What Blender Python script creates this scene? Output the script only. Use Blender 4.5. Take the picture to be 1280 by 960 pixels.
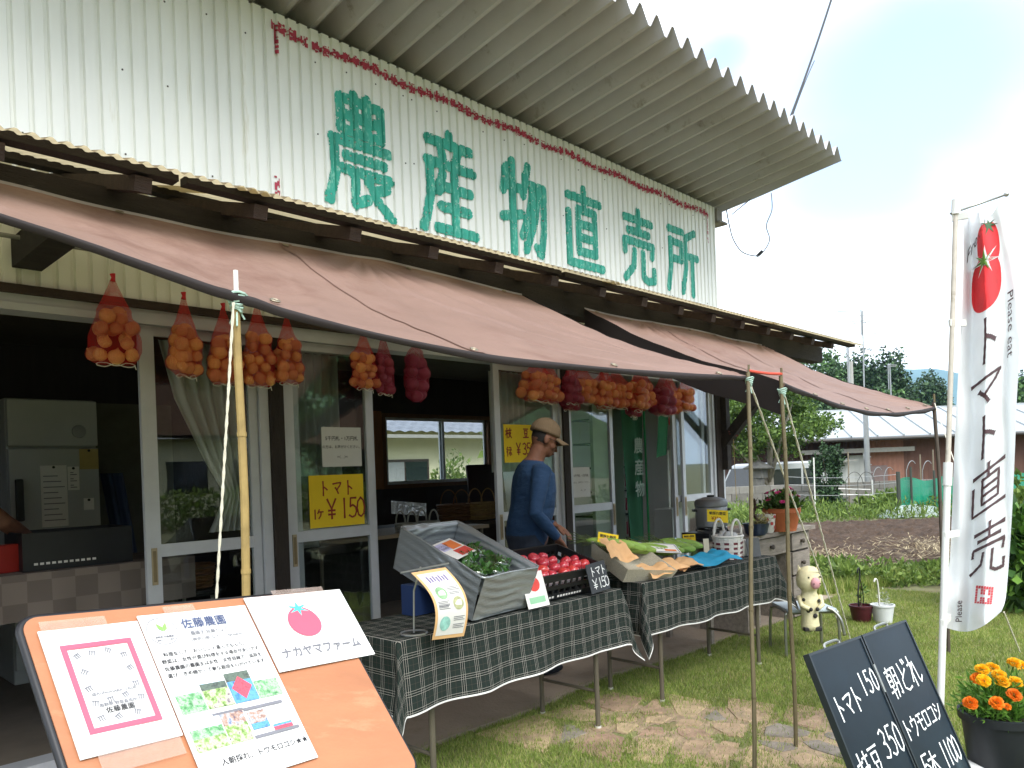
import bpy, bmesh, math, random
import numpy as np
from mathutils import Vector, Matrix, Euler, noise
random.seed(7); rng = np.random.default_rng(7)
for o in list(bpy.data.objects): bpy.data.objects.remove(o)
SC = bpy.context.scene; COL = SC.collection
# ------------------------------------------------------------------ camera
F_PX, CX, CY, ROLL, YAW = 949.0, 640.0, 588.0, 0.038, math.radians(43.98)
CAM = Vector((0.0, -4.05, 1.38))
AX = Vector((math.cos(YAW), math.sin(YAW), 0)); RT = Vector((math.sin(YAW), -math.cos(YAW), 0)); UP = Vector((0, 0, 1))
cd = bpy.data.cameras.new('camera'); cam = bpy.data.objects.new('camera', cd); COL.objects.link(cam)
cd.sensor_width = 36; cd.sensor_fit = 'HORIZONTAL'; cd.lens = 36 * F_PX / 1280
cd.shift_y = (CY - 480) / 1280; cd.clip_start = 0.05; cd.clip_end = 9000
r2 = RT * math.cos(ROLL) - UP * math.sin(ROLL); u2 = UP * math.cos(ROLL) + RT * math.sin(ROLL)
mw = Matrix((( r2.x, u2.x, -AX.x), (r2.y, u2.y, -AX.y), (r2.z, u2.z, -AX.z))).to_4x4(); mw.translation = CAM
cam.matrix_world = mw; SC.camera = cam
def ray(u, v):
    uu = (u - CX) / F_PX; w = (CY - v) / F_PX
    a = uu * math.cos(ROLL) + w * math.sin(ROLL); b = -uu * math.sin(ROLL) + w * math.cos(ROLL)
    return AX + RT * a + UP * b
def at(u, v, t=None, x=None, y=None, z=None):
    d = ray(u, v)
    if x is not None: t = (x - CAM.x) / d.x
    if y is not None: t = (y - CAM.y) / d.y
    if z is not None: t = (z - CAM.z) / d.z
    return CAM + d * t
# ------------------------------------------------------------------ sky and sun (bright overcast)
SUN_EL, SUN_AZ = math.radians(50), math.radians(-108)      # azimuth of the sun, measured in the xy plane
wd = bpy.data.worlds.new('World'); SC.world = wd; wd.use_nodes = True
nt = wd.node_tree; N = nt.nodes; L = nt.links; N.clear()
out = N.new('ShaderNodeOutputWorld'); bg = N.new('ShaderNodeBackground'); bg2 = N.new('ShaderNodeBackground'); mx = N.new('ShaderNodeMixShader')
sky = N.new('ShaderNodeTexSky'); sky.sky_type = 'NISHITA'; sky.sun_disc = False; sky.sun_elevation = SUN_EL; sky.sun_rotation = math.pi / 2 - SUN_AZ
sky.air_density = 1.0; sky.dust_density = 2.0
bg.inputs[1].default_value = 0.15
bg2.inputs[0].default_value = (0.90, 0.955, 1.0, 1); bg2.inputs[1].default_value = 1.0
tc = N.new('ShaderNodeTexCoord'); mp = N.new('ShaderNodeMapping'); mp.inputs['Scale'].default_value = (1, 1, 2.2)
mp.inputs['Location'].default_value = (0.3, 0.1, 0.0)
nz = N.new('ShaderNodeTexNoise'); nz.inputs['Scale'].default_value = 2.1; nz.inputs['Detail'].default_value = 6; nz.inputs['Roughness'].default_value = .5
cr = N.new('ShaderNodeValToRGB'); cr.color_ramp.elements[0].position = .36; cr.color_ramp.elements[1].position = .52
cr.color_ramp.elements[0].color = (.35, .35, .35, 1); cr.color_ramp.elements[1].color = (1, 1, 1, 1)
L.new(tc.outputs['Generated'], mp.inputs[0]); L.new(mp.outputs[0], nz.inputs['Vector']); L.new(nz.outputs['Fac'], cr.inputs[0])
def patch_of_blue(d, r0, r1, prev):      # a gap in the cloud round direction d, with a ragged edge
    v = N.new('ShaderNodeVectorMath'); v.operation = 'DISTANCE'; v.inputs[1].default_value = tuple(d.normalized()); L.new(tc.outputs['Generated'], v.inputs[0])
    a = N.new('ShaderNodeMath'); a.operation = 'MULTIPLY_ADD'; a.inputs[1].default_value = .30; L.new(nz.outputs['Fac'], a.inputs[0]); L.new(v.outputs['Value'], a.inputs[2])
    m = N.new('ShaderNodeMapRange'); m.interpolation_type = 'SMOOTHSTEP'; m.inputs[1].default_value = r0 + .15; m.inputs[2].default_value = r1 + .15; m.inputs[3].default_value = .13; L.new(a.outputs[0], m.inputs[0])
    q = N.new('ShaderNodeMath'); q.operation = 'MINIMUM'; L.new(m.outputs[0], q.inputs[0]); L.new(prev, q.inputs[1]); return q.outputs[0]
fac = patch_of_blue(ray(1140, 95), .03, .30, cr.outputs[0]); fac = patch_of_blue(ray(1085, 215), .02, .22, fac); fac = patch_of_blue(ray(905, 60), -.02, .13, fac)
L.new(sky.outputs[0], bg.inputs[0]); L.new(fac, mx.inputs[0]); L.new(bg.outputs[0], mx.inputs[1]); L.new(bg2.outputs[0], mx.inputs[2]); L.new(mx.outputs[0], out.inputs[0])
sl = bpy.data.lights.new('sun', 'SUN'); sl.energy = 1.5; sl.angle = math.radians(35); sl.color = (1, .98, .95)
sun = bpy.data.objects.new('sun', sl); COL.objects.link(sun)
sd = Vector((math.cos(SUN_EL) * math.cos(SUN_AZ), math.cos(SUN_EL) * math.sin(SUN_AZ), math.sin(SUN_EL)))
sun.rotation_euler = sd.to_track_quat('Z', 'Y').to_euler(); sun.location = sd * 30
vs = SC.view_settings; vs.view_transform = 'Standard'; vs.look = 'None'; vs.gamma = 1; vs.use_curve_mapping = False; vs.exposure = 1.48
SC.cycles.max_bounces = 12; SC.cycles.diffuse_bounces = 7; SC.cycles.transparent_max_bounces = 24; SC.cycles.caustics_reflective = False; SC.cycles.caustics_refractive = False

# ------------------------------------------------------------------ helpers
def lin(h):
    c = [int(h[i:i + 2], 16) / 255 for i in (0, 2, 4)]
    return tuple(x / 12.92 if x <= .04045 else ((x + .055) / 1.055) ** 2.4 for x in c)
MATS = {}
def M(name, col, rough=.6, var=.12, scale=9.0, bump=0.0, bscale=None, metal=0.0, spec=.4, transl=0.0, rnd=0.0, alpha=1.0, coat=0.0, dirt=None, stretch=None, sheen=0):
    if name in MATS: return MATS[name]
    if isinstance(col, str): col = lin(col)
    m = bpy.data.materials.new(name); MATS[name] = m; m.use_nodes = True
    t = m.node_tree; n = t.nodes; l = t.links; p = n['Principled BSDF']; p.inputs['Roughness'].default_value = rough
    p.inputs['Metallic'].default_value = metal; p.inputs['Specular IOR Level'].default_value = spec
    if coat: p.inputs['Coat Weight'].default_value = coat
    if sheen: p.inputs['Sheen Weight'].default_value = sheen
    tc = n.new('ShaderNodeTexCoord'); vec = tc.outputs['Object']
    if stretch:
        mp = n.new('ShaderNodeMapping'); mp.inputs['Scale'].default_value = stretch; l.new(vec, mp.inputs[0]); vec = mp.outputs[0]
    nz = n.new('ShaderNodeTexNoise'); nz.inputs['Scale'].default_value = scale; nz.inputs['Detail'].default_value = 6; nz.inputs['Roughness'].default_value = .62; l.new(vec, nz.inputs['Vector'])
    mr = n.new('ShaderNodeMapRange'); mr.inputs[1].default_value = .3; mr.inputs[2].default_value = .7; mr.inputs[3].default_value = 1 - var; mr.inputs[4].default_value = 1 + var; l.new(nz.outputs[0], mr.inputs[0])
    hs = n.new('ShaderNodeHueSaturation'); hs.inputs['Color'].default_value = (*col, 1); l.new(mr.outputs[0], hs.inputs['Value'])
    cout = hs.outputs[0]
    if rnd:
        oi = n.new('ShaderNodeObjectInfo'); m2 = n.new('ShaderNodeMapRange'); m2.inputs[3].default_value = 1 - rnd; m2.inputs[4].default_value = 1 + rnd; l.new(oi.outputs['Random'], m2.inputs[0])
        h2 = n.new('ShaderNodeHueSaturation'); l.new(cout, h2.inputs['Color']); l.new(m2.outputs[0], h2.inputs['Value'])
        m3 = n.new('ShaderNodeMapRange'); m3.inputs[3].default_value = .5 - rnd * .07; m3.inputs[4].default_value = .5 + rnd * .07; l.new(oi.outputs['Random'], m3.inputs[0]); l.new(m3.outputs[0], h2.inputs['Hue']); cout = h2.outputs[0]
    if dirt:   # (colour, scale, threshold): blotches of wear with a shape of their own
        dn = n.new('ShaderNodeTexNoise'); dn.inputs['Scale'].default_value = dirt[1]; dn.inputs['Detail'].default_value = 8; dn.inputs['Roughness'].default_value = .7; l.new(vec, dn.inputs['Vector'])
        dr = n.new('ShaderNodeMapRange'); dr.inputs[1].default_value = dirt[2]; dr.inputs[2].default_value = dirt[2] + .12; l.new(dn.outputs[0], dr.inputs[0])
        mi = n.new('ShaderNodeMix'); mi.data_type = 'RGBA'; l.new(dr.outputs[0], mi.inputs[0]); l.new(cout, mi.inputs[6]); mi.inputs[7].default_value = (*(lin(dirt[0]) if isinstance(dirt[0], str) else dirt[0]), 1); cout = mi.outputs[2]
    l.new(cout, p.inputs['Base Color'])
    if bump:
        bn = n.new('ShaderNodeTexNoise'); bn.inputs['Scale'].default_value = bscale or scale * 4; bn.inputs['Detail'].default_value = 5; l.new(vec, bn.inputs['Vector'])
        bp = n.new('ShaderNodeBump'); bp.inputs['Strength'].default_value = bump; bp.inputs['Distance'].default_value = .02; l.new(bn.outputs[0], bp.inputs['Height']); l.new(bp.outputs[0], p.inputs['Normal'])
    o = n['Material Output']
    if transl:
        tr = n.new('ShaderNodeBsdfTranslucent'); l.new(cout, tr.inputs[0]); ms = n.new('ShaderNodeMixShader'); ms.inputs[0].default_value = transl
        l.new(p.outputs[0], ms.inputs[1]); l.new(tr.outputs[0], ms.inputs[2]); l.new(ms.outputs[0], o.inputs[0])
    if alpha < 1: p.inputs['Alpha'].default_value = alpha
    return m
def glass(name, tint=(.91, .94, .935), boost=1.0):
    if name in MATS: return MATS[name]
    m = bpy.data.materials.new(name); MATS[name] = m; m.use_nodes = True; t = m.node_tree; n = t.nodes; l = t.links; n.clear()
    o = n.new('ShaderNodeOutputMaterial'); tr = n.new('ShaderNodeBsdfTransparent'); tr.inputs[0].default_value = (*tint, 1)
    gl = n.new('ShaderNodeBsdfGlossy'); gl.inputs['Roughness'].default_value = .012; gl.inputs[0].default_value = (1, 1, 1, 1)
    fr = n.new('ShaderNodeFresnel'); ge = n.new('ShaderNodeNewGeometry'); io = n.new('ShaderNodeMapRange'); io.inputs[3].default_value = 1.5; io.inputs[4].default_value = 1 / 1.5; l.new(ge.outputs['Backfacing'], io.inputs[0]); l.new(io.outputs[0], fr.inputs[0]); mu = n.new('ShaderNodeMath'); mu.operation = 'MULTIPLY'; mu.inputs[1].default_value = boost; mu.use_clamp = True
    nz = n.new('ShaderNodeTexNoise'); nz.inputs['Scale'].default_value = 3; bp = n.new('ShaderNodeBump'); bp.inputs['Strength'].default_value = .01; bp.inputs['Distance'].default_value = .02
    tc = n.new('ShaderNodeTexCoord'); l.new(tc.outputs['Object'], nz.inputs['Vector']); l.new(nz.outputs[0], bp.inputs['Height']); l.new(bp.outputs[0], gl.inputs['Normal'])
    ms = n.new('ShaderNodeMixShader'); l.new(fr.outputs[0], mu.inputs[0]); l.new(mu.outputs[0], ms.inputs[0]); l.new(tr.outputs[0], ms.inputs[1]); l.new(gl.outputs[0], ms.inputs[2]); l.new(ms.outputs[0], o.inputs[0])
    return m
def tag(o, label=None, cat=None, group=None, kind=None):
    if label: o['label'] = label
    if cat: o['category'] = cat
    if group: o['group'] = group
    if kind: o['kind'] = kind
    return o
def thing(name, label, cat, loc=(0, 0, 0), rotz=0, group=None):
    o = bpy.data.objects.new(name, None); COL.objects.link(o); o.location = loc; o.rotation_euler = (0, 0, rotz); o.empty_display_size = .1
    return tag(o, label, cat, group)
def base(o):
    v = Vector((0, 0, 0))
    while o: v += o.location; o = o.parent
    return v
def frame(origin, ex, ey):
    ex = Vector(ex).normalized(); ey = Vector(ey); ez = ex.cross(ey).normalized(); ey = ez.cross(ex)
    m = Matrix(((ex.x, ey.x, ez.x), (ex.y, ey.y, ez.y), (ex.z, ey.z, ez.z))).to_4x4(); m.translation = Vector(origin); return m
class MB:
    """collects shapes; build() links them as ONE mesh object"""
    def __init__(s): s.v = []; s.f = []; s.uv = None; s.mi = []
    def add(s, vs, fs, m=0):
        b = len(s.v); s.v += [tuple(x) for x in vs]; s.f += [tuple(i + b for i in f) for f in fs]; s.mi += [m] * len(fs); return s
    def box(s, c, d, rot=None, m=0, taper=1.0, bev=0.0):
        x, y, z = d[0] / 2, d[1] / 2, d[2] / 2
        if bev > 0:
            bm = bmesh.new(); bmesh.ops.create_cube(bm, size=1); bmesh.ops.scale(bm, vec=d, verts=bm.verts)
            bmesh.ops.bevel(bm, geom=bm.edges[:], offset=bev, segments=2, affect='EDGES', profile=.6)
            vs = [v.co.copy() for v in bm.verts]; fs = [[v.index for v in f.verts] for f in bm.faces]; bm.free()
        else:
            vs = [Vector((sx * x * (taper if sz > 0 else 1), sy * y * (taper if sz > 0 else 1), sz * z)) for sz in (-1, 1) for sy in (-1, 1) for sx in (-1, 1)]
            fs = [(0, 2, 3, 1), (4, 5, 7, 6), (0, 1, 5, 4), (2, 6, 7, 3), (0, 4, 6, 2), (1, 3, 7, 5)]
        if rot is not None: R_ = rot if isinstance(rot, Matrix) else Euler(rot).to_matrix(); vs = [R_ @ v for v in vs]
        c = Vector(c); return s.add([v + c for v in vs], fs, m)
    def b2(s, a, b, m=0, bev=0):    # box from min corner to max corner
        a = Vector(a); b = Vector(b); return s.box((a + b) / 2, tuple(abs(q) for q in (b - a)), m=m, bev=bev)
    def bar(s, p, q, w, h, m=0, up=(0, 0, 1)):
        p = Vector(p); q = Vector(q); d = q - p; ez = d.normalized(); ex = Vector(up).cross(ez)
        if ex.length < 1e-4: ex = Vector((1, 0, 0)).cross(ez)
        ex.normalize(); ey = ez.cross(ex); R_ = Matrix((ex, ey, ez)).transposed(); return s.box((p + q) / 2, (w, h, d.length), rot=R_, m=m)
    def tube(s, pts, r, n=8, m=0, cap=True, closed=False, ell=None):
        pts = [Vector(p) for p in pts]; k = len(pts); rs = r if isinstance(r, (list, tuple)) else [r] * k
        vs = []; fs = []; prev = None
        for i, p in enumerate(pts):
            if closed: d = (pts[(i + 1) % k] - pts[i - 1])
            else: d = (pts[min(i + 1, k - 1)] - pts[max(i - 1, 0)])
            d = d.normalized() if d.length > 1e-9 else Vector((0, 0, 1))
            if prev is None:
                a = Vector((0, 0, 1)) if abs(d.z) < .9 else Vector((1, 0, 0)); x = (a - d * a.dot(d)).normalized()
            else: x = (prev - d * prev.dot(d)); x = x.normalized() if x.length > 1e-6 else prev
            prev = x; y = d.cross(x)
            for j in range(n):
                an = 2 * math.pi * j / n; vs.append(p + (x * math.cos(an) + y * math.sin(an) * (ell or 1)) * rs[i])
        for i in range(k if closed else k - 1):
            for j in range(n):
                a = i * n + j; b = i * n + (j + 1) % n; c_ = ((i + 1) % k) * n + (j + 1) % n; d_ = ((i + 1) % k) * n + j; fs.append((a, b, c_, d_))
        if cap and not closed: fs.append(tuple(range(n - 1, -1, -1))); fs.append(tuple((k - 1) * n + j for j in range(n)))
        return s.add(vs, fs, m)
    def lathe(s, prof, n=20, c=(0, 0, 0), m=0, sx=1, sy=1):
        c = Vector(c); vs = []; fs = []; k = len(prof)
        for r, z in prof:
            for j in range(n): an = 2 * math.pi * j / n; vs.append(c + Vector((math.cos(an) * r * sx, math.sin(an) * r * sy, z)))
        for i in range(k - 1):
            for j in range(n): fs.append((i * n + j, i * n + (j + 1) % n, (i + 1) * n + (j + 1) % n, (i + 1) * n + j))
        if prof[0][0] > 1e-4: fs.append(tuple(range(n - 1, -1, -1)))
        if prof[-1][0] > 1e-4: fs.append(tuple((k - 1) * n + j for j in range(n)))
        return s.add(vs, fs, m)
    def ball(s, c, r, n=12, k=8, m=0, R_=None):
        r = r if isinstance(r, (tuple, list)) else (r, r, r); c = Vector(c); vs = []; fs = []
        for i in range(k + 1):
            ph = math.pi * i / k
            for j in range(n):
                an = 2 * math.pi * j / n; q = Vector((r[0] * math.sin(ph) * math.cos(an), r[1] * math.sin(ph) * math.sin(an), -r[2] * math.cos(ph))); vs.append(c + (R_ @ q if R_ else q))
        for i in range(k):
            for j in range(n): fs.append((i * n + j, i * n + (j + 1) % n, (i + 1) * n + (j + 1) % n, (i + 1) * n + j))
        return s.add(vs, fs, m)
    def prism(s, poly, z0, z1, mat=None, m=0):   # polygon in local xy, extruded in z
        k = len(poly); vs = [Vector((x, y, z0)) for x, y in poly] + [Vector((x, y, z1)) for x, y in poly]
        if mat is not None: vs = [mat @ v for v in vs]
        fs = [tuple(range(k - 1, -1, -1)), tuple(range(k, 2 * k))] + [(i, (i + 1) % k, k + (i + 1) % k, k + i) for i in range(k)]
        return s.add(vs, fs, m)
    def grid(s, fn, nu, nv, m=0, uvfn=None):
        b = len(s.v); vs = [fn(i / nu, j / nv) for j in range(nv + 1) for i in range(nu + 1)]
        fs = [(j * (nu + 1) + i, j * (nu + 1) + i + 1, (j + 1) * (nu + 1) + i + 1, (j + 1) * (nu + 1) + i) for j in range(nv) for i in range(nu)]
        if uvfn:
            s.uv = s.uv or {}
            for j in range(nv + 1):
                for i in range(nu + 1): s.uv[b + j * (nu + 1) + i] = uvfn(i / nu, j / nv)
        return s.add(vs, fs, m)
    def xf(s, mat): s.v = [tuple(mat @ Vector(v)) for v in s.v]; return s
    def mesh(s, name, mats, off=Vector((0, 0, 0)), smooth=False):
        me = bpy.data.meshes.new(name); me.from_pydata([(v[0] - off.x, v[1] - off.y, v[2] - off.z) for v in s.v], [], s.f)
        for m in (mats if isinstance(mats, (list, tuple)) else [mats]): me.materials.append(m)
        if any(s.mi): me.polygons.foreach_set('material_index', s.mi)
        if smooth: me.polygons.foreach_set('use_smooth', [True] * len(me.polygons))
        if s.uv:
            l = me.uv_layers.new(name='UVMap'); vi = np.empty(len(me.loops), np.int32); me.loops.foreach_get('vertex_index', vi)
            l.data.foreach_set('uv', np.array([s.uv.get(int(i), (0, 0)) for i in vi], np.float32).ravel())
        me.update(); return me
    def build(s, name, mats, parent=None, smooth=False, loc=None, world=True, rnd_angle=None):
        """world: the vertices are world coordinates; otherwise they are local to the parent"""
        off = (Vector(loc) if loc is not None else base(parent)) if world else Vector((0, 0, 0))
        me = s.mesh(name, mats, off, bool(smooth)); o = bpy.data.objects.new(name, me); COL.objects.link(o); o.parent = parent
        if loc is not None: o.location = Vector(loc) - (base(parent) if world else Vector((0, 0, 0)))
        if smooth == 'auto':
            me.polygons.foreach_set('use_smooth', [True] * len(me.polygons)); sharp(me)
        return o
def sharp(me, ang=.6):
    bm = bmesh.new(); bm.from_mesh(me); bm.normal_update()
    for e in bm.edges:
        if len(e.link_faces) == 2 and e.calc_face_angle(0) > ang: e.smooth = False
    bm.to_mesh(me); bm.free()
def one(name, mb, mats, label, cat, loc=None, smooth=False, group=None, kind=None):   # a thing that is one mesh; origin at loc
    if loc is None:
        a = np.array(mb.v); loc = ((a[:, 0].min() + a[:, 0].max()) / 2, (a[:, 1].min() + a[:, 1].max()) / 2, a[:, 2].min())
    return tag(mb.build(name, mats, None, smooth, loc=loc), label, cat, group, kind)
def npmesh(name, V, Fc, mats, parent=None, smooth=False, mi=None):
    V = np.ascontiguousarray(V, np.float32); Fc = np.ascontiguousarray(Fc, np.int32); k = Fc.shape[1]
    me = bpy.data.meshes.new(name); me.vertices.add(len(V)); me.vertices.foreach_set('co', V.ravel())
    me.loops.add(Fc.size); me.loops.foreach_set('vertex_index', Fc.ravel()); me.polygons.add(len(Fc))
    me.polygons.foreach_set('loop_start', np.arange(len(Fc), dtype=np.int32) * k)
    for m in (mats if isinstance(mats, (list, tuple)) else [mats]): me.materials.append(m)
    if mi is not None: me.polygons.foreach_set('material_index', np.ascontiguousarray(mi, np.int32))
    if smooth: me.polygons.foreach_set('use_smooth', [True] * len(Fc))
    me.update(calc_edges=True); me.validate(); o = bpy.data.objects.new(name, me); COL.objects.link(o); o.parent = parent; return o
def copy_tree(o, parent=None):
    c = o.copy(); COL.objects.link(c); c.parent = parent
    for ch in [x for x in bpy.data.objects if x.parent == o]: copy_tree(ch, c)
    return c
def fnoise(p, s=1.0, seed=0): return noise.noise(Vector(p) * s + Vector((seed * 13.7, seed * 7.1, seed * 3.3)))
# ---- lettering: hand strokes and printed text
G = {
 '農': ['.2,.95 .85,.95 .85,.68 .2,.68 .2,.95', '.2,.81 .85,.81', '.42,1 .42,.68', '.63,1 .63,.68', '.06,.58 .96,.58', '.08,.58 .1,.3 .0,.05', '.27,.46 .88,.46', '.2,.34 .98,.34', '.4,.34 .4,.06 .6,.12', '.92,.26 .7,.2', '.58,.34 .75,.14 1,.0'],
 '産': ['.5,1 .5,.9', '.1,.9 .9,.9', '.33,.86 .38,.72', '.67,.86 .6,.72', '.08,.69 .95,.69', '.12,.69 .12,.35 .0,.03', '.36,.6 .28,.42', '.32,.47 .88,.47', '.58,.6 .58,.05', '.32,.27 .84,.27', '.24,.05 .97,.05'],
 '物': ['.13,.92 .05,.66', '.1,.72 .42,.72', '.26,1 .26,.0', '.03,.36 .45,.44', '.6,1 .48,.66', '.57,.8 .95,.8 .93,.3 .86,.03 .76,.1', '.71,.78 .6,.45 .44,.2', '.83,.78 .73,.4 .52,.05'],
 '直': ['.1,.87 .92,.87', '.5,1 .5,.73', '.34,.73 .78,.73 .78,.2 .34,.2 .34,.73', '.34,.55 .78,.55', '.34,.38 .78,.38', '.1,.66 .1,.04 .97,.04'],
 '売': ['.1,.87 .9,.87', '.5,1 .5,.7', '.2,.7 .8,.7', '.08,.4 .08,.55 .93,.55 .9,.4', '.36,.42 .33,.2 .08,.02', '.62,.42 .62,.08 .75,.03 .95,.06 .95,.2'],
 '所': ['.05,.95 .5,.95', '.1,.76 .45,.76 .45,.5 .1,.5', '.1,.78 .1,.4 .0,.02', '.92,1 .62,.88', '.6,.88 .6,.4 .48,.02', '.6,.6 1,.6', '.82,.6 .82,.0'],
 'ト': ['.35,1 .37,.5 .35,0', '.38,.62 .6,.52 .78,.4'], 'マ': ['.05,.8 .5,.86 .95,.88 .8,.65 .45,.35', '.3,.52 .5,.3 .62,.1'], 'ウ': ['.5,1 .5,.85', '.12,.55 .12,.82 .88,.82 .8,.4 .4,.02'],
 'モ': ['.15,.88 .85,.88', '.08,.55 .92,.55', '.45,.88 .45,.12 .6,.05 .88,.08'], 'ロ': ['.15,.85 .85,.85 .82,.1 .18,.1 .15,.85'], 'コ': ['.15,.85 .85,.85 .85,.12', '.12,.12 .9,.12'],
 'シ': ['.15,.9 .35,.75', '.08,.62 .28,.48', '.12,.05 .5,.2 .9,.75'],
 '朝': ['.03,.88 .5,.92', '.27,1 .27,.76', '.1,.75 .45,.75 .45,.4 .1,.4 .1,.75', '.1,.57 .45,.57', '.0,.22 .54,.26', '.28,.4 .28,0', '.64,.92 .64,.35 .54,.02', '.64,.92 .95,.92 .95,.05 .85,.1', '.64,.66 .95,.66', '.64,.42 .95,.42'],
 'ど': ['.3,.95 .4,.55', '.8,.68 .25,.42 .2,.15 .5,.02 .85,.08', '.74,1 .8,.86', '.9,1 .97,.88'], 'れ': ['.3,1 .3,.0', '.06,.72 .42,.76 .04,.18', '.3,.5 .58,.78 .66,.2 .76,.04 1,.22'],
 '枝': ['.0,.7 .47,.74', '.25,1 .25,0', '.25,.66 .02,.3', '.25,.6 .42,.42', '.52,.78 1,.8', '.76,1 .76,.52', '.55,.52 .92,.54 .5,.02', '.58,.42 1,.02'],
 '豆': ['.1,.94 .9,.94', '.25,.76 .75,.76 .72,.46 .27,.46 .25,.76', '.32,.38 .4,.16', '.7,.38 .6,.16', '.03,.05 .97,.07'], '本': ['.03,.72 .97,.74', '.5,1 .5,0', '.5,.7 .05,.2', '.5,.7 .95,.2', '.32,.2 .68,.2'],
 '0': ['.5,1 .2,.8 .12,.45 .25,.1 .5,0 .78,.15 .86,.5 .75,.85 .5,1'], '1': ['.45,1 .45,0'], '3': ['.15,.9 .5,1 .8,.82 .62,.58 .35,.52 .7,.48 .85,.25 .6,.02 .12,.08'], '5': ['.82,1 .28,1 .24,.56', '.24,.56 .5,.64 .78,.5 .84,.28 .68,.06 .4,.0 .12,.1'],
 '¥': ['.1,1 .5,.5 .9,1', '.5,.5 .5,0', '.2,.42 .8,.42', '.2,.22 .8,.22'], 'ヶ': ['.35,1 .1,.6', '.25,.75 .95,.75', '.62,.75 .55,.35 .25,.02'], 'キ': ['.1,.78 .9,.82', '.05,.42 .95,.46', '.42,1 .55,0'], '緑': ['.3,1 .1,.75 .4,.7 .1,.45', '.25,.5 .25,0', '.55,.95 .9,.95 .85,.7', '.5,.68 1,.68', '.75,.68 .75,.05', '.6,.4 .5,.2', '.9,.4 1,.15'],
 '袋': ['.3,1 .1,.7', '.2,.8 .2,.5', '.4,.8 .95,.86', '.6,1 .9,.55', '.05,.42 .95,.42', '.5,.42 .1,.0', '.4,.3 .95,.0'], '!': ['.5,1 .45,.3', '.42,.05 .44,.0'],
}
def strokes(ch): return [[tuple(float(q) for q in p.split(',')) for p in s.split()] for s in G[ch]]
def smooth_poly(pts, n=4):
    P = [np.array(p) for p in pts]
    if len(P) < 3: return [P[0] + (P[1] - P[0]) * k / n for k in range(n + 1)]
    out = []
    for i in range(len(P) - 1):
        a, b = P[i], P[i + 1]
        for k in range(n): out.append(a + (b - a) * k / n)
    out.append(P[-1]); return out
def ink(mb, text, size, w, mat, adv=1.0, wx=.85, vertical=False, jit=0.0, slant=0.0, brush=0.0, surf=None):
    """hand-lettered ribbons in the local xy plane of `mat` (x right, y up, z out); brush varies the width. surf maps (x,y)->point"""
    x0 = y0 = 0.0
    for ch in text:
        if ch != ' ':
            for si, st in enumerate(strokes(ch)):
                jx, jy = random.uniform(-jit, jit), random.uniform(-jit, jit)
                P = smooth_poly(st, 9 if surf else 5); P = [np.array((x0 + (p[0] * wx + jx + slant * p[1]) * size, y0 + (p[1] + jy) * size)) for p in P]; k = len(P); vs = []; n = 0
                dz = .0003 * (si % 4)
                for i, p in enumerate(P):
                    d = P[min(i + 1, k - 1)] - P[max(i - 1, 0)]; d = d / (np.linalg.norm(d) + 1e-9); nrm = np.array((-d[1], d[0])); f = 1 + brush * (math.sin(i * 1.7 + si) * .25 + (.5 if i in (0, k - 1) else -.1)); e = np.array((0., 0.))
                    if i == 0: e = -d * w * .35
                    if i == k - 1: e = d * w * .35
                    for sgn in (-1, 1):
                        q = p + e + nrm * sgn * w / 2 * f; vs.append(surf(q[0], q[1], dz) if surf else mat @ Vector((q[0], q[1], dz)))
                mb.add(vs, [(2 * i, 2 * i + 1, 2 * i + 3, 2 * i + 2) for i in range(k - 1)])
        if vertical: y0 -= adv * size
        else: x0 += adv * size * (.62 if ch in '0135!' else .5 if ch == ' ' else 1)
    return mb
def text(mb, s, size, mat, bold=0.0, align='LEFT', m=0, surf=None):
    c = bpy.data.curves.new('t', 'FONT'); c.body = s; c.size = size; c.align_x = align; c.resolution_u = 2
    o = bpy.data.objects.new('t', c); COL.objects.link(o); me = bpy.data.meshes.new_from_object(o.evaluated_get(bpy.context.evaluated_depsgraph_get()))
    for k, (ox, oy) in enumerate(((0, 0),) if not bold else ((-bold, 0), (bold, 0), (0, -bold), (0, bold))): mb.add([surf(v.co.x + ox, v.co.y + oy, 0) if surf else mat @ (v.co + Vector((ox, oy, k * .00012))) for v in me.vertices], [tuple(p.vertices) for p in me.polygons], m)
    bpy.data.objects.remove(o); bpy.data.curves.remove(c); bpy.data.meshes.remove(me); return mb
def mbtext(s, size, mat, **k): return text(MB(), s, size, mat, **k)
# ================================================================== the setting
def ct(a, t, z=0.0): return CAM + RT * a + AX * t + UP * (z - CAM.z)      # point by sideways offset and depth from the camera
ground_m = M('meadow ground', '6b6b4c', .95, .35, 3.0, .5, 30, dirt=('6b5c42', 1.3, .56))
lawn_m = M('lawn soil', '76784e', .95, .3, 6.0, .6, 60, dirt=('8a7858', 2.6, .52))
ts = [-3000, -300, -60, -20, -5, 0, 4, 8, 12, 16, 19.7, 20.2, 24, 40, 100, 400, 3500]; aS = [-3000, -300, -60, -20, -6, -2, 2, 6, 12, 20, 40, 100, 400, 3000]
mb = MB(); V = [ct(a, t, -.55 if t > 20 else 0) for t in ts for a in aS]; n = len(aS)
mb.add(V, [(j * n + i, j * n + i + 1, (j + 1) * n + i + 1, (j + 1) * n + i) for j in range(len(ts) - 1) for i in range(n - 1)])
tag(mb.build('ground', ground_m), kind='structure')
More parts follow.
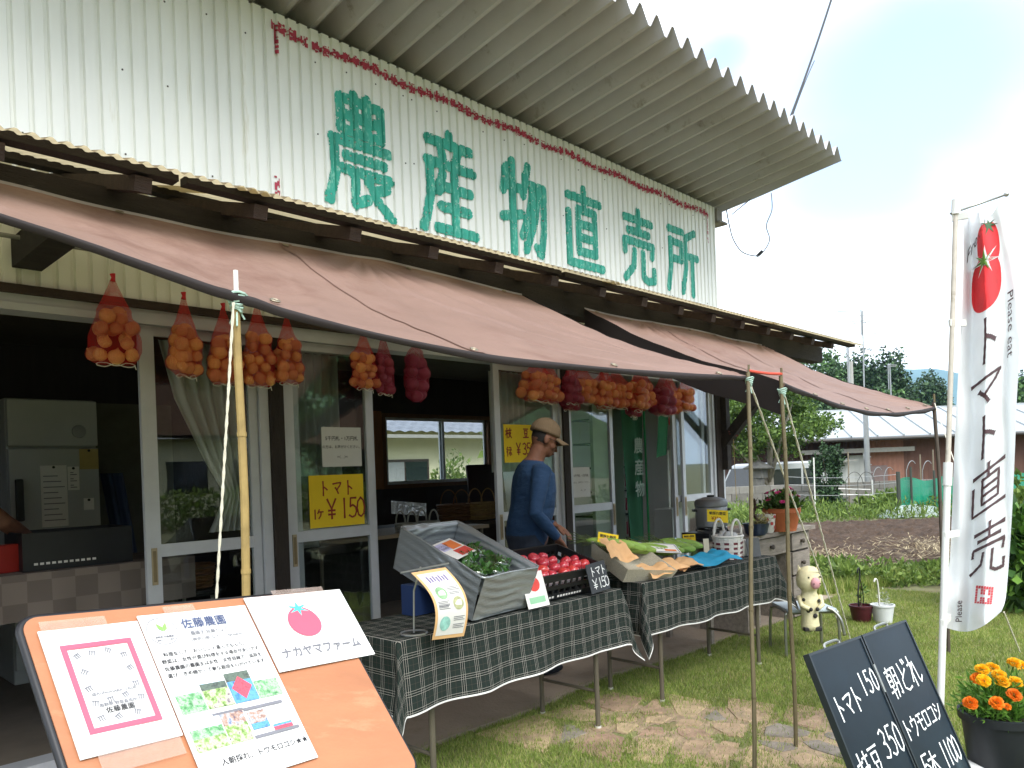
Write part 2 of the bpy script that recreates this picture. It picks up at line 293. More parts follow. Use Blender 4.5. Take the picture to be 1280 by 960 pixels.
# lawn sheet in front of the shop
lawn_poly = [(-1.5, -6.5), (5.0, -6.5), (8.6, -3.6), (8.2, -1.8), (8.0, 0.2), (7.6, 1.5), (7.52, -.3), (7.52, -1.16), (-1.5, -1.16)]
mb = MB(); nx, ny = 60, 40
def inpoly(x, y, P):
    c = False; j = len(P) - 1
    for i in range(len(P)):
        if (P[i][1] > y) != (P[j][1] > y) and x < (P[j][0] - P[i][0]) * (y - P[i][1]) / (P[j][1] - P[i][1]) + P[i][0]: c = not c
        j = i
    return c
mb.add([(x, y, .004) for x, y in lawn_poly], [tuple(range(len(lawn_poly)))])
tag(mb.build('lawn', lawn_m), kind='structure')
# concrete porch, flush with the lawn
def edge_y(x): return -1.1 - .05 * math.sin(x * 1.3) - .03 * math.sin(x * 4.1 + 1)
xs = np.linspace(-1.6, 7.55, 60); mb = MB()
poly = [(float(x), edge_y(x)) for x in xs] + [(7.55, .1), (-1.6, .1)]
mb.prism(poly, -.1, .022)
tag(mb.build('porch_slab', M('porch concrete', '97897a', .9, .18, 2.2, .35, 60, dirt=('7d6d5a', 1.1, .56))), kind='structure')
# flagstones let into the lawn
path = tag(bpy.data.objects.new('stone_path', None), kind='structure'); COL.objects.link(path); path.location = (3.5, -2, 0)
stone_pts = []
stone_ms = [M('flagstone buff', 'a08a6e', .9, .35, 9, .5, 60, rnd=.15, dirt=('8d7d66', 5, .55)), M('flagstone pink', '947c66', .9, .35, 9, .5, 60, rnd=.12), M('flagstone grey', '7d756a', .9, .35, 9, .5, 60, rnd=.12)]
random.seed(3)
for i in range(9):
    for j in range(4):
        px = 3.14 + i * .055 + (j - 1) * .19 + random.uniform(-.05, .05); py = -1.36 - i * .145 + random.uniform(-.04, .04) - .05 * j
        if random.random() < .22: continue
        stone_pts.append((px, py))
for k, (px, py) in enumerate(stone_pts):
    nb = sorted(stone_pts, key=lambda q: (q[0] - px) ** 2 + (q[1] - py) ** 2)[1:9]
    poly = [(px - .3, py - .3), (px + .3, py - .3), (px + .3, py + .3), (px - .3, py + .3)]
    for q in nb:                                             # clip by bisectors: fitted crazy paving
        mxp = ((px + q[0]) / 2, (py + q[1]) / 2); d = (q[0] - px, q[1] - py); ln = math.hypot(*d); d = (d[0] / ln, d[1] / ln); out_ = []
        f = lambda p: (p[0] - mxp[0]) * d[0] + (p[1] - mxp[1]) * d[1] + .016
        for a, b in zip(poly, poly[1:] + poly[:1]):
            fa, fb = f(a), f(b)
            if fa <= 0: out_.append(a)
            if fa * fb < 0: tt = fa / (fa - fb); out_.append((a[0] + (b[0] - a[0]) * tt, a[1] + (b[1] - a[1]) * tt))
        poly = out_
        if len(poly) < 3: break
    if len(poly) < 3: continue
    poly = [(px + (x - px) * random.uniform(.68, .94), py + (y - py) * random.uniform(.68, .94)) for x, y in poly]
    top = [(px + (x - px) * .95, py + (y - py) * .95) for x, y in poly]; h = random.uniform(.008, .014); n = len(poly)
    m_ = MB(); m_.add([(x, y, 0) for x, y in poly] + [(x, y, h - .005) for x, y in poly] + [(x, y, h) for x, y in top], [tuple(range(2 * n, 3 * n))] + [(r * n + i, r * n + (i + 1) % n, (r + 1) * n + (i + 1) % n, (r + 1) * n + i) for r in (0, 1) for i in range(n)])
    m_.build('paving_stone', random.choice(stone_ms + stone_ms[:1]), path)
stone_zone = np.array(stone_pts)
# bare sandy earth worn round the flagstones
gx, gy = np.meshgrid(np.arange(2.7, 4.6, .025), np.arange(-3.1, -1.12, .025)); dm = np.full(gx.shape, 9.0)
for q in stone_pts: dm = np.minimum(dm, np.hypot(gx - q[0], gy - q[1]))
wear = .15 + .05 * np.sin(gx * 9 + 2 * np.sin(gy * 7)) + .04 * np.sin(gy * 17 + gx * 5); kk = np.argwhere(dm < wear); V = []
for j, i in kk: x, y = gx[j, i], gy[j, i]; V += [(x - .0125, y - .0125, .0065), (x + .0125, y - .0125, .0065), (x + .0125, y + .0125, .0065), (x - .0125, y + .0125, .0065)]
tag(npmesh('worn_earth', np.array(V), np.arange(len(V)).reshape(-1, 4), M('sandy worn earth', '96836a', .95, .3, 14, .6, 70, dirt=('7d7a52', 5, .55))), kind='structure')
# grass blades
def blades(name, P, hmin, hmax, w, mats, label, cat, lean=.5, mi=None):
    n = len(P); an = rng.uniform(0, 2 * np.pi, n); h = rng.uniform(hmin, hmax, n); la = rng.uniform(0, 2 * np.pi, n); lm = rng.uniform(0, lean, n) * h
    dx = np.cos(an) * w / 2; dy = np.sin(an) * w / 2; z = P[:, 2] if P.shape[1] > 2 else np.full(n, .003)
    A = np.stack([P[:, 0] - dx, P[:, 1] - dy, z], 1); B = np.stack([P[:, 0] + dx, P[:, 1] + dy, z], 1); Cc = np.stack([P[:, 0] + np.cos(la) * lm, P[:, 1] + np.sin(la) * lm, z + h], 1)
    V = np.stack([A, B, Cc], 1).reshape(-1, 3); o = npmesh(name, V, np.arange(3 * n).reshape(-1, 3), mats, mi=mi if mi is not None else rng.integers(0, len(mats), n))
    return tag(o, label, cat, kind='stuff')
grass_ms = [M('grass blade a', '6f8636', .7, .2, 3, transl=.3), M('grass blade b', '889c46', .7, .2, 3, transl=.3), M('grass blade c', 'a5a864', .7, .2, 3, transl=.3)]
P = np.stack([rng.uniform(1.2, 8.3, 420000), rng.uniform(-4.3, -1.0, 420000)], 1)
dep = (P[:, 0]) * AX.x + (P[:, 1] + 4.05) * AX.y; sd_ = P[:, 0] * RT.x + (P[:, 1] + 4.05) * RT.y
keep = (P[:, 1] < -1.1 - .05 * np.sin(P[:, 0] * 1.3) - .03 * np.sin(P[:, 0] * 4.1 + 1) + .05 * rng.random(len(P))) & (dep > 1.9) & (np.abs(sd_) < dep * .8 + .5) & (rng.random(len(P)) < np.clip(4.2 / dep, .2, 1))
P = P[keep]; dmin = np.full(len(P), 9.0)
for q in stone_zone: dmin = np.minimum(dmin, np.hypot(P[:, 0] - q[0], P[:, 1] - q[1]))
pn = np.sin(P[:, 0] * 5.3 + 1.7 * np.sin(P[:, 1] * 4)) * np.sin(P[:, 1] * 6.1 + P[:, 0] * 2.2)
P = P[(dmin > .19) | (rng.random(len(P)) < .10) | ((dmin > .12) & (rng.random(len(P)) < .4)) | ((pn > .45) & (rng.random(len(P)) < .6))]
blades('lawn_grass', P, .012, .034, .0045, grass_ms, 'short mown green lawn grass in front of the shop', 'grass', .9)
# ploughed field beyond the lawn
soil_m = M('tilled soil', '47382d', .97, .4, 5, 1.0, 60, dirt=('6b5a48', 9, .60))
mb = MB(); NA, NT = 260, 170
def soil(i, j):
    t = 8.9 + 7.4 * j; a = 2.3 + 10.5 * i + (t - 9) * .25; p = ct(a, t); e = min(i, 1 - i, j, 1 - j) * 12; e = max(0, min(1, e))
    z = .035 + .03 * math.sin(t * 5.2 + .4 * math.sin(a)) + .05 * fnoise(p, 3.1) + .05 * fnoise(p, 9) + .05 * fnoise(p, 19)
    return (p.x, p.y, -.02 + e * (.03 + max(z, .005)))
mb.grid(soil, NA, NT); tag(mb.build('soil_field', soil_m, smooth=True), kind='structure')
# dry straw and pulled stalks along the near edge of the field
n = 3600; a_ = rng.uniform(2.6, 6.6, n); t_ = 9.0 + np.abs(rng.normal(0, 1, n)) * 1.0 + (a_ > 3.6) * rng.uniform(0, .6, n)
dens = np.sin(a_ * 2.1 + 1) * .5 + .6; k = rng.random(n) < np.clip(dens, .15, 1); a_, t_ = a_[k], t_[k]; n = len(a_)
cx = a_ * RT.x + t_ * AX.x; cy = a_ * RT.y + t_ * AX.y - 4.05; an = rng.uniform(0, 2 * np.pi, n); ln = rng.uniform(.10, .34, n); w = .0045; z = .07 + rng.random(n) * .07; dz = rng.uniform(-.03, .05, n)
V = np.stack([np.stack([cx - np.cos(an) * ln / 2 + sx * np.sin(an) * w, cy - np.sin(an) * ln / 2 - sx * np.cos(an) * w, z], 1) for sx in (-1, 1)] + [np.stack([cx + sx * np.sin(an) * w, cy - sx * np.cos(an) * w, z + dz], 1) for sx in (1, -1)] + [np.stack([cx + np.cos(an) * ln / 2 + sx * np.sin(an) * w * .5, cy + np.sin(an) * ln / 2 - sx * np.cos(an) * w * .5, z], 1) for sx in (1, -1)], 1).reshape(-1, 3)
b0 = np.arange(n)[:, None] * 6; Fq = np.concatenate([b0 + [0, 1, 2, 3], b0 + [3, 2, 4, 5]])
tag(npmesh('straw_litter', V, Fq, [M('dry straw', 'a89a7a', .9, .25, 5), M('dry straw brown', '7d6e54', .9, .25, 5)], mi=rng.integers(0, 2, len(Fq))), 'pale dry stalks and straw strewn along the near edge of the field', 'straw', kind='stuff')
# leaf scatter used for weeds, bushes and crowns
def leaves(P, size, up=.3, ratio=.5, curl=.25, nrm=None):
    """P (n,3) leaf positions -> diamond leaves of two triangles, random attitude"""
    n = len(P); sz = size * rng.uniform(.6, 1.3, n)[:, None]; d = rng.normal(size=(n, 3)); d[:, 2] += up
    if nrm is not None: d += nrm
    d /= np.linalg.norm(d, axis=1)[:, None]; r = rng.normal(size=(n, 3)); s = np.cross(d, r); s /= np.linalg.norm(s, axis=1)[:, None] + 1e-9; q = np.cross(s, d)
    A = P; B = P + d * sz * .5 + s * sz * ratio * .5 + q * sz * curl * .2; Cc = P + d * sz; D = P + d * sz * .5 - s * sz * ratio * .5 + q * sz * curl * .2
    V = np.stack([A, B, Cc, D], 1).reshape(-1, 3); b = np.arange(n)[:, None] * 4; return V, b + [0, 1, 2, 3]
weed_ms = [M('weed leaf a', '68803a', .6, .2, 4, transl=.35), M('weed leaf b', '7f9448', .6, .2, 4, transl=.35), M('weed leaf c', '52692f', .6, .2, 4, transl=.35)]
def patch(n, a0, a1, t0, t1, zmax, size, name, label, cat, mats=weed_ms, clump=2.0, up=1.0, z0=0.0, ratio=.4):
    a = rng.uniform(a0, a1, n); t = rng.uniform(t0, t1, n); c = np.sin(a * clump * 2.3 + 2 * np.sin(t * 1.7)) * np.sin(t * clump * 1.9 + a) * .5 + .5; k = rng.random(n) < .25 + .75 * c; a, t, c = a[k], t[k], c[k]
    P = np.stack([a * RT.x + t * AX.x, a * RT.y + t * AX.y - 4.05, z0 + rng.random(len(a)) ** 1.5 * zmax * (.35 + .65 * c)], 1)
    V, Fq = leaves(P, size, up, ratio); o = npmesh(name, V, Fq, mats, mi=rng.integers(0, len(mats), len(Fq))); return tag(o, label, cat, kind='stuff')
patch(9000, 2.55, 4.0, 8.1, 9.1, .26, .085, 'weed_strip', 'light green leafy weeds at the lawn edge by the wooden desk', 'weeds')
patch(12000, 3.9, 7.5, 7.9, 9.0, .20, .075, 'weed_verge', 'bright green weeds along the field edge left of the white flag', 'weeds')
patch(16000, 4.0, 12, 16.2, 18.9, .42, .13, 'far_weeds', 'bright green grassy weeds on the far side of the ploughed field', 'weeds', up=1.6, ratio=.25)
patch(7000, 8.3, 10.4, 17.2, 18.6, .55, .15, 'bean_rows', 'low leafy vegetable plants in front of the grey block wall', 'plants')
P = np.stack([rng.uniform(6.8, 9.4, 60000), rng.uniform(-3.9, 1.2, 60000)], 1); dd = P[:, 0] * AX.x + (P[:, 1] + 4.05) * AX.y
pe = np.abs(dd - 8.4 + .25 * np.sin(P[:, 1] * 5)); P = P[(pe < .5) & (P[:, 0] > 7.55)]
blades('tall_grass', P, .05, .16, .009, grass_ms, 'longer grass fringe between the lawn and the ploughed soil', 'grass', .5)
# ================================================================== the farm shop
XL, XR, YB, ZW, FL = -1.4, 7.5, 3.5, 4.14, .10      # left end, right corner, back wall, wall top, floor
shop = thing('farm_shop', 'single-storey farm shop of cream ribbed metal with green painted lettering and dark lean-to eave', 'building', (XR / 2, 0, 0))
cream = M('cream ribbed steel', 'e6e7e0', .45, .06, 1.2, .05, 12, dirt=('c9c2a8', 2.4, .62), stretch=(2.2, 1, .22), rnd=.025)
wood = M('weathered black timber', '2b2622', .85, .35, 4, .5, 40, stretch=(1, 6, 6), dirt=('7a756e', 9, .66))
wood2 = M('dark brown timber', '3a2e26', .8, .3, 5, .5, 40, stretch=(1, 6, 6))
alu = M('silver aluminium sash', 'bcc0c6', .4, .05, 10, metal=.2, spec=.5)
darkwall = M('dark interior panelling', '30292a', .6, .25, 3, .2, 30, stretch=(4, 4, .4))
paneglass = glass('window glass', boost=1.25)
PITCH = .0755
def rib(x):      # ribbed siding: broad flats, narrow grooves
    f = (x / PITCH) % 1.0
    if f < .66: return 0.0
    if f < .74: return (f - .66) / .08
    if f < .92: return 1.0
    return 1 - (f - .92) / .08
RD = .017
def ribs(x0, x1, z0, z1, y=0.0):
    xs = [x0]; k = math.floor(x0 / PITCH)
    while True:
        done = False
        for f in (.0, .66, .74, .92):
            x = (k + f) * PITCH
            if x <= x0 + 1e-6: continue
            if x >= x1 - 1e-6: done = True; break
            xs.append(x)
        if done: break
        k += 1
    xs.append(x1); mb = MB(); n = len(xs)
    V = [(x, y + RD * rib(x + 1e-7 if i < n - 1 else x - 1e-7), z) for z in (z0, z1) for i, x in enumerate(xs)]
    mb.add(V, [(i, i + 1, n + i + 1, n + i) for i in range(n - 1)]); return mb
nail = M('rusty nail', '4a443c', .8, .2)
edges = [XL, -.25, .71, 1.66, 2.265, 3.32, 4.38, 5.44, 6.495, XR]
for i, (a, b) in enumerate(zip(edges, edges[1:])):
    yo = .0 if i % 2 == 0 else .0022
    pn = ribs(a - (.012 if i else 0), b, 2.28, ZW, yo).build('siding_panel', cream, shop)
    nb_ = MB()
    for z in (2.62, 3.05, 3.5, 3.95):
        x = (math.floor(a / PITCH) + 1.29) * PITCH
        while x < b - .02:
            if random.random() < .6: nb_.box((x, yo - .002, z + random.uniform(-.02, .02)), (.007, .006, .007))
            x += PITCH * 3
    tag(nb_.build('nail_heads', nail, pn), kind='stuff')
wm = MB(); wm.b2((XR - .02, .012, 2.28), (XR + .012, .05, ZW)); wm.build('corner_trim', cream, shop)
# painted lettering on the siding: raster cells that follow the ribs
paint_g = M('worn green paint', '2f9c86', .6, .25, 14, dirt=('8ccdb6', 40, .54), stretch=(1, 1, .35)); paint_r = M('worn red paint', 'a8384a', .65, .25, 20)
def drape(mask_fn, x0, x1, z0, z1, c, name, mat, ridge=False):
    nx, nz_ = int((x1 - x0) / c), int((z1 - z0) / c); xs = x0 + (np.arange(nx) + .5) * c; zs = z0 + (np.arange(nz_) + .5) * c; X, Z = np.meshgrid(xs, zs); K = mask_fn(X, Z); jj, ii = np.nonzero(K)
    rb = np.array([rib(x) for x in x0 + np.arange(nx + 1) * c]); px = x0 + np.arange(nx + 1) * c; yo = np.zeros(nx + 1)
    for i, (a, b) in enumerate(zip(edges, edges[1:])): yo[(px >= a - .012) & (px <= b)] = np.minimum(yo[(px >= a - .012) & (px <= b)], 0)
    y = RD * np.minimum(rb, np.minimum(np.roll(rb, 1), np.roll(rb, -1))) - .0045; vid = {}; V = []; Fq = []
    def g(i, j):
        k = i * 100000 + j
        if k not in vid: vid[k] = len(V); V.append((px[i], y[i], z0 + j * c))
        return vid[k]
    for i, j in zip(ii.tolist(), jj.tolist()): Fq.append((g(i, j), g(i + 1, j), g(i + 1, j + 1), g(i, j + 1)))
    return npmesh(name, np.array(V) - np.array(base(shop)), np.array(Fq), mat, shop)
def segd(X, Z, a, b):
    ax_, az, bx_, bz = a[0], a[1], b[0], b[1]; dx, dz = bx_ - ax_, bz - az; t = np.clip(((X - ax_) * dx + (Z - az) * dz) / (dx * dx + dz * dz + 1e-12), 0, 1); return np.hypot(X - ax_ - t * dx, Z - az - t * dz)
def hash2(X, Z, s): v = np.sin(np.floor(X / s) * 127.1 + np.floor(Z / s) * 311.7) * 43758.5; return v - np.floor(v)
def wob(X, Z): return .5 * np.sin(X * 61 + 3 * np.sin(Z * 43)) + .5 * np.sin(Z * 71 + 2 * np.sin(X * 57))
signs = [('農', 2.66, 3.14, 3.08, 3.82), ('産', 3.42, 3.92, 3.08, 3.80), ('物', 4.19, 4.71, 3.09, 3.79), ('直', 4.95, 5.47, 3.10, 3.78), ('売', 5.76, 6.30, 3.11, 3.77), ('所', 6.53, 7.09, 3.12, 3.76)]
for ch, x0, x1, z0, z1 in signs:
    S = strokes(ch)
    def mask(X, Z):
        D = np.full(X.shape, 9.0)
        for st in S:
            P = [(x0 + p[0] * (x1 - x0), z0 + p[1] * (z1 - z0)) for p in st]
            for a, b in zip(P, P[1:]): D = np.minimum(D, segd(X, Z, a, b))
        edge = .036 if ch == '農' else .039
        K = D < edge + .0015 * wob(X, Z); worn = (D > edge - .006) & (hash2(X, Z, .008) < .10); flake = (hash2(X + 1, Z, .009) < .018)
        return K & ~worn & ~flake
    drape(mask, x0 - .06, x1 + .06, z0 - .06, z1 + .06, .0042, 'painted_character', paint_g)
def redmask(X, Z):
    f = (X / PITCH) % 1; lo = f < .62; c_ = 4.055 - .004 * X + .012 * np.sin(X * 9); D = np.abs(Z - c_); brk = hash2(X, Z * 0 + 1, .0755)
    K = lo & (D < .022 + .018 * hash2(X, Z * 0, .018)) & (hash2(X, Z, .009) < .72)
    K |= (D < .013) & (hash2(X, Z, .012) < .75) & (brk > .08)
    tail = ((np.abs(X - 2.33) < .014) & (Z < 4.06) & (Z > 3.90) & (hash2(X, Z, .01) < .7)) | ((np.abs(X - 7.33) < .012) & (Z < 4.04) & (Z > 3.72) & (hash2(X, Z, .01) < .45))
    mark = (np.abs(X - 2.30) < .016) & (np.abs(Z - 3.10) < .06) & (hash2(X, Z, .014) < .4)
    return ((X > 2.3) & (X < 7.36) & K) | tail | mark
tag(drape(redmask, 2.26, 7.38, 2.98, 4.14, .0055, 'painted_border', paint_r), kind='stuff')
# lower strip of siding above the doors, side walls, back wall, floor, ceiling
wall_m = M('plain painted wall', '8e8a7c', .8, .12, 2)
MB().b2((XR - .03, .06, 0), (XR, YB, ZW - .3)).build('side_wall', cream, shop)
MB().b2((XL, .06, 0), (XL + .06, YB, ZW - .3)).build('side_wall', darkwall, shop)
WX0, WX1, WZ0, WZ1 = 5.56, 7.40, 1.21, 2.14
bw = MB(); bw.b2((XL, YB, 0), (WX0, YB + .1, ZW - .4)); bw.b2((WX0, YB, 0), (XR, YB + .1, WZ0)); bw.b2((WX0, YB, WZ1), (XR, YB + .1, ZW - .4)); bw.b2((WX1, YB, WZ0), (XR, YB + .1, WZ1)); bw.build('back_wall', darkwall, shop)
MB().b2((XL, .06, -.05), (XR - .03, YB, FL)).build('shop_floor', M('shop floor', '6d655a', .7, .2, 3), shop)
MB().b2((XL + .06, .06, 2.62), (XR - .03, YB, 2.66)).build('ceiling', M('ceiling board', '5a524a', .8, .2, 2), shop)
# back window
win = MB()
for a, b in (((WX0, YB - .02, WZ0), (WX0 + .05, YB + .06, WZ1)), ((WX1 - .05, YB - .02, WZ0), (WX1, YB + .06, WZ1)), ((WX0 + .05, YB - .02, WZ0), (WX1 - .05, YB + .06, WZ0 + .05)), ((WX0 + .05, YB - .02, WZ1 - .05), (WX1 - .05, YB + .06, WZ1))): win.b2(a, b)
wo = win.build('back_window', M('brown window casing', '6b4a34', .6, .2, 4, stretch=(4, 4, 1)), shop)
xm = (WX0 + WX1) / 2 + .06
for a, b, yy in ((WX0 + .05, xm + .03, .0), (xm - .03, WX1 - .05, .03)):
    s_ = MB()
    for p, q in (((a, WZ0 + .05), (a + .035, WZ1 - .05)), ((b - .035, WZ0 + .05), (b, WZ1 - .05)), ((a + .035, WZ0 + .05), (b - .035, WZ0 + .09)), ((a + .035, WZ1 - .085), (b - .035, WZ1 - .05))): s_.b2((p[0], YB + yy, p[1]), (q[0], YB + yy + .022, q[1]))
    s_.build('sash', alu, wo); MB().b2((a + .035, YB + yy + .009, WZ0 + .09), (b - .035, YB + yy + .013, WZ1 - .085)).build('pane', paneglass, wo)
MB().b2((WX0 - .13, YB - .02, WZ0), (WX0 - .004, YB - .001, WZ1 + .02)).build('casing_board', M('orange brown board', '8a5a36', .6, .2, 4, stretch=(4, 4, 1)), wo)
# sliding doors
HZ = 2.20
rail_m = M('sash shadow line', '55524c', .5, .1)
tr = MB(); tr.b2((XL, -.03, HZ), (XR - .02, .11, HZ + .035)); tr.b2((XL, -.012, HZ + .035), (XR - .02, .10, HZ + .078)); tr.build('door_head', alu, shop)
MB().b2((XL, -.04, HZ + .078), (XR - .02, .05, HZ + .118)).build('head_board', wood2, shop)
tr = MB(); tr.b2((XL, -.02, 0), (XR - .02, .10, FL + .012)); tr.build('door_sill', alu, shop)
pa = M('timber post', '2d2621', .8, .3, 5, .5, 40, stretch=(5, 5, .8))
for x0, x1 in ((2.185, 2.27), (4.79, 4.865), (7.30, 7.42)):
    MB().b2((x0, -.035, 0), (x1, .09, HZ)).build('door_post', pa, shop)
for x0, x1 in ((2.125, 2.18), (2.272, 2.297), (4.765, 4.788), (4.866, 4.880), (7.262, 7.298), (7.422, 7.478)):
    MB().b2((x0, -.02, FL), (x1, .085, HZ)).build('door_jamb', alu, shop)
def door(x0, x1, y, handle='L', zr=1.0, s0=.05, s1=.05):
    zb, zt, d = FL + .014, HZ - .002, .028; m_ = MB()
    m_.b2((x0, y, zb), (x0 + s0, y + d, zt)); m_.b2((x1 - s1, y, zb), (x1, y + d, zt))
    for a, b in ((zb, zb + .10), (zr, zr + .065), (zt - .05, zt)): m_.b2((x0 + s0, y + .003, a), (x1 - s1, y + d - .003, b))
    o = m_.build('sliding_door', alu, shop)
    for a, b in ((zb + .10, zr), (zr + .065, zt - .05)): MB().b2((x0 + s0, y + .012, a), (x1 - s1, y + .016, b)).build('pane', paneglass, o)
    hx = x0 + s0 * .5 if handle == 'L' else x1 - s1 * .5
    h = MB(); h.b2((hx - .014, y - .006, .86), (hx + .014, y - .0005, 1.05)); h.build('pull_handle', M('brass pull', 'a3967a', .4, .1, metal=.3), o); h2 = MB(); h2.b2((hx - .008, y - .008, .875), (hx + .008, y - .0062, 1.035)); h2.build('finger_recess', M('recess', '77694c', .5), o)
    return o
door(1.485, 2.12, .0, 'L', s0=.075); door(2.30, 2.915, .0, 'L'); door(2.36, 2.955, .045, 'R'); door(4.03, 4.762, .0, 'L', s0=.06, s1=.06); door(4.882, 5.51, .0, 'R', s1=.045); door(6.665, 7.26, .0, 'L'); door(6.57, 7.18, .045, 'L', s0=.06)
# hanging rod under the eave
rod = MB(); rod.tube([(XL, -.15, 2.50), (7.3, -.15, 2.50)], .011, 8)
for x in (.3, 1.6, 2.6, 4.0, 5.4, 6.8): rod.tube([(x, -.15, 2.50), (x, -.02, 2.56)], .006, 6)
rod.build('hanging_rod', M('galvanised rod', '8a8a84', .45, .1, metal=.6), shop)
# ---- lean-to eave: arms, beam, rafters, battens, corrugated sheet
beam = MB(); beam.b2((XL, -.93, 2.375), (7.93, -.80, 2.53)); beam.build('eave_beam', wood, shop)
for x in (1.0, 3.05, 5.1, 7.42):
    m_ = MB(); m_.b2((x - .06, -.80, 2.40), (x + .06, .0, 2.53)); m_.build('cantilever_arm', wood, shop)
m_ = MB(); m_.bar((7.44, -.02, 1.55), (7.44, -.80, 2.42), .10, .10); m_.build('diagonal_brace', wood, shop)
m_ = MB(); m_.b2((7.40, -.10, 1.30), (7.48, -.036, 2.2)); m_.build('wall_post', wood, shop)
SL = (2.82 - 2.437) / 1.26       # slope of the lean-to
def lz(y): return 2.437 + (y + 1.26) * SL
x = XL + .2
while x < 7.9:
    m_ = MB(); m_.bar((x, -1.22, lz(-1.22) + .012), (x, -.012, lz(-.012) + .012), .055, .06, up=(1, 0, 0)); m_.build('rafter', wood2, shop); x += .455
for y in (-1.2, -.42):
    segs = [(XL, 1.2), (1.23, 3.4), (3.43, 5.6), (5.63, 8.02)]
    for a, b in segs:
        dz = random.uniform(-.004, .004); m_ = MB(); m_.b2((a, y - .03, lz(y) + .045 + dz), (b, y + .03, lz(y) + .075 + dz)); m_.build('batten', wood, shop)
sheet_m = M('corrugated roof sheet', 'b0a485', .6, .2, 3, .1, 30, transl=.75)
ov = [(XL, 1.55, 0), (1.42, 3.9, .004), (3.78, 6.1, 0), (5.98, 8.05, .004)]
for a, b, dz in ov:
    n_ = int((b - a) / .05 * 6); m_ = MB()
    m_.grid(lambda i, j: (a + (b - a) * i, -1.30 + 1.29 * j, lz(-1.30 + 1.29 * j) + .084 + dz + .0075 * math.sin((a + (b - a) * i) / .05 * 2 * math.pi)), n_, 6); m_.build('roof_sheet', sheet_m, shop, smooth=True)
# ---- main roof: folded steel plates, rising towards the front
plate = M('brown grey folded plate', 'b4b3b6', .5, .1, 1.5, .12, 120, dirt=('908a84', 5, .60), spec=.4)
RP = .2; RZ0 = 4.19
def fold(f):
    f %= 1.0
    if f < .12: return 1.0
    if f < .49: return 1 - (f - .12) / .37
    if f < .63: return 0.0
    return (f - .63) / .37
def rz(y): return RZ0 - .125 * y
x = XL - .3; k = 0
while x < 7.75:
    x1 = min(x + 5 * RP, 7.8); xs = []
    q = x
    while q < x1 - 1e-6: xs += [q, q + .12 * RP, q + .49 * RP, q + .63 * RP]; q += RP
    xs.append(x1); ys = [-1.24, -.8, -.3, .1, 1.5, 3.75]; m_ = MB(); n_ = len(xs)
    V = [(xx, y, rz(y) + .11 * fold((xx - XL + .3) / RP + 1e-9)) for y in ys for xx in xs]; m_.add(V, [(j * n_ + i, j * n_ + i + 1, (j + 1) * n_ + i + 1, (j + 1) * n_ + i) for j in range(len(ys) - 1) for i in range(n_ - 1)])
    o = m_.build('roof_plate', plate, shop); md = o.modifiers.new('thickness', 'SOLIDIFY'); md.thickness = .004; md.offset = 1; x = x1
m_ = MB(); m_.b2((XL, .04, ZW - .012), (XR - .03, .16, RZ0 - .02)); m_.build('roof_girder', M('painted steel girder', '5c5953', .6, .15), shop)
m_ = MB(); m_.b2((XR + .015, -.02, 3.99), (XR + .13, .08, 4.13)); m_.b2((XR + .01, -.06, 3.97), (XR + .17, .10, 3.99)); m_.build('cable_box', M('weathered box', '88847c', .7, .2), shop)
# wires at the roof corner
wire = M('black cable', '2a2c2e', .5, .1)
def sag(p, q, s, n=24): p = Vector(p); q = Vector(q); return [p.lerp(q, i / n) - Vector((0, 0, s * 4 * (i / n) * (1 - i / n))) for i in range(n + 1)]
one('power_cable', MB().tube(sag(at(982, 162, y=-.95), at(1085, -160, 8.6), .12), .011, 6), wire, 'black power cable rising from the roof edge into the sky', 'cable')
one('power_cable', MB().tube(sag(at(983, 164, y=-.95) + Vector((.02, 0, 0)), at(1018, 76, 8.2), -.03), .005, 6), wire, 'thin second wire wound beside the black power cable at the roof edge', 'cable')
pts = [at(u, v, 8.25) for u, v in ((908, 262), (912, 283), (917, 300), (928, 315), (945, 320), (953, 316), (962, 300), (958, 282), (965, 262), (964, 241))]
def spline(pts, n=5):
    P = [Vector(p) for p in pts]; out_ = []
    for i in range(len(P) - 1):
        a, b, c, d = P[max(i - 1, 0)], P[i], P[i + 1], P[min(i + 2, len(P) - 1)]
        for k in range(n):
            t = k / n; out_.append(.5 * ((2 * b) + (c - a) * t + (2 * a - 5 * b + 4 * c - d) * t * t + (3 * b - a - 3 * c + d) * t ** 3))
    return out_ + [P[-1]]
lc = thing('looped_cable', 'thin looped cable hanging below the right end of the upper roof', 'cable', pts[4]); MB().tube(spline(pts), .006, 6).build('wire', M('grey cable', '6d7078', .5), lc); MB().tube([pts[4] + Vector((.02, 0, .0)), pts[5] + Vector((0, 0, .02))], .016, 8).build('splice', wire, lc)
one('stay_wire', MB().tube([at(915, 268, 8.2), at(938, 249, 7.9)], .005, 6), wire, 'short straight wire from the cable box up to the roof overhang', 'cable')
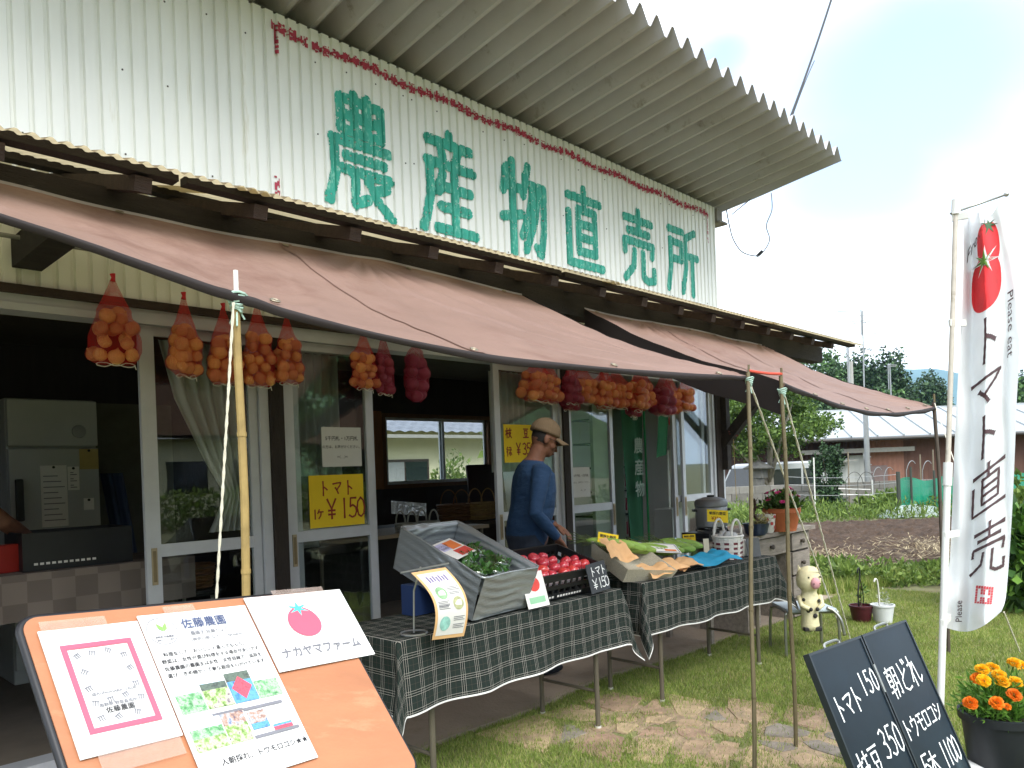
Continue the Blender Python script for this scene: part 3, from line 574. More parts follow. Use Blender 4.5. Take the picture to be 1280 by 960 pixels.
# ================================================================== awnings, poles, ropes
tarp_m = M('brown pink tarpaulin', '907468', .6, .10, 1.6, .5, 11, transl=.26, dirt=('836559', 1.3, .54))
hem_shade_m = M('shade-dark tarpaulin hem', '231b19', .75, .1, 4)  # near-black colour paints in the shade under the cloth edges
def lerp_tab(tab, x):
    if x <= tab[0][0]: return tab[0][1]
    for (a, va), (b, vb) in zip(tab, tab[1:]):
        if x <= b: return va + (vb - va) * (x - a) / (b - a)
    return tab[-1][1]
def smoothtab(tab, x): return sum(lerp_tab(tab, x + d) for d in (-.2, -.1, 0, .1, .2)) / 5
def crease(x, y, a, b, amp, w):     # a soft fold along a line
    ax_, ay, bx_, by = *a, *b; dx, dy = bx_ - ax_, by - ay; t = ((x - ax_) * dx + (y - ay) * dy) / (dx * dx + dy * dy)
    if t < 0 or t > 1: return 0
    d = (x - ax_) * dy - (y - ay) * dx; d /= math.hypot(dx, dy); d -= .10 * math.sin(t * math.pi); return amp * math.exp(-(d / w) ** 2) * math.sin(math.pi * min(1, t * 1.1 + .02))
def awning(name, label, back, front, nu=420, nv=120, seed=0, creases=(), ties=()):
    """back/front: functions s in 0..1 -> point; sagging cloth between them with a hem all round, coloured dark for underside shade"""
    t = thing(name, label, 'awning', front(.5), group='cloth awnings in front of the shop')
    def S(i, j):
        p = back(i).lerp(front(i), j); w = math.sin(math.pi * j); p.z -= .05 * w + .012 * w * fnoise(p, 1.7, seed) + .010 * fnoise((p.x, p.y, 0), 4, seed) * w
        p.z += .006 * math.sin(i * 41 + 3 * j) * (1 - j) * w + .007 * w * fnoise((p.x * 1.0, p.y * 3.2, 0), 3.1, seed + 5) + .004 * w * fnoise((p.x, p.y, 0), 11, seed + 2)
        for c_ in ties:            # creases running out from where the cloth is tied
            dx, dy = p.x - c_.x, p.y - c_.y; rr = math.hypot(dx, dy) + 1e-4; p.z += .012 * math.exp(-rr / .55) * min(1, rr / .12) * math.sin(math.atan2(dy, dx) * 15 + 2 * fnoise((p.x, p.y, 0), 2)) * min(1, (1 - j) * 12 + .3)
        for c in creases: p.z -= crease(p.x, p.y, *c)
        return p
    m_ = MB(); m_.grid(S, nu, nv); m_.build('cloth', tarp_m, t, smooth=True)
    h = MB(); e = .026
    def H(i, j): p = Vector(S(i, 1)); return p + Vector((0, -.006 - .012 * math.sin(math.pi * j), -e * j - .004 * j * math.sin(i * 30)))
    h.grid(H, nu, 2); h.build('front_hem', hem_shade_m, t, smooth=True)
    for s, nm in ((0, 'side_hem'), (1, 'side_hem')):
        q = MB(); q.grid(lambda i, j: Vector(S(s, i)) + Vector((.008 * (1 if s else -1), 0, -(.17 if seed and not s else .04) * j + .004)), 24, 1); q.build(nm, hem_shade_m, t, smooth=True)
    for sx in (.31, .655):        # welded seams
        q = MB(); q.grid(lambda i, j: Vector(S(sx + .007 * (j - .5) * 2, i)) + Vector((0, -.002, .0035)), 60, 1); q.build('seam', tarp_m, t, smooth=True)
    for k in range(7):
        for jj in (.015, .975): q = MB(); c_ = Vector(S(.04 + .92 * k / 6, jj)) + Vector((0, -.003, .006)); q.tube([c_ + Vector((.013 * math.cos(a), .011 * math.sin(a), .006 * math.sin(a))) for a in np.linspace(0, 6.28, 13)[:-1]], .0035, 5, closed=True); q.build('eyelet', M('brass eyelet', '8a8270', .4, .1, metal=.7), t)
    q = MB(); q.grid(lambda i, j: Vector(S(i, 0)) + Vector((0, .004, .012 - .02 * j)), nu, 1); q.build('back_cord_edge', M('pale tarpaulin cord', 'a9a2a8', .7, .1), t)
    return t, S
A_top_ = at(295.5, 372, 2.09); PB, PC, PD = at(936, 466, 3.62), at(977, 470, 3.75), at(1168, 503, 5.35)
f1 = []
for u, v in ((0, 262), (150, 318), (290, 365), (430, 408), (600, 443), (760, 460), (905, 470)):
    y_ = -2.07
    for _ in range(4): q = at(u, v, y=y_); y_ = -2.07 - .28 * max(0, min(1, (q.x - 1.0) / 2.5))
    f1.append((q.x, q.z, q.y))
f1 = [(-1.2, f1[0][1] + .12, -2.07)] + f1 + [(PB.x + .02, PB.z - .01, PB.y)]
def b1(s): x = -1.2 + 4.55 * s; return Vector((x, -.96, 2.44 - .012 * math.sin(s * 14)))
def fr1(s): x = -1.2 + (f1[-1][0] + 1.2) * s; return Vector((x, smoothtab([(q[0], q[2]) for q in f1], x), smoothtab([(q[0], q[1]) for q in f1], x)))
aw1, S1 = awning('awning', 'long brown-pink cloth awning covering the left and middle of the shop front', b1, fr1, ties=(A_top_, PB, Vector((2.2, -.96, 2.4)), Vector((.2, -.96, 2.4))), creases=[((1.9, -1.05), (3.3, -2.2), .026, .014), ((2.5, -1.1), (3.42, -2.15), .024, .013), ((1.55, -1.5), (1.0, -2.05), .016, .06), ((1.7, -1.6), (1.25, -2.1), -.014, .05), ((2.2, -1.8), (3.3, -2.25), .020, .012), ((2.9, -1.1), (3.48, -2.2), .020, .012)])
def b2_(s): x = 3.95 + 2.55 * s; return Vector((x, -.96, 2.42 - .008 * math.sin(s * 9)))
def fr2(s): p = PC.lerp(PD, s) + Vector((0, 0, -.03)); p.z -= .09 * math.sin(math.pi * s) ** 1.0; p.y -= .0; return p
aw2, S2 = awning('awning', 'smaller brown-pink cloth awning at the right end, sloping to the far corner pole', b2_, fr2, seed=3, ties=(PC, PD, Vector((4.6, -.96, 2.4)), Vector((6.4, -.96, 2.4))), creases=[((3.9, -1.2), (4.6, -2.2), .01, .03)])
mk = MB()
for i in range(9):                        # small white print near the left edge of the cloth
    p = Vector(S1(.345 + i * .0035, .93 - i * .006)) + Vector((0, -.004, .006)); mk.box(p, (.010, .005, .003))
mk.build('white_print', M('white print', 'd8d5d0', .7), aw1)
metal_g = M('olive painted stake', '63593f', .55, .2, 12, metal=.2, dirt=('453e2e', 15, .6)); tan = M('tan bamboo pole', '97804f', .6, .25, 14); wht = M('white painted pipe', 'd9d7d0', .5, .06)
rope_w = M('white twisted rope', 'd5d0be', .9, .15, 60); rope_g = M('green white twine', 'a9c4b6', .9, .2, 60); rope_r = M('red cord', 'c04a38', .8, .1)
def rope(p, q, r=.006, s=0.0, n=60):
    P = sag(p, q, s, n); m_ = MB()
    for ph in (0, math.pi): m_.tube([c + (RT * math.cos(i * 1.3 + ph) + UP * math.sin(i * 1.3 + ph)) * r * .45 for i, c in enumerate(P)], r * .62, 5)
    return m_
def knot(c, r, n=4):
    m_ = MB()
    for k in range(n):
        pts = [Vector(c) + Vector((math.cos(a) * r * (1 + .3 * k), math.sin(a) * r * (1 + .2 * k), (k - n / 2) * r * .7 + .4 * r * math.sin(a * 2 + k))) for a in np.linspace(0, 6.28, 12)]; m_.tube(pts, r * .33, 5)
    for k in range(3): a = k * 2.1; m_.tube([Vector(c) + Vector((0, 0, -r)), Vector(c) + Vector((math.cos(a) * r * 1.8, math.sin(a) * r * 1.8, -r * 4 - k * r))], r * .25, 5)
    return m_
def pole(label, top, foot, r, mat, tip=None, kn=None, km=None):
    t = thing('awning_pole', label, 'pole', foot, group='poles holding up the awnings'); top = Vector(top); foot = Vector(foot)
    P = [foot.lerp(top, i / 10) + RT * .004 * math.sin(i * 1.1) for i in range(11)]
    m_ = MB(); m_.tube(P, r, 10)
    for i in (2, 4, 6, 8): m_.tube([P[i] - Vector((0, 0, .006)), P[i] + Vector((0, 0, .006))], r * 1.16, 10)
    m_.build('shaft', mat, t, smooth='auto')
    if tip: MB().tube([top - (top - foot).normalized() * .0, top + (top - foot).normalized() * tip], r * .6, 8).build('tip_pin', wht if mat is tan else metal_g, t)
    if kn: knot(kn, r * 1.05, 6).build('rope_knot', km or rope_w, t)
    return t
A_top = at(295.5, 372, 2.09); A_foot = at(294, 1290, 1.93); A_foot = Vector((A_top.x - .01, A_top.y, 0))
pole('tan bamboo pole with a rope knot under the near edge of the awning', A_top, A_foot, .0115, tan, .075, A_top - Vector((0, 0, .01)), rope_g)
fB, fC, fD = at(943, 988, z=0), at(995, 935, z=0), at(1186, 818, z=0)
pole('olive metal pole left of its neighbour, red cord at the top, holding the long awning', PB, fB, .0095, metal_g, .04, PB - Vector((0, 0, .04)), rope_g)
pole('olive metal pole standing on the flagstones at the near corner of the smaller awning', PC, fC, .0098, metal_g, .04, PC - Vector((0, 0, .08)), rope_g)
pole('dark metal pole at the far right corner of the smaller awning behind the white flag', PD, fD, .012, M('dark brown stake', '4a4036', .6, .2), .06)
rp = lambda m_, label, mat=rope_w, nm='guy_rope': one(nm, m_, mat, label, 'rope', group='ropes staying the awning poles')
rp(rope(at(292, 378, 2.06), at(262, 900, 2.14), .0045), 'white rope running down beside the tan bamboo pole')
gB = at(1063, 800, z=0.01)
rp(rope(PB - Vector((0, 0, .04)), at(1052, 790, z=.01), .006, .0), 'pale guy rope from the pole nearest the tables down to the lawn')
rp(rope(PC - Vector((0, 0, .05)), gB, .006, .0), 'pale guy rope from the flagstone pole down to the lawn behind the chalkboard')
rp(MB().tube(sag(PB + Vector((0, 0, .01)), PC + Vector((0, 0, .01)), .004, 12), .007, 6), 'red cord tied between the tops of the two olive poles', rope_r, 'tie_cord')
rp(MB().tube(sag(PD, at(1215, 640, 4.3), .01, 12), .003, 5), 'thin cord from the far right awning pole towards the flag pole')
# ================================================================== onion nets
on_m = M('onion skin', 'dcae70', .42, .3, 14, .1, 60, rnd=.28, spec=.4, stretch=(1, 1, .3)); on_p = M('purple onion skin', '7d3a55', .4, .2, 10, rnd=.2, spec=.5, stretch=(1, 1, .3))
def net_mat(name, col, dens):
    m = bpy.data.materials.new(name); m.use_nodes = True; t = m.node_tree; n = t.nodes; l = t.links; n.clear(); o = n.new('ShaderNodeOutputMaterial'); p = n.new('ShaderNodeBsdfPrincipled'); p.inputs['Base Color'].default_value = (*lin(col), 1); p.inputs['Roughness'].default_value = .45
    tl = n.new('ShaderNodeBsdfTranslucent'); tl.inputs[0].default_value = (*lin(col), 1); m1 = n.new('ShaderNodeMixShader'); m1.inputs[0].default_value = .35; l.new(p.outputs[0], m1.inputs[1]); l.new(tl.outputs[0], m1.inputs[2])
    tr = n.new('ShaderNodeBsdfTransparent'); ms = n.new('ShaderNodeMixShader'); uv = n.new('ShaderNodeUVMap'); sx = n.new('ShaderNodeSeparateXYZ'); l.new(uv.outputs[0], sx.inputs[0])
    def line(sock, fr):
        a = n.new('ShaderNodeMath'); a.operation = 'MULTIPLY'; a.inputs[1].default_value = fr; l.new(sock, a.inputs[0]); b = n.new('ShaderNodeMath'); b.operation = 'FRACT'; l.new(a.outputs[0], b.inputs[0]); c = n.new('ShaderNodeMath'); c.operation = 'LESS_THAN'; c.inputs[1].default_value = dens; l.new(b.outputs[0], c.inputs[0]); return c.outputs[0]
    mxn = n.new('ShaderNodeMath'); mxn.operation = 'MAXIMUM'; l.new(line(sx.outputs[0], 190), mxn.inputs[0]); l.new(line(sx.outputs[1], 190), mxn.inputs[1])
    l.new(mxn.outputs[0], ms.inputs[0]); l.new(tr.outputs[0], ms.inputs[1]); l.new(m1.outputs[0], ms.inputs[2]); l.new(ms.outputs[0], o.inputs[0]); return m
net_r = net_mat('red netting', 'cc2c26', .21); net_p = net_mat('pink red netting', 'b02a44', .24); net_top = M('gathered red net', 'c01f2c', .5, .1)
om = MB(); om.lathe([(.0, -.92), (.25, -.93), (.62, -.72), (.93, -.3), (1.0, .05), (.92, .4), (.66, .70), (.34, .88), (.14, 1.02), (.08, 1.2), (.0, 1.22)], 12)
onion_me = om.mesh('onion', on_m, smooth=True); onion_pe = om.mesh('onion', on_p, smooth=True)
tie_m = M('white string', 'd8d8d2', .8, .1)
def onion_bag(label, x, y, ztop, zbot, wid, purple=False, r=.036, seed=0, pointed=False, hang=2.495):
    R_ = random.Random(seed); t = thing('onion_net', label, 'onion bag', (x, y, zbot), R_.uniform(-.3, .3), group='nets of onions hanging above the doors')
    wid *= 1.16; r *= 1.0; H = ztop - zbot; hb = H * (.62 if not pointed else .84); dp = wid * .62; balls = []
    z = r; li = 0
    while z < hb:
        wz = wid * (1 if z < hb * .5 else 1 - .42 * (z - hb * .5) / (hb * .5 + 1e-6))
        if pointed and z < .1: wz *= .45 + z * 5.5
        row = max(1, int(round(wz / (r * 1.85)))) - (li % 2 if wz > r * 5.2 else 0)
        for d in (-1, 1):
            for k in range(row):
                xx = ((k + .5) / row - .5) * (wz - .2 * r) * (.82 if li % 2 else 1) + R_.uniform(-.3, .3) * r; yy = d * (dp / 2 - r * .9) * .9 + R_.uniform(-.25, .25) * r
                rr = r * R_.uniform(.80, 1.12); balls.append((xx, yy, min(z + R_.uniform(-.3, .3) * r + (.5 * r if d > 0 else 0), hb), rr))
        z += r * 1.66; li += 1
    for xx, yy, zz, rr in balls:
        o = bpy.data.objects.new('onion', onion_pe if purple else onion_me); COL.objects.link(o); o.parent = t; o.location = (xx, yy, zz); o.scale = (rr, rr, rr * R_.uniform(.86, .98)); o.rotation_euler = (R_.uniform(-1.2, 1.2), R_.uniform(-1.2, 1.2), R_.uniform(0, 6))
    na, nz_ = 36, 30; Rr = np.zeros((nz_ + 1, na)); zs = np.linspace(-.004, H, nz_ + 1)
    for k, z in enumerate(zs):
        for j in range(na):
            an = 2 * math.pi * j / na; d = (math.cos(an), math.sin(an)); best = .012
            for xx, yy, zz, rr in balls:
                q = rr * 1.06; h2 = q * q - (z - zz) ** 2
                if h2 <= 0: continue
                b = xx * d[0] + yy * d[1]; c = xx * xx + yy * yy - h2; di = b * b - c
                if di > 0: best = max(best, b + math.sqrt(di))
            el = (1.06 * wid / 2, .9 * dp / 2)
            if z < hb: sh = min(1, .72 + z / hb * 1.2) * (1 if z < hb * .5 else 1 - .40 * (z - hb * .5) / (hb * .5)); sh *= (.45 + 5.5 * z if pointed and z < .1 else 1); best = max(best, sh * .93 / math.sqrt((d[0] / el[0]) ** 2 + (d[1] / el[1]) ** 2))
            if z > hb: g = (H - z) / (H - hb); best = max(best, (.010 + g ** 1.1 * .29 * wid) * math.hypot(d[0], d[1] * .6))
            Rr[k, j] = best
    for it in range(2): Rr = np.maximum(Rr, (np.roll(Rr, 1, 1) + np.roll(Rr, -1, 1)) / 2 * .97); Rr[1:-1] = np.maximum(Rr[1:-1], (Rr[2:] + Rr[:-2]) / 2 * .98)
    m_ = MB(); m_.grid(lambda i, j: (lambda k, a: (math.cos(a) * Rr[k, int(round(i * na)) % na], math.sin(a) * Rr[k, int(round(i * na)) % na], zs[k]))(int(round(j * nz_)), 2 * math.pi * i), na, nz_, uvfn=lambda i, j: (i * wid * 2.6, j * H))
    m_.build('net', net_p if purple else net_r, t, smooth=True, world=False)
    b = MB(); pts = [(math.cos(a) * Rr[0, int(a / 6.2832 * na) % na] * 1.02, math.sin(a) * .5 * Rr[0, int(a / 6.2832 * na) % na], -.004 - .008 * math.sin(a * 3)) for a in np.linspace(0, 6.2, 30)]
    if not pointed:
        b.tube(pts + [(pts[0][0] * 1.05, 0, -.025)], .0026, 5); b.build('hem_string', tie_m, t, world=False)
    g = MB(); g.tube([(0, 0, H * .985), (.003, 0, H + .012), (0, 0, H + .03)], [.012, .009, .013], 8); g.build('gathered_top', net_top, t, world=False)
    for dx in (-.008, .0, .009): s = MB().tube([(dx * .4, 0, H + .015), (dx, 0, max(H + .04, (hang - zbot)))], .0022, 5); s.build('hanging_string', tie_m, t, world=False)
    return t
YBG = -.15
bags = [('net of orange onions farthest left, above the open doorway', 1.322, 2.37, 1.965, .205, 0, .037, 0), ('narrow net of orange onions, second from the left, in front of the curtain', 1.66, 2.33, 1.93, .145, 0, .036, 0),
 ('net of orange onions hanging behind the tan bamboo pole', 1.868, 2.30, 1.90, .16, 0, .036, 0), ('net of orange onions just right of the tan bamboo pole', 2.062, 2.345, 1.90, .155, 0, .034, 0), ('net of orange onions over the dark door post', 2.242, 2.30, 1.925, .15, 0, .034, 0),
 ('net of small orange onions above the yellow tomato poster door', 2.762, 2.275, 1.92, .165, 0, .030, 0), ('slim net of purple onions touching a net of small orange onions', 2.912, 2.27, 1.895, .12, 1, .034, 0), ('plump net of purple onions hanging alone with a pointed end', 3.17, 2.235, 1.855, .16, 1, .042, 1),
 ('net of pale orange onions at the left of the right-hand cluster, above the cap', 4.33, 2.245, 1.905, .22, 0, .036, 0), ('net of orange onions, second in the right-hand cluster', 4.53, 2.24, 1.90, .17, 0, .034, 0), ('dark net of purple onions wedged between orange ones in the right-hand cluster', 4.735, 2.25, 1.90, .13, 1, .036, 0),
 ('net of yellow-orange onions, fourth in the right-hand cluster', 4.95, 2.245, 1.915, .21, 0, .034, 0), ('net of orange onions, fifth in the right-hand cluster above the notice', 5.17, 2.24, 1.895, .17, 0, .033, 0), ('wide net of pale orange onions in the middle of the right-hand cluster', 5.42, 2.24, 1.89, .23, 0, .035, 0),
 ('net of orange onions before the gap where shelves show', 5.66, 2.245, 1.87, .19, 0, .034, 0), ('net of orange onions left of the large purple net', 5.86, 2.24, 1.91, .17, 0, .036, 0), ('large net of purple onions in front of the green banner', 6.07, 2.235, 1.84, .20, 1, .042, 0),
 ('net of orange onions right of the large purple net', 6.28, 2.24, 1.86, .18, 0, .036, 0), ('last net of orange onions at the right end of the row', 6.46, 2.245, 1.89, .17, 0, .035, 0)]
for i, (lb, x, zt, zb, w, pu, r, po) in enumerate(bags): onion_bag(lb, x, YBG + (.03 if i % 2 else -.03) * (i > 7), zt, zb, w * (1.25 if i > 7 else 1), bool(pu), r * (1.12 if i > 7 else 1), i + 1, bool(po))
# extra nets behind the front row of the cluster
for i, (lb, x, zt, zb, w, pu) in enumerate([('low net of dark red onions half hidden behind the right-hand cluster', 4.84, 2.15, 1.86, .15, 1), ('net of orange onions half hidden behind the middle of the right-hand cluster', 5.30, 2.2, 1.885, .16, 0), ('low net of red onions peeping out under the cluster beside the shelves', 5.76, 2.13, 1.83, .14, 1)]): onion_bag(lb, x, -.06, zt, zb, w, bool(pu), .034, 40 + i)
# ================================================================== tables and goods
def plaid():
    m = bpy.data.materials.new('plaid cloth'); m.use_nodes = True; t = m.node_tree; n = t.nodes; l = t.links; p = n['Principled BSDF']; p.inputs['Roughness'].default_value = .9; p.inputs['Specular IOR Level'].default_value = .15
    uv = n.new('ShaderNodeUVMap'); sx = n.new('ShaderNodeSeparateXYZ'); l.new(uv.outputs[0], sx.inputs[0])
    def mth(op, a, b=None):
        k = n.new('ShaderNodeMath'); k.operation = op
        for i, q in enumerate((a, b)):
            if q is None: continue
            if isinstance(q, (int, float)): k.inputs[i].default_value = q
            else: l.new(q, k.inputs[i])
        return k.outputs[0]
    def lines(s, per, offs, w):
        o = None
        for f in offs:
            d = mth('ABSOLUTE', mth('SUBTRACT', mth('FRACT', mth('ADD', mth('DIVIDE', s, per), 10 - f + .5)), .5)); q = mth('LESS_THAN', d, w / per); o = q if o is None else mth('MAXIMUM', o, q)
        return o
    per = .075; hw = .00085
    wl = mth('MAXIMUM', lines(sx.outputs[0], per, (.0, .13, .26), hw), lines(sx.outputs[1], per, (.0, .13, .26), hw))
    rl = mth('MAXIMUM', lines(sx.outputs[0], per, (.62,), .0008), lines(sx.outputs[1], per, (.62,), .0008))
    band = mth('ADD', lines(sx.outputs[0], per, (.11,), .013), lines(sx.outputs[1], per, (.11,), .013))
    nz = n.new('ShaderNodeTexNoise'); nz.inputs['Scale'].default_value = 700; l.new(uv.outputs[0], nz.inputs['Vector'])
    def mix(f, a, b):
        k = n.new('ShaderNodeMix'); k.data_type = 'RGBA'; l.new(f, k.inputs[0])
        for i, q in ((6, a), (7, b)):
            if isinstance(q, tuple): k.inputs[i].default_value = (*q, 1)
            else: l.new(q, k.inputs[i])
        return k.outputs[2]
    c = mix(mth('MULTIPLY', band, .5), lin('232c28'), lin('121615')); c = mix(mth('MULTIPLY', rl, .15), c, lin('8a6a60')); c = mix(mth('MULTIPLY', wl, mth('MULTIPLY', nz.outputs[0], 1.15)), c, lin('b5b2a8'))
    l.new(c, p.inputs['Base Color']); return m
plaid_m = plaid(); hem_w = M('white cloth selvage', 'd9d8d2', .9, .05); tleg = M('grey brown steel tube', '6d6658', .45, .1, metal=.4); ttop = M('table board', '8b7a62', .6, .1)
def table(label, clabel, A, B, depth, H, drop, seed):
    A = Vector((*A, 0)); B = Vector((*B, 0)); ex = (B - A).normalized(); ey = Vector((-ex.y, ex.x, 0)); Lg = (B - A).length; ang = math.atan2(ex.y, ex.x)
    t = thing('folding_table', label, 'table', A, ang, group='folding tables in front of the doors')
    MB().b2((0, 0, H - .03), (Lg, depth, H), bev=.004).build('table_top', ttop, t, world=False)
    for x in (.18, Lg - .18):
        for y in (.03, depth - .03):
            g = MB(); g.tube([(x, y, .012), (x, y, H - .03)], .0135, 10); g.build('leg', tleg, t, world=False, smooth='auto'); 
            MB().tube([(x, y, -.004 + (.02 if False else 0)), (x, y, .018)], .0165, 10).build('foot_cap', M('white rubber foot', 'c9c6be', .7), t, world=False)
        MB().tube([(x, .03, .20), (x, depth - .03, .20)], .009, 8).build('stretcher', tleg, t, world=False)
    c = thing('tablecloth', clabel, 'tablecloth', A + UP * H, ang, group='dark plaid tablecloths')
    m_ = MB(); nu, nv = 270, 136; e = .003
    def S(i, j):
        p = -drop + (Lg + 2 * drop) * i; q = -drop * 1.0 + (depth + 2 * drop) * j
        ox = -1 if p < 0 else (1 if p > Lg else 0); oy = -1 if q < 0 else (1 if q > depth else 0); px = min(max(p, 0), Lg); qy = min(max(q, 0), depth); dx = abs(p - px); dy = abs(q - qy); d = math.hypot(dx, dy)
        if not ox and not oy: return Vector((px, qy, e + .0015 * fnoise((px, qy, 0), 6, seed)))
        rp = .012 * math.sin(p * 17 + seed) + .02 * fnoise((p, q, 0), 2.6, seed); fl = .018 + .10 * d * (.5 + .3 * math.sin(p * 9 + seed * 2)) + rp * d * 4
        if ox and oy:
            a = math.atan2(dy, dx); b = abs(a - math.pi / 4) / (math.pi / 4); fo = (1 - b) * .9
            f = fl * 1.0 + fo * d * .28
            return Vector((px + ox * f * (math.cos(a) * .9 + .08), qy + oy * f * (math.sin(a) * .9 + .08), e - d * (.985 - .07 * fo)))
        return Vector((px + ox * fl, qy + oy * fl, e - d * (.99 - .02 * abs(math.sin(p * 7)))))
    U = lambda i, j: (-drop + (Lg + 2 * drop) * i, -drop + (depth + 2 * drop) * j)
    m_.grid(S, nu, nv, uvfn=U)
    m_.mi = [1 if (k % nu in (0, nu - 1) or k // nu in (0, nv - 1)) else 0 for k in range(len(m_.f))]
    m_.build('cloth', [plaid_m, hem_w], c, smooth=True, world=False); return t, c, (A, ex, ey, ang)
TH = .715
t1, c1, fr_1 = table('folding table under the plaid cloth with the grey and black crates', 'dark green plaid tablecloth under the grey wrapped crate and the tomato crate', (1.85, -1.60), (3.34, -1.59), .45, TH, .305, 1)
t2, c2, fr_2 = table('folding table under the plaid cloth with the corn and baskets', 'dark green plaid tablecloth under the corn, blue paper and white basket', (3.56, -1.60), (5.0, -1.69), .45, TH + .005, .305, 5)
TZ = TH + .006
# ---- grey wrapped crate
bagm = M('silver grey plastic sheet', '979da0', .27, .05, 9, .18, 45, spec=.7, coat=.3, metal=.45, stretch=(1, 1, 3))
g0 = Vector((2.25, -1.60, TZ + .008)); gm = frame(g0, (.995, .06, 0), (-.19, .91, .365))
crate = thing('wrapped_crate', 'open crate wrapped in shiny grey plastic, propped up at the back', 'crate', g0)
W_, D_, H_ = .375, .55, .215
m_ = MB(); per = [(0, 0), (W_, 0), (W_, D_), (0, D_)]
def loop(f, z, off, k):
    # perimeter param f 0..4
    s = int(f) % 4; t = f - int(f); a = per[s]; b = per[(s + 1) % 4]; x = a[0] + (b[0] - a[0]) * t; y = a[1] + (b[1] - a[1]) * t
    nx, ny = ((0, -1), (1, 0), (0, 1), (-1, 0))[s]; w = .0045 * math.sin((z * 150 + t * 9 + s) + 2 * math.sin(t * 6 + s)) + .005 * fnoise((x * 3, y * 3, z * 18), 3, k); w *= math.sin(math.pi * min(1, max(0, t * 1.0))) ** .3
    return gm @ Vector((x + nx * (off + w), y + ny * (off + w), z))
m_.grid(lambda i, j: loop(min(i * 4, 3.9999), H_ * j, .012 * j, 1), 160, 18)                       # outside
m_.grid(lambda i, j: loop(min(i * 4, 3.9999), H_ - .10 * j, .012 - .03 * (1 if j > .1 else j * 10), 2), 160, 14)
m_.grid(lambda i, j: gm @ Vector((.018 + (W_ - .036) * i, .018 + (D_ - .036) * j, .13 + .01 * fnoise((i * 5, j * 5, 0), 2))), 20, 20)
m_.add([gm @ Vector(p) for p in ((0, 0, .001), (W_, 0, .001), (W_, D_, .001), (0, D_, .001))], [(0, 3, 2, 1)])
m_.build('plastic_wrap', bagm, crate, smooth=True)
rimb = MB(); rimb.tube([loop(f, H_ - .004, .008, 1) for f in np.linspace(0, 3.99, 64)], .006, 6, closed=True); rimb.build('rim_roll', bagm, crate, smooth=True)
pr = MB(); pr.b2((2.20, -1.26, TZ), (2.52, -1.17, .862)); one('support_box', pr, M('blue plastic', '22365f', .5, .1), 'blue plastic box propping up the back of the grey wrapped crate', 'box')
green = M('spinach leaf', '3f6b2a', .5, .25, 20, rnd=.1); film = glass('clear film', (.95, .97, .96), 1.6)
for k, (x, y, a) in enumerate([(.09, .10, .2), (.20, .09, -.2), (.29, .14, .5), (.14, .22, .1), (.26, .27, -.3)]):
    c = gm @ Vector((x, y + .03, .135)); t = thing('greens_pack', ['bag of greens nearest the front left of the grey crate', 'bag of greens at the front middle of the grey crate', 'bag of greens at the front right of the grey crate', 'bag of greens behind the orange printed card in the grey crate', 'bag of greens at the right side of the grey crate'][k], 'vegetables', c, 0, 'bags of greens in the grey crate')
    R3 = gm.to_3x3(); q = np.clip(rng.normal(size=(150, 3)), -1.3, 1.3) * np.array((.030, .036, .02)); q[:, 2] = np.abs(q[:, 2]) + .015; ca, sa = math.cos(a), math.sin(a); q = np.stack([q[:, 0] * ca - q[:, 1] * sa, q[:, 0] * sa + q[:, 1] * ca, q[:, 2]], 1)
    V, Fq = leaves(q, .034, .4, .6); V = V @ np.array(R3).T; npmesh('leaf_bunch', V, Fq, green, t)
    b = MB(); b.ball((0, 0, 0), (.05, .07, .035), 14, 8); b.v = [tuple(R3 @ Vector((v[0] * ca - v[1] * sa, v[0] * sa + v[1] * ca, v[2] + .03 + .006 * fnoise(v, 30)))) for v in b.v]; b.build('clear_bag', film, t, smooth=True, world=False)
paper = M('white paper', 'dedcd6', .8, .03, 30); inkb = M('black ink', '26262a', .8, .1); inkg = M('grey ink', '76767c', .8, .1); orange = M('orange print', 'd9773c', .7, .1); redp = M('red print', 'c4453a', .7, .1); yel = M('yellow card', 'e3c422', .75, .04); paleb = M('pale violet print', 'b9b6d6', .8, .1)
def sheet(m_, mt, x0, y0, x1, y1, z, m=0, bend=0.0): m_.add([mt @ Vector((x, y, z)) for x, y in ((x0, y0), (x1, y0), (x1, y1), (x0, y1))], [(0, 1, 2, 3)], m)
def card(name, label, cat, mt, w, h, th=.0015, mat=None, group=None):
    t = thing(name, label, cat, mt @ Vector((w / 2, 0, 0)), group=group); MB().prism([(0, 0), (w, 0), (w, h), (0, h)], -th, 0, mt).build('card', mat or paper, t); return t
mt = gm @ Matrix.Translation((.04, .20, .20)) @ Matrix.Scale(1.25, 4) @ Euler((.05, .05, .35)).to_matrix().to_4x4()
t = card('printed_card', 'orange and white printed card lying on the greens in the grey crate', 'card', mt, .17, .12)
b = MB(); sheet(b, mt, .01, .06, .09, .11, .0006); b.build('violet_panel', paleb, t); b = MB(); sheet(b, mt, .075, .055, .155, .108, .001); b.build('orange_panel', orange, t); b = MB(); sheet(b, mt, .06, .008, .165, .05, .0006); b.build('red_panel', redp, t)
b = MB()
for y, s_, x_ in ((.085, 'ほうれん草', .012), (.068, '旬の野菜', .012)): text(b, s_, .015, mt @ Matrix.Translation((x_, y, .0016)))
b.build('lettering', inkb, t)
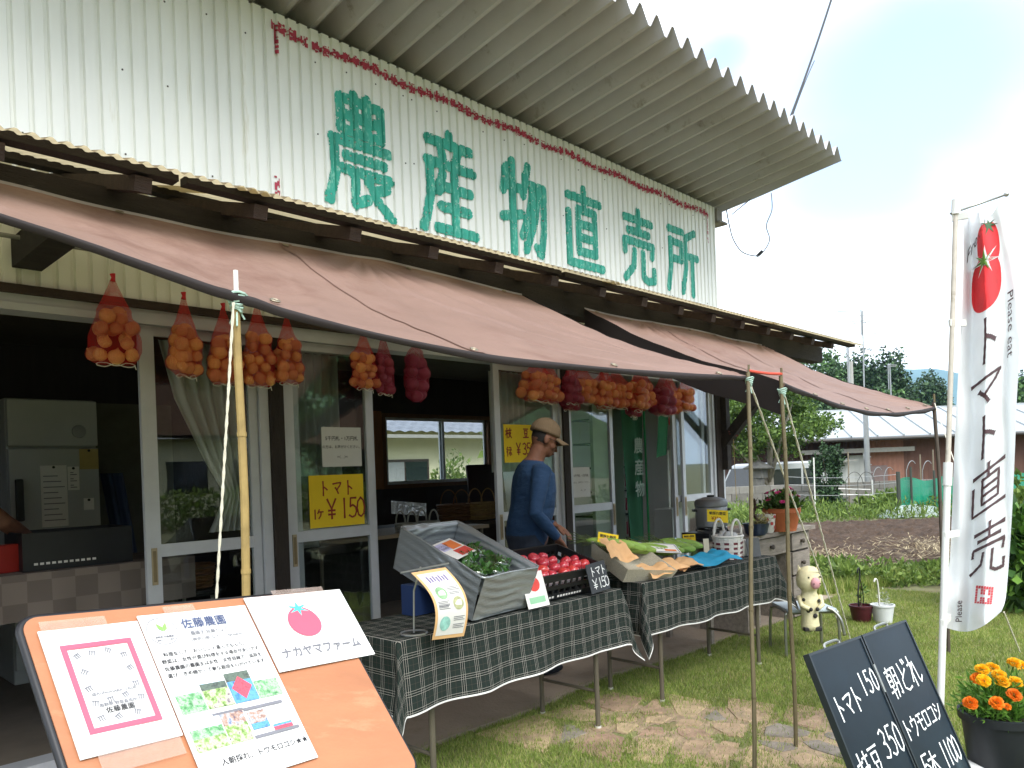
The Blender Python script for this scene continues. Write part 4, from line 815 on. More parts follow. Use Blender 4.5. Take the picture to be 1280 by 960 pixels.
# ---- black crate with tomatoes
blk = M('black crate plastic', '17181a', .45, .15, 20, spec=.45)
c0 = Vector((2.74, -1.55, TZ + .004)); cm = frame(c0, (1, .01, 0), (0, .958, .285)); W2, D2, H2 = .52, .36, .135
tc_ = thing('tomato_crate', 'black plastic lattice crate holding packs of pink-red tomatoes', 'crate', c0)
def cb(m_, a, b): v = MB(); v.b2(a, b); v.xf(cm); m_.v, n0 = m_.v + v.v, len(m_.v); m_.f += [tuple(i + n0 for i in f) for f in v.f]; m_.mi += v.mi
for nm, (o_, du, dv, ln) in dict(front=((0, 0), (1, 0), (0, 1), W2), back=((0, D2 - .012), (1, 0), (0, 1), W2), left=((0, .012), (0, 1), (1, 0), D2 - .024), right=((W2 - .012, .012), (0, 1), (1, 0), D2 - .024)).items():
    m_ = MB(); P = lambda s, th, z: (o_[0] + du[0] * s + dv[0] * th, o_[1] + du[1] * s + dv[1] * th, z)
    for z0, z1, th in ((0, .03, .012), (.055, .075, .010), (.098, H2, .014)): cb(m_, P(0, 0, z0), P(ln, th, z1))
    k = int(ln / .045)
    for i in range(k + 1): s = (ln - .012) * i / k; cb(m_, P(s, .001, .03), P(s + .012, .009, .055)); cb(m_, P(s, .0012, .075), P(s + .012, .0088, .098))
    m_.build('side_panel', blk, tc_)
m_ = MB()
for i in range(9): cb(m_, (.014 + i * .056, .0125, .0), (.014 + i * .056 + .04, D2 - .0125, .008))
m_.build('bottom_grid', blk, tc_)
b = MB()
for i in range(13): cb(b, (.03 + i * .022 + (.02 if i > 3 else 0), -.0015, .012), (.03 + i * .022 + .014 + (.02 if i > 3 else 0), -.0003, .022))
tag(b.build('white_print', M('white print', 'd8d5d0', .7), tc_), kind='stuff')
tom_m = M('pink red tomato', 'c9373c', .22, .12, 6, spec=.6, rnd=.08, coat=.4); tm = MB(); tm.lathe([(0, -.80), (.45, -.78), (.85, -.45), (1, .0), (.93, .42), (.66, .72), (.3, .80), (.1, .74), (0, .70)], 16); tom_me = tm.mesh('tomato', tom_m, smooth=True)
for o_i, (ox, oy) in enumerate(((.05, .04), (.22, .04), (.05, .19), (.22, .19), (.37, .09))):
    bp = cm @ Vector((ox, oy, .065)); t = thing('tomato_pack', ['pack of tomatoes at the front left of the black crate', 'pack of tomatoes at the front middle of the black crate', 'pack of tomatoes at the back left of the black crate', 'pack of tomatoes at the back middle of the black crate', 'pack of tomatoes at the right side of the black crate'][o_i], 'tomatoes', bp, group='packs of tomatoes in the black crate')
    for i in range(2):
        for j in range(2):
            o = bpy.data.objects.new('tomato', tom_me); COL.objects.link(o); o.parent = t; o.location = cm.to_3x3() @ Vector((.035 + i * .072, .032 + j * .068, .035)); r = random.uniform(.031, .038); o.scale = (r, r * random.uniform(.93, 1.05), r * random.uniform(.88, 1.0)); o.rotation_euler = (random.uniform(-.4, .4) + .2, random.uniform(-.4, .4), random.uniform(0, 6))
    b = MB(); b.box((.07, .066, -.006), (.155, .145, .02)); b.xf(cm.to_3x3().to_4x4()); b.build('tray', M('clear tray', 'c9cdd0', .3, .05), t, world=False)
pr = MB(); pr.b2((2.78, -1.26, TZ), (3.22, -1.19, .795)); one('support_block', pr, M('dark timber block', '3a332c', .8), 'dark block propping up the back of the tomato crate', 'block')
slate = M('black slate card', '33363a', .7, .15, 12); chalk = M('chalk white', 'd6d8d6', .9, .12, 60)
kBL, kBR, kTL = at(740, 743, y=-1.635), at(763, 735, y=-1.635), at(720, 717, y=-1.612)
mt = frame(kBL, kBR - kBL, kTL - kBL); kw, kh = (kBR - kBL).length, (kTL - kBL).length
t = card('price_slate', 'small black slate reading a tomato price, leaning on the tomato crate', 'price sign', mt, kw, kh, .003, slate)
ink(MB(), 'トマト', kh * .30, .0048, mt @ Matrix.Translation((kw * .16, kh * .56, .001)), adv=.95).build('lettering', chalk, t); ink(MB(), '¥150', kh * .34, .0048, mt @ Matrix.Translation((kw * .14, kh * .12, .001)), adv=.85).build('price', chalk, t)
mt = frame(at(661, 762, y=-1.63), (1, .0, 0), (-.05, .3, 1)); t = card('white_leaflet', 'white leaflet with a tomato picture between the two crates', 'leaflet', mt, .15, .17); b = MB(); b.prism([(.075 + .04 * math.cos(a), .11 + .035 * math.sin(a)) for a in np.linspace(0, 6.1, 14)], .0005, .001, mt); b.build('tomato_picture', M('leaflet red', 'd0473f', .7), t); b = MB(); sheet(b, mt, .02, .02, .13, .05, .0006); b.build('green_panel', M('leaflet green', '8fbf9a', .7), t)
# hanging promotional sheet on a wire stand
ps = thing('promo_sheet', 'curled paper sheet with an orange border hanging from a wire clip stand', 'leaflet', at(556, 800, y=-1.68))
tl, tr_, br, bl = at(513, 716, y=-1.66), at(556, 709, y=-1.66), at(579, 795, y=-1.70), at(539, 800, y=-1.70)
def PS(x, y, z=0):      # x 0..1, y 0..1 up
    p = (bl.lerp(br, x)).lerp(tl.lerp(tr_, x), y); return p + Vector((0, -.05 * math.sin(math.pi * y) * 1.0 - .004 - z, .015 * math.sin(math.pi * y)))  + Vector((.022 * math.sin(math.pi * y), 0, 0))
def psq(m_, x0, y0, x1, y1, z, n=10): m_.grid(lambda i, j: PS(x0 + (x1 - x0) * i, y0 + (y1 - y0) * j, z), 3, n)
b = MB(); psq(b, 0, 0, 1, 1, 0, 18); b.build('border', M('peach border', 'dfb27c', .8, .1), ps, smooth=True); b = MB(); psq(b, .07, .045, .93, .955, .001, 18); b.build('page', paper, ps, smooth=True)
cl = [M('leaf print', '8fb58a', .8, .35, 40), M('olive print', 'b2b48a', .8, .35, 40), M('teal print', '8fc0b4', .8, .35, 40)]
for i, (x, y) in enumerate(((.33, .63), (.72, .46), (.30, .2))):
    b = MB(); b.add([PS(x + .16 * math.cos(a), y + .095 * math.sin(a), .002) for a in np.linspace(0, 6.1, 18)], [tuple(range(18))]); b.build('round_picture', cl[i], ps)
b = MB()
for y, x, n_ in ((.70, .55, 3), (.62, .55, 2), (.50, .12, 4), (.44, .12, 3), (.27, .55, 3), (.17, .55, 3)):
    for k in range(n_): psq(b, x, y - k * .022, x + .34 - .05 * (k % 2), y - k * .022 + .008, .0022, 2)
tag(b.build('text_lines', inkg, ps), kind='stuff')
b = MB()
for k in range(7): x = .22 + k * .085; psq(b, x, .80 + .01 * (k % 3), x + .045, .90 - .015 * (k % 2), .0022, 2)
tag(b.build('heading', M('plum print', '7d6f9c', .8, .2), ps), kind='stuff')
b = MB(); wr = at(530, 716, y=-1.64); b.tube([Vector((wr.x, -1.56, TZ + .004)), Vector((wr.x, -1.57, .9)), Vector((wr.x, -1.62, 1.0))], .004, 6); b.tube([tl + Vector((-.04, .01, .004)), tr_ + Vector((.03, .01, .012))], .004, 6); b.tube([Vector((wr.x + .055 * math.cos(a), -1.56 + .055 * math.sin(a), TZ + .003)) for a in np.linspace(0, 6.28, 16)], .004, 6); b.build('wire_stand', M('chrome wire', 'b5b8ba', .3, .05, metal=.8), ps)
# ---- table 2: corn, kraft paper, blue tissue, cards, basket
kraft = M('kraft paper', 'd9ad7c', .75, .1, 6, .15, 20, transl=.15); bluep = M('blue tissue paper', '2f9fc8', .7, .08, 8, transl=.2); husk = M('corn husk', '7f9c46', .55, .2, 4, stretch=(1, 1, 14), rnd=.1); huskd = M('dark corn silk and leaf', '4c5a2c', .6, .2, 6); silver = M('woven pale tray', 'bdb6a4', .6, .22, 160, .4, 200)
A2, ex2, ey2, an2 = fr_2; T2 = Matrix.Translation(A2 + UP * TZ) @ Matrix.Rotation(an2, 4, 'Z')
tray = thing('corn_tray', 'pale woven tray tilted on the near table, lined with kraft paper', 'tray', T2 @ Vector((.2, .1, 0)))
tm_ = T2 @ Matrix.Translation((-.10, .06, .012)) @ Euler((.42, .12, -.12)).to_matrix().to_4x4(); b = MB()
b.add([tm_ @ Vector(p) for p in ((0, 0, 0), (.36, 0, 0), (.36, .3, 0), (0, .3, 0), (-.02, -.02, .09), (.38, -.02, .09), (.38, .32, .09), (-.02, .32, .09), (.005, .005, .006), (.355, .005, .006), (.355, .295, .006), (.005, .295, .006))], [(0, 3, 2, 1), (0, 1, 5, 4), (1, 2, 6, 5), (2, 3, 7, 6), (3, 0, 4, 7), (8, 9, 10, 11), (4, 5, 9, 8), (5, 6, 10, 9), (6, 7, 11, 10), (7, 4, 8, 11)]); b.build('woven_body', silver, tray)
def paperflap(name, label, mat, mt, w, h, seed, lift=.07, wav=.03):
    b = MB(); b.grid(lambda i, j: mt @ Vector((w * (i - .5) * (1 + .25 * j), -h * j, lift * math.sin(math.pi * .55 * (1 - j)) + wav * math.sin(i * 6 + seed * 2 + 1.5 * j) * (.25 + j * .75) * (1 - .5 * j) + .02 * fnoise((i * 3, j * 3, seed), 1.5) + .012)), 26, 14); return one(name, b, mat, label, 'paper', smooth=True)
paperflap('kraft_paper', 'peach kraft paper spilling over the front of the woven tray', kraft, T2 @ Matrix.Translation((.24, .12, .02)), .30, .15, 1, .045)
paperflap('kraft_paper', 'peach kraft paper sheet left of the dark corn leaves at the tray end', kraft, tm_ @ Matrix.Translation((.05, .26, .08)), .17, .17, 3, .04)
paperflap('kraft_paper', 'second peach kraft paper sheet beside the blue tissue', kraft, T2 @ Matrix.Translation((.52, .13, .02)), .24, .15, 2, .04)
paperflap('tissue_paper', 'crumpled bright blue tissue paper under the corn', bluep, T2 @ Matrix.Translation((.77, .16, .02)), .36, .20, 4, .045, .022)
def cob(label, p, q, r):
    p = Vector(p); q = Vector(q); t = thing('corn_cob', label, 'corn', p, group='unhusked corn cobs'); d = q - p; b = MB(); pts = [p + d * f for f in (0, .06, .2, .45, .7, .88, 1.0)]; b.tube(pts, [r * f for f in (.30, .55, .90, 1, .86, .55, .12)], 14)
    b.build('husk', husk, t, smooth=True); s = MB(); n_ = d.normalized()
    for k in range(9): a = k * .7; e = RT * math.cos(a) * .02 + UP * math.sin(a) * .02; s.tube([q - n_ * .02, q + n_ * .04 + e, q + n_ * .08 + e * 1.8], .002, 4)
    s.build('silk', huskd, t); l_ = MB(); sd__ = n_.cross(UP).normalized()
    for sg in (-1, 1): l_.grid(lambda i, j: p + d * (.1 + .8 * i) + sd__ * sg * (r * 1.0 + .012 * math.sin(i * 3)) + UP * (r * (.3 - .6 * j) + .008 * math.sin(i * 6)), 8, 2)
    l_.build('outer_leaf', husk, t, smooth=True); return t
for i, (a, b_, lb) in enumerate([((.02, .20, .13), (.20, .36, .17), 'corn cob at the left end of the woven tray'), ((.14, .17, .11), (.30, .36, .14), 'second corn cob in the woven tray'), ((.25, .15, .09), (.42, .34, .12), 'corn cob at the right of the woven tray'),
        ((.42, .17, .075), (.60, .38, .09), 'corn cob beside the printed card'), ((.56, .16, .075), (.72, .38, .10), 'corn cob above the left of the blue tissue'), ((.70, .20, .08), (.92, .34, .08), 'large corn cob over the right of the blue tissue'), ((.60, .28, .11), (.86, .40, .12), 'corn cob lying across the back of the blue tissue')]):
    x0 = (-.05, .05, .16, .33, .45, .56, .66)[i]; zz = (.215, .195, .17, .145, .14, .14, .15)[i]
    cob(lb, T2 @ Vector((x0 + .20, .17 - .01 * (i % 2), zz - .035)), T2 @ Vector((x0, .37, zz + .015)), .034 + .003 * (i % 2))
b = MB()
for k in range(14): p = T2 @ Vector((-.02 + k * .012, .26, .15)); b.tube([p, p + Vector((-.03 + .004 * k, .03, .06)), p + Vector((-.09 + .003 * k, .05, .07 + .003 * (k % 3)))], [.004, .003, .001], 4)
one('corn_leaves', b, M('dark green dry leaf', '3c4a34', .6, .3), 'dark tangled corn leaves behind the kraft paper at the tray end', 'leaves')
mt = T2 @ Matrix.Translation((.30, .22, .135)) @ Euler((.35, .1, -.55)).to_matrix().to_4x4(); t = card('printed_card', 'white and blue printed card lying on the corn', 'card', mt, .25, .13); b = MB(); sheet(b, mt, .006, .006, .244, .124, .0006); b.build('dark_border', M('navy print', '48516b', .7), t); b = MB(); sheet(b, mt, .012, .012, .238, .118, .0012); b.build('page', paper, t); b = MB(); text(b, '朝どれ', .03, mt @ Matrix.Translation((.02, .08, .002)), bold=.0008); text(b, 'とうもろこし', .026, mt @ Matrix.Translation((.02, .045, .002)), bold=.0006); b.build('lettering', inkb, t); b = MB(); sheet(b, mt, .15, .02, .225, .045, .002); b.build('picture', orange, t)
def ycard(label, mt, s=1.0):
    t = card('price_card', label, 'price card', mt, .15 * s, .085 * s, .002, yel, group='yellow price cards'); b = MB(); text(b, '朝採れ野菜', .024 * s, mt @ Matrix.Translation((.014 * s, .052 * s, .001)), bold=.0006); b.build('lettering', inkb, t); b = MB(); text(b, '¥350', .034 * s, mt @ Matrix.Translation((.03 * s, .014 * s, .001)), bold=.0006); b.build('price', M('red brown ink', '9c4a26', .8), t)
    k = MB(); k.tube([mt @ Vector((.075 * s, .0, -.004)), Vector((mt.translation.x + .05, mt.translation.y + .02, TZ))], .0025, 5); k.build('stick', tie_m, t)
ycard('tilted yellow price card standing behind the woven corn tray', frame(T2 @ Vector((-.03, .30, .21)), (.8, -.55, -.22), (.25, .1, .9)), .85)
ycard('yellow price card on a stick above the white basket', frame(T2 @ Vector((1.12, .30, .255)), (.75, -.62, -.10), (.15, .1, .95)))
ycard('small yellow price card half hidden behind the stock pot foot', frame(T2 @ Vector((1.0, .42, .12)), (.75, -.62, 0), (.1, .1, .95)), .6)
for k, (x0, lb) in enumerate([(.44, 'left clear film bag over the corn'), (.62, 'right clear film bag over the corn')]):
    b = MB(); b.grid(lambda i, j: T2 @ Vector((x0 + .20 * i, .18 + .25 * j, .13 + .045 * math.sin(math.pi * i) * math.sin(math.pi * j) + .015 * fnoise((i * 6, j * 6, k), 1.4))), 16, 16); one('film_bag', b, film, lb, 'bag', smooth=True)
# white basket with red bands
bk = thing('woven_basket', 'white woven basket with dark red bands and two handles on the near table', 'basket', T2 @ Vector((1.16, .17, 0))); bw_ = M('white band weave', 'd8d6d0', .5, .1, 40); br_ = M('dark red band', '6b2f3a', .5, .15, 40)
bc = bk.location; rx, ry = .098, .085
for r in range(9):
    for k in range(20):
        a = 2 * math.pi * (k + .5) / 20; o_ = 1.0 if (k + r) % 2 else .965; f = (1 + .015 * r) * o_; m_ = MB(); m_.box(Vector((bc.x + rx * f * math.cos(a), bc.y + ry * f * math.sin(a), bc.z + .012 + r * .0165)), (.031, .004, .0135), rot=(0, 0, math.atan2(ry * math.sin(a) , rx * math.cos(a)) + math.pi / 2)); 
        m_.build('weave_strip', (br_ if (r % 2 == 0 and r < 7) else bw_) if (k + r) % 2 else bw_, bk)
b = MB(); b.lathe([(.0, .004), (.085, .004), (.09, .01), (.101, .155), (.097, .155), (.086, .012), (0, .010)], 24, bc, sy=.87); b.build('basket_lining', bw_, bk, smooth='auto'); b = MB(); b.tube([bc + Vector((1.14 * rx * math.cos(a), 1.14 * ry * math.sin(a), .158)) for a in np.linspace(0, 6.28, 33)[:-1]], .008, 6, closed=True); b.build('rim', bw_, bk, smooth=True)
for s in (-1, 1): b = MB(); b.tube([bc + Vector((.07 * math.cos(a), s * .065, .155 + .115 * math.sin(a))) for a in np.linspace(0, math.pi, 18)], .0085, 7); b.build('handle', bw_, bk, smooth=True)
for k in range(5):
    b = MB(); b.ball(bc + Vector((.045 * math.cos(k * 1.25), .04 * math.sin(k * 1.25), .15 + .01 * (k % 2))), (.035, .03, .035), 10, 6); b.v = [tuple(Vector(v) + Vector((0, 0, .008 * fnoise(v, 40)))) for v in b.v]; one('wrapped_sweet', b, M('clear silver wrapper', 'b9bcbc', .2, .2, 30, .4, 60, spec=.7), ['silver wrapped packet at the right in the white basket', 'silver wrapped packet at the back right in the white basket', 'silver wrapped packet at the back left in the white basket', 'silver wrapped packet at the left in the white basket', 'silver wrapped packet at the front in the white basket'][k], 'packet', smooth=True, group='packets in the white basket')
mt = frame(T2 @ Vector((1.30, .10, .0)), (.85, -.5, 0), (-.1, .25, .95)); t = card('black_slate', 'grey slate tag leaning beside the white basket', 'price sign', mt, .10, .13, .004, M('grey slate', '55585a', .7, .2))
b = MB(); b.box(T2 @ Vector((1.33, .17, .06)), (.09, .07, .12), bev=.02); one('paper_bag', b, M('crinkled pale bag', 'bcb8ae', .6, .25, 30, .5, 40), 'small crinkled pale bag behind the grey slate tag', 'bag', smooth='auto')
mt = frame(T2 @ Vector((.98, .24, .03)), (.8, -.5, .0), (-.35, .3, .9)); card('blank_tag', 'cream tag leaning left of the white basket', 'tag', mt, .04, .12, .003, M('cream tag', 'd9d2bc', .7))
# ================================================================== cooker, desk, planters, stool, figure
grey_al = M('brushed grey aluminium', '8d9090', .4, .08, 8, metal=.5); blkm = M('black enamel', '1b1c1e', .4, .1)
P0 = at(889, 640, 6.15); bz = .86
st = thing('gas_burner', 'black gas burner stand under the grey cooker', 'burner', (P0.x, P0.y, bz - .085)); b = MB()
for k in range(4): a = k * math.pi / 2 + .5; b.tube([(P0.x + .15 * math.cos(a), P0.y + .15 * math.sin(a), bz - .084), (P0.x + .11 * math.cos(a), P0.y + .11 * math.sin(a), bz - .003)], .008, 6)
b.tube([(P0.x + .115 * math.cos(a), P0.y + .115 * math.sin(a), bz - .012) for a in np.linspace(0, 6.28, 25)[:-1]], .008, 6, closed=True); b.build('ring_frame', blkm, st); b = MB(); b.lathe([(.0, bz - .07), (.05, bz - .07), (.06, bz - .03), (0, bz - .03)], 14, (P0.x, P0.y, 0)); b.build('burner_head', blkm, st); b = MB(); b.b2((P0.x - .33, P0.y - .16, bz - .075), (P0.x - .17, P0.y + .08, bz - .02)); b.build('control_box', blkm, st)
pt = thing('grey_cooker', 'large grey lidded rice cooker on a black burner beside the desk', 'cooker', (P0.x, P0.y, bz)); b = MB(); b.lathe([(0, 0), (.11, 0), (.125, .012), (.127, .16), (.124, .165)], 28, (P0.x, P0.y, bz)); b.build('pot_body', grey_al, pt, smooth='auto')
b = MB(); b.lathe([(.124, .166), (.131, .17), (.131, .205), (.12, .225), (.06, .243), (.0, .247)], 28, (P0.x, P0.y, bz)); b.build('lid', M('dull grey lid', '77797a', .45, .1, metal=.4), pt, smooth='auto'); b = MB(); b.lathe([(.03, .243), (.032, .258), (0, .262)], 14, (P0.x, P0.y, bz)); b.build('lid_knob', blkm, pt, smooth='auto')
b = MB()
for s in (-1, 1): b.box((P0.x + s * .135 * RT.x, P0.y + s * .135 * RT.y, bz + .14), (.03, .06, .02), rot=(0, 0, math.atan2(RT.y, RT.x)))
b.build('handle', blkm, pt); b = MB(); nrm = -AX; c = Vector((P0.x, P0.y, bz + .075)) + nrm * .1275
b.tube([c + RT * .03 * math.cos(a) + UP * .014 * math.sin(a) for a in np.linspace(0, 6.28, 17)[:-1]], .0022, 5, closed=True); b.tube([c + RT * (.004 + .012 * math.cos(a)) + UP * (.008 + .014 * math.sin(a)) + nrm * .001 for a in np.linspace(0, 6.28, 13)[:-1]], .002, 5, closed=True); b.build('green_emblem', M('pale green print', '8fb5a6', .6), pt)
greyw = M('weathered grey wood', '8a8177', .85, .25, 5, .5, 40, stretch=(1, 7, 7), dirt=('6d655a', 8, .58))
bt = thing('plank_bench', 'low weathered plank bench carrying the burner and cooker', 'bench', (P0.x, P0.y, 0)); btz = bz - .087
for k in range(4): MB().b2((P0.x - .45, P0.y - .22 + k * .11, btz - .025), (P0.x + .42, P0.y - .22 + k * .11 + .104, btz)).build('plank', greyw, bt)
for sx in (-.4, .37):
    for sy in (-.18, .18): MB().b2((P0.x + sx - .02, P0.y + sy - .02, .02 if P0.y + sy > -1.05 else .0), (P0.x + sx + .02, P0.y + sy + .02, btz - .026)).build('leg', greyw, bt)
# old desk
dk = thing('old_desk', 'weathered wooden desk with drawers and a dark kneehole carrying flower pots', 'desk', (6.12, -1.0, 0)); X0, X1, Y0, Y1, ZT = 5.52, 6.72, -1.24, -.80, .79
for k in range(3): MB().b2((X0 - .03, Y0 - .03 + k * .165, ZT - .032), (X1 + .04, Y0 - .03 + k * .165 + .161, ZT)).build('top_board', greyw, dk)
b = MB(); b.b2((X0, Y0 + .015, 0), (X0 + .03, Y1, ZT - .033)); b.b2((X1 - .03, Y0 + .015, 0), (X1, Y1, ZT - .033)); b.b2((X1 - .42, Y0 + .015, 0), (X1 - .39, Y1, ZT - .2)); b.b2((X0 + .03, Y1 - .02, .1), (X1 - .03, Y1, ZT - .033)); b.build('carcass', greyw, dk)
def drawer(x0, x1, z0, z1, n=1):
    o = MB().b2((x0, Y0, z0), (x1, Y0 + .25, z1)).build('drawer', greyw, dk)
    for k in range(n): xx = x0 + (x1 - x0) * (k + .5) / n; MB().lathe([(0, 0), (.012, 0), (.012, .012), (.022, .022), (.016, .034), (0, .036)], 10).xf(Matrix.Translation((xx, Y0, (z0 + z1) / 2)) @ Matrix.Rotation(math.pi / 2, 4, 'X')).build('knob', M('dark knob', '4c443b', .6, .2), o, smooth='auto')
drawer(X0 + .035, X1 - .43, ZT - .19, ZT - .045, 1)
for z0, z1 in ((ZT - .19, ZT - .045), (ZT - .40, ZT - .21), (ZT - .60, ZT - .42), (.03, ZT - .62)): drawer(X1 - .385, X1 - .035, z0, z1)
terra = M('terracotta', 'b5653f', .8, .15, 4, .15, 50, dirt=('c4856a', 3, .6)); soilp = M('potting soil', '3d2f26', .95, .3, 30, .5)
c = at(977, 655, 6.35); c.z = ZT + .001
fp = thing('terracotta_planter', 'round terracotta planter with pink flowers on the desk', 'planter', c); b = MB(); b.lathe([(.0, 0), (.115, 0), (.15, .15), (.155, .155), (.155, .19), (.142, .19), (.138, .155), (0, .155)], 26, c); b.build('pot', terra, fp, smooth='auto')
def leafball(c, r, n, size, mats, parent, name='foliage', up=.5, hemi=True, ratio=.55, shell=.5):
    q = rng.normal(size=(n, 3)); q /= np.linalg.norm(q, axis=1)[:, None]
    if hemi: q[:, 2] = np.abs(q[:, 2])
    rr = (rng.random(n) ** shell)[:, None]; r = np.array(r if isinstance(r, (tuple, list)) else (r, r, r)); nr = q * 1.0; q = q * rr * r * (1 + .18 * np.sin(q[:, :1] * 7 + q[:, 1:2] * 5)); V, Fq = leaves(q + np.array(c), size, up, ratio, nrm=nr); return npmesh(name, V - np.array(base(parent)) if parent else V, Fq, mats, parent, mi=rng.integers(0, len(mats), len(Fq)))
gl = [M('dark flower leaf', '35531f', .5, .2, 8), M('flower leaf', '5b7a33', .5, .2, 8)]
leafball((c.x, c.y, c.z + .18), (.17, .15, .13), 500, .06, gl, fp); pink = M('pink petal', 'd0327c', .55, .12, 10, transl=.2)
def bloom(c, r, mat, parent, name, n=14, layers=3, up=Vector((0, 0, 1))):
    b = MB(); q = up.to_track_quat('Z', 'Y').to_matrix()
    for l_ in range(layers):
        k = n - l_ * 3
        for i in range(k):
            a = 2 * math.pi * i / k + l_ * .3; rr = r * (1 - .25 * l_); e = .35 + .5 * l_; d = Vector((math.cos(a), math.sin(a), 0)); s = Vector((-d.y, d.x, 0)); w = rr * 2.0 / k * 1.9
            p = [d * rr * .1, d * rr * .6 * math.cos(e) + s * w + UP * rr * (.3 + .5 * math.sin(e) * .6), d * rr * math.cos(e * .8) + UP * rr * (.15 + .7 * math.sin(e)) + s * w * .3, d * rr * math.cos(e * .8) + UP * rr * (.18 + .7 * math.sin(e)) - s * w * .5, d * rr * .6 * math.cos(e) - s * w + UP * rr * (.3 + .5 * math.sin(e) * .6)]
            b.add([Vector(c) + q @ v for v in p], [(0, 1, 2, 3, 4)])
    return b.build(name, mat, parent, loc=c)
for k in range(13): a = k * 2.4; r = .05 + .11 * (k / 13); bloom(c + Vector((r * math.cos(a), r * math.sin(a), .235 + .07 * (1 - k / 13) + .03 * (k % 3))), .028, pink, fp, 'flower', 10, 2, Vector((math.cos(a) * .5, math.sin(a) * .5, 1)))
c = at(945, 659, 6.05); c.z = ZT + .001
bo = thing('bonsai_pot', 'dark blue shallow pot with a bare little bonsai on the desk', 'potted plant', c); b = MB(); b.lathe([(0, 0), (.07, 0), (.085, .02), (.1, .085), (.105, .095), (.094, .095), (.088, .07), (0, .07)], 22, c); b.build('pot', M('dark blue glaze', '20304c', .3, .2, 8, spec=.6), bo, smooth='auto'); b = MB(); b.tube(spline([c + Vector(p) for p in ((0, 0, .06), (.02, 0, .12), (-.015, .01, .17), (.0, .0, .23), (-.02, 0, .29))]), .011, 8)
for k in range(9): a = k * 1.3; z = .15 + .014 * k; b.tube([c + Vector((0, 0, z)), c + Vector((.05 * math.cos(a), .05 * math.sin(a), z + .04))], [.004, .0015], 5)
b.build('trunk', M('bonsai bark', '4b3b30', .9, .3, 30, .5), bo, smooth=True); leafball((c.x + .03, c.y - .02, c.z + .085), (.07, .06, .03), 130, .02, [M('dry moss', '8a8252', .9, .3, 20)], bo, 'moss'); leafball((c.x + .12, c.y, c.z + .10), (.12, .08, .08), 160, .018, [M('fine pale flower', 'b5b07a', .8, .3, 20)], bo, 'sprig')['kind'] = 'stuff'
c = at(958, 652, 6.22); c.z = ZT + .001; b = MB(); b.lathe([(0, 0), (.05, 0), (.06, .02), (.075, .15), (.066, .15), (.06, .13), (0, .13)], 20, c); pp = thing('patterned_pot', 'small red and white patterned pot between the bonsai and terracotta planter', 'pot', c); b.build('pot', M('white glazed pot', 'd5d0cc', .4, .05), pp, smooth='auto')
for k in range(16):
    a = k * 2.4; z = .03 + .11 * (k / 16); r = .061 + .015 * (z / .15) + .002; b = MB(); n_ = Vector((math.cos(a), math.sin(a), 0)); s = UP.cross(n_); cc = c + n_ * r + UP * z; b.add([cc + s * .015 * math.cos(q) + UP * .015 * math.sin(q) for q in np.linspace(0, 6.28, 9)[:-1]], [tuple(range(8))]); b.build('red_spot', M('red glaze', 'b04044', .4), pp)
# low tubular stool and carved cow
s0 = at(1004, 760, 5.45); steel = M('chromed steel tube', 'a5a59e', .28, .1, metal=.8); sz = s0.z
sto = thing('tubular_stool', 'low steel tube chair with a pale seat beside the old desk', 'chair', (s0.x, s0.y, 0)); W = .19
def lp(a, t, z): return Vector((s0.x, s0.y, 0)) + RT * a + AX * t + UP * z
b = MB(); b.box((s0.x, s0.y, sz + .012), (.34, .34, .022), rot=(0, 0, math.atan2(RT.y, RT.x)), bev=.008); b.build('seat', M('pale blue vinyl', 'b9c6cc', .5, .05), sto)
for sa in (-1, 1):
    b = MB(); b.tube(spline([lp(sa * .19, -.16, 0), lp(sa * .185, -.15, sz - .05), lp(sa * .175, -.13, sz), lp(sa * .175, .10, sz), lp(sa * .185, .15, sz - .05), lp(sa * .19, .17, 0)]), .0105, 8); b.build('leg_loop', steel, sto, smooth=True)
b = MB(); b.tube(spline([lp(-.17, -.12, sz - .012), lp(.17, -.12, sz - .012)]), .009, 8); b.build('front_rail', steel, sto)
b = MB(); b.tube(spline([lp(.10, -.17, sz + .03), lp(.15, -.18, sz + .0), lp(.185, -.20, sz - .06), lp(.20, -.21, sz - .16)]), .0105, 8); b.build('arm_tube', steel, sto, smooth=True)
cw = M('carved cream wood', 'd8cfa6', .6, .12, 10, .3, 30); cb_ = M('black paint', '2a2826', .6); ck = M('pink painted muzzle', 'd29aa0', .6, .05)
f0 = at(1013, 786, 5.22); cowt = thing('carved_cow', 'carved cream wooden cow with black spots and a pink muzzle on the stool edge', 'ornament', f0); b = MB()
prof = [(0, 0), (.068, 0), (.07, .03), (.062, .09), (.072, .16), (.07, .22), (.055, .255), (.06, .27), (.088, .30), (.094, .345), (.082, .395), (.05, .425), (0, .435)]
b.lathe(prof, 20, f0, sx=1, sy=.85)
b.build('body', cw, cowt, smooth=True); f_ = -AX
for s in (-1, 1): e = MB(); hb_ = f0 + RT * s * .052 + UP * .39; e.add([hb_ - RT * .02, hb_ + RT * .02, hb_ - AX * .015, hb_ + AX * .02, hb_ + RT * s * .018 + UP * .055], [(0, 2, 4), (2, 1, 4), (1, 3, 4), (3, 0, 4), (0, 3, 1, 2)]); e.build('ear', cw, cowt)
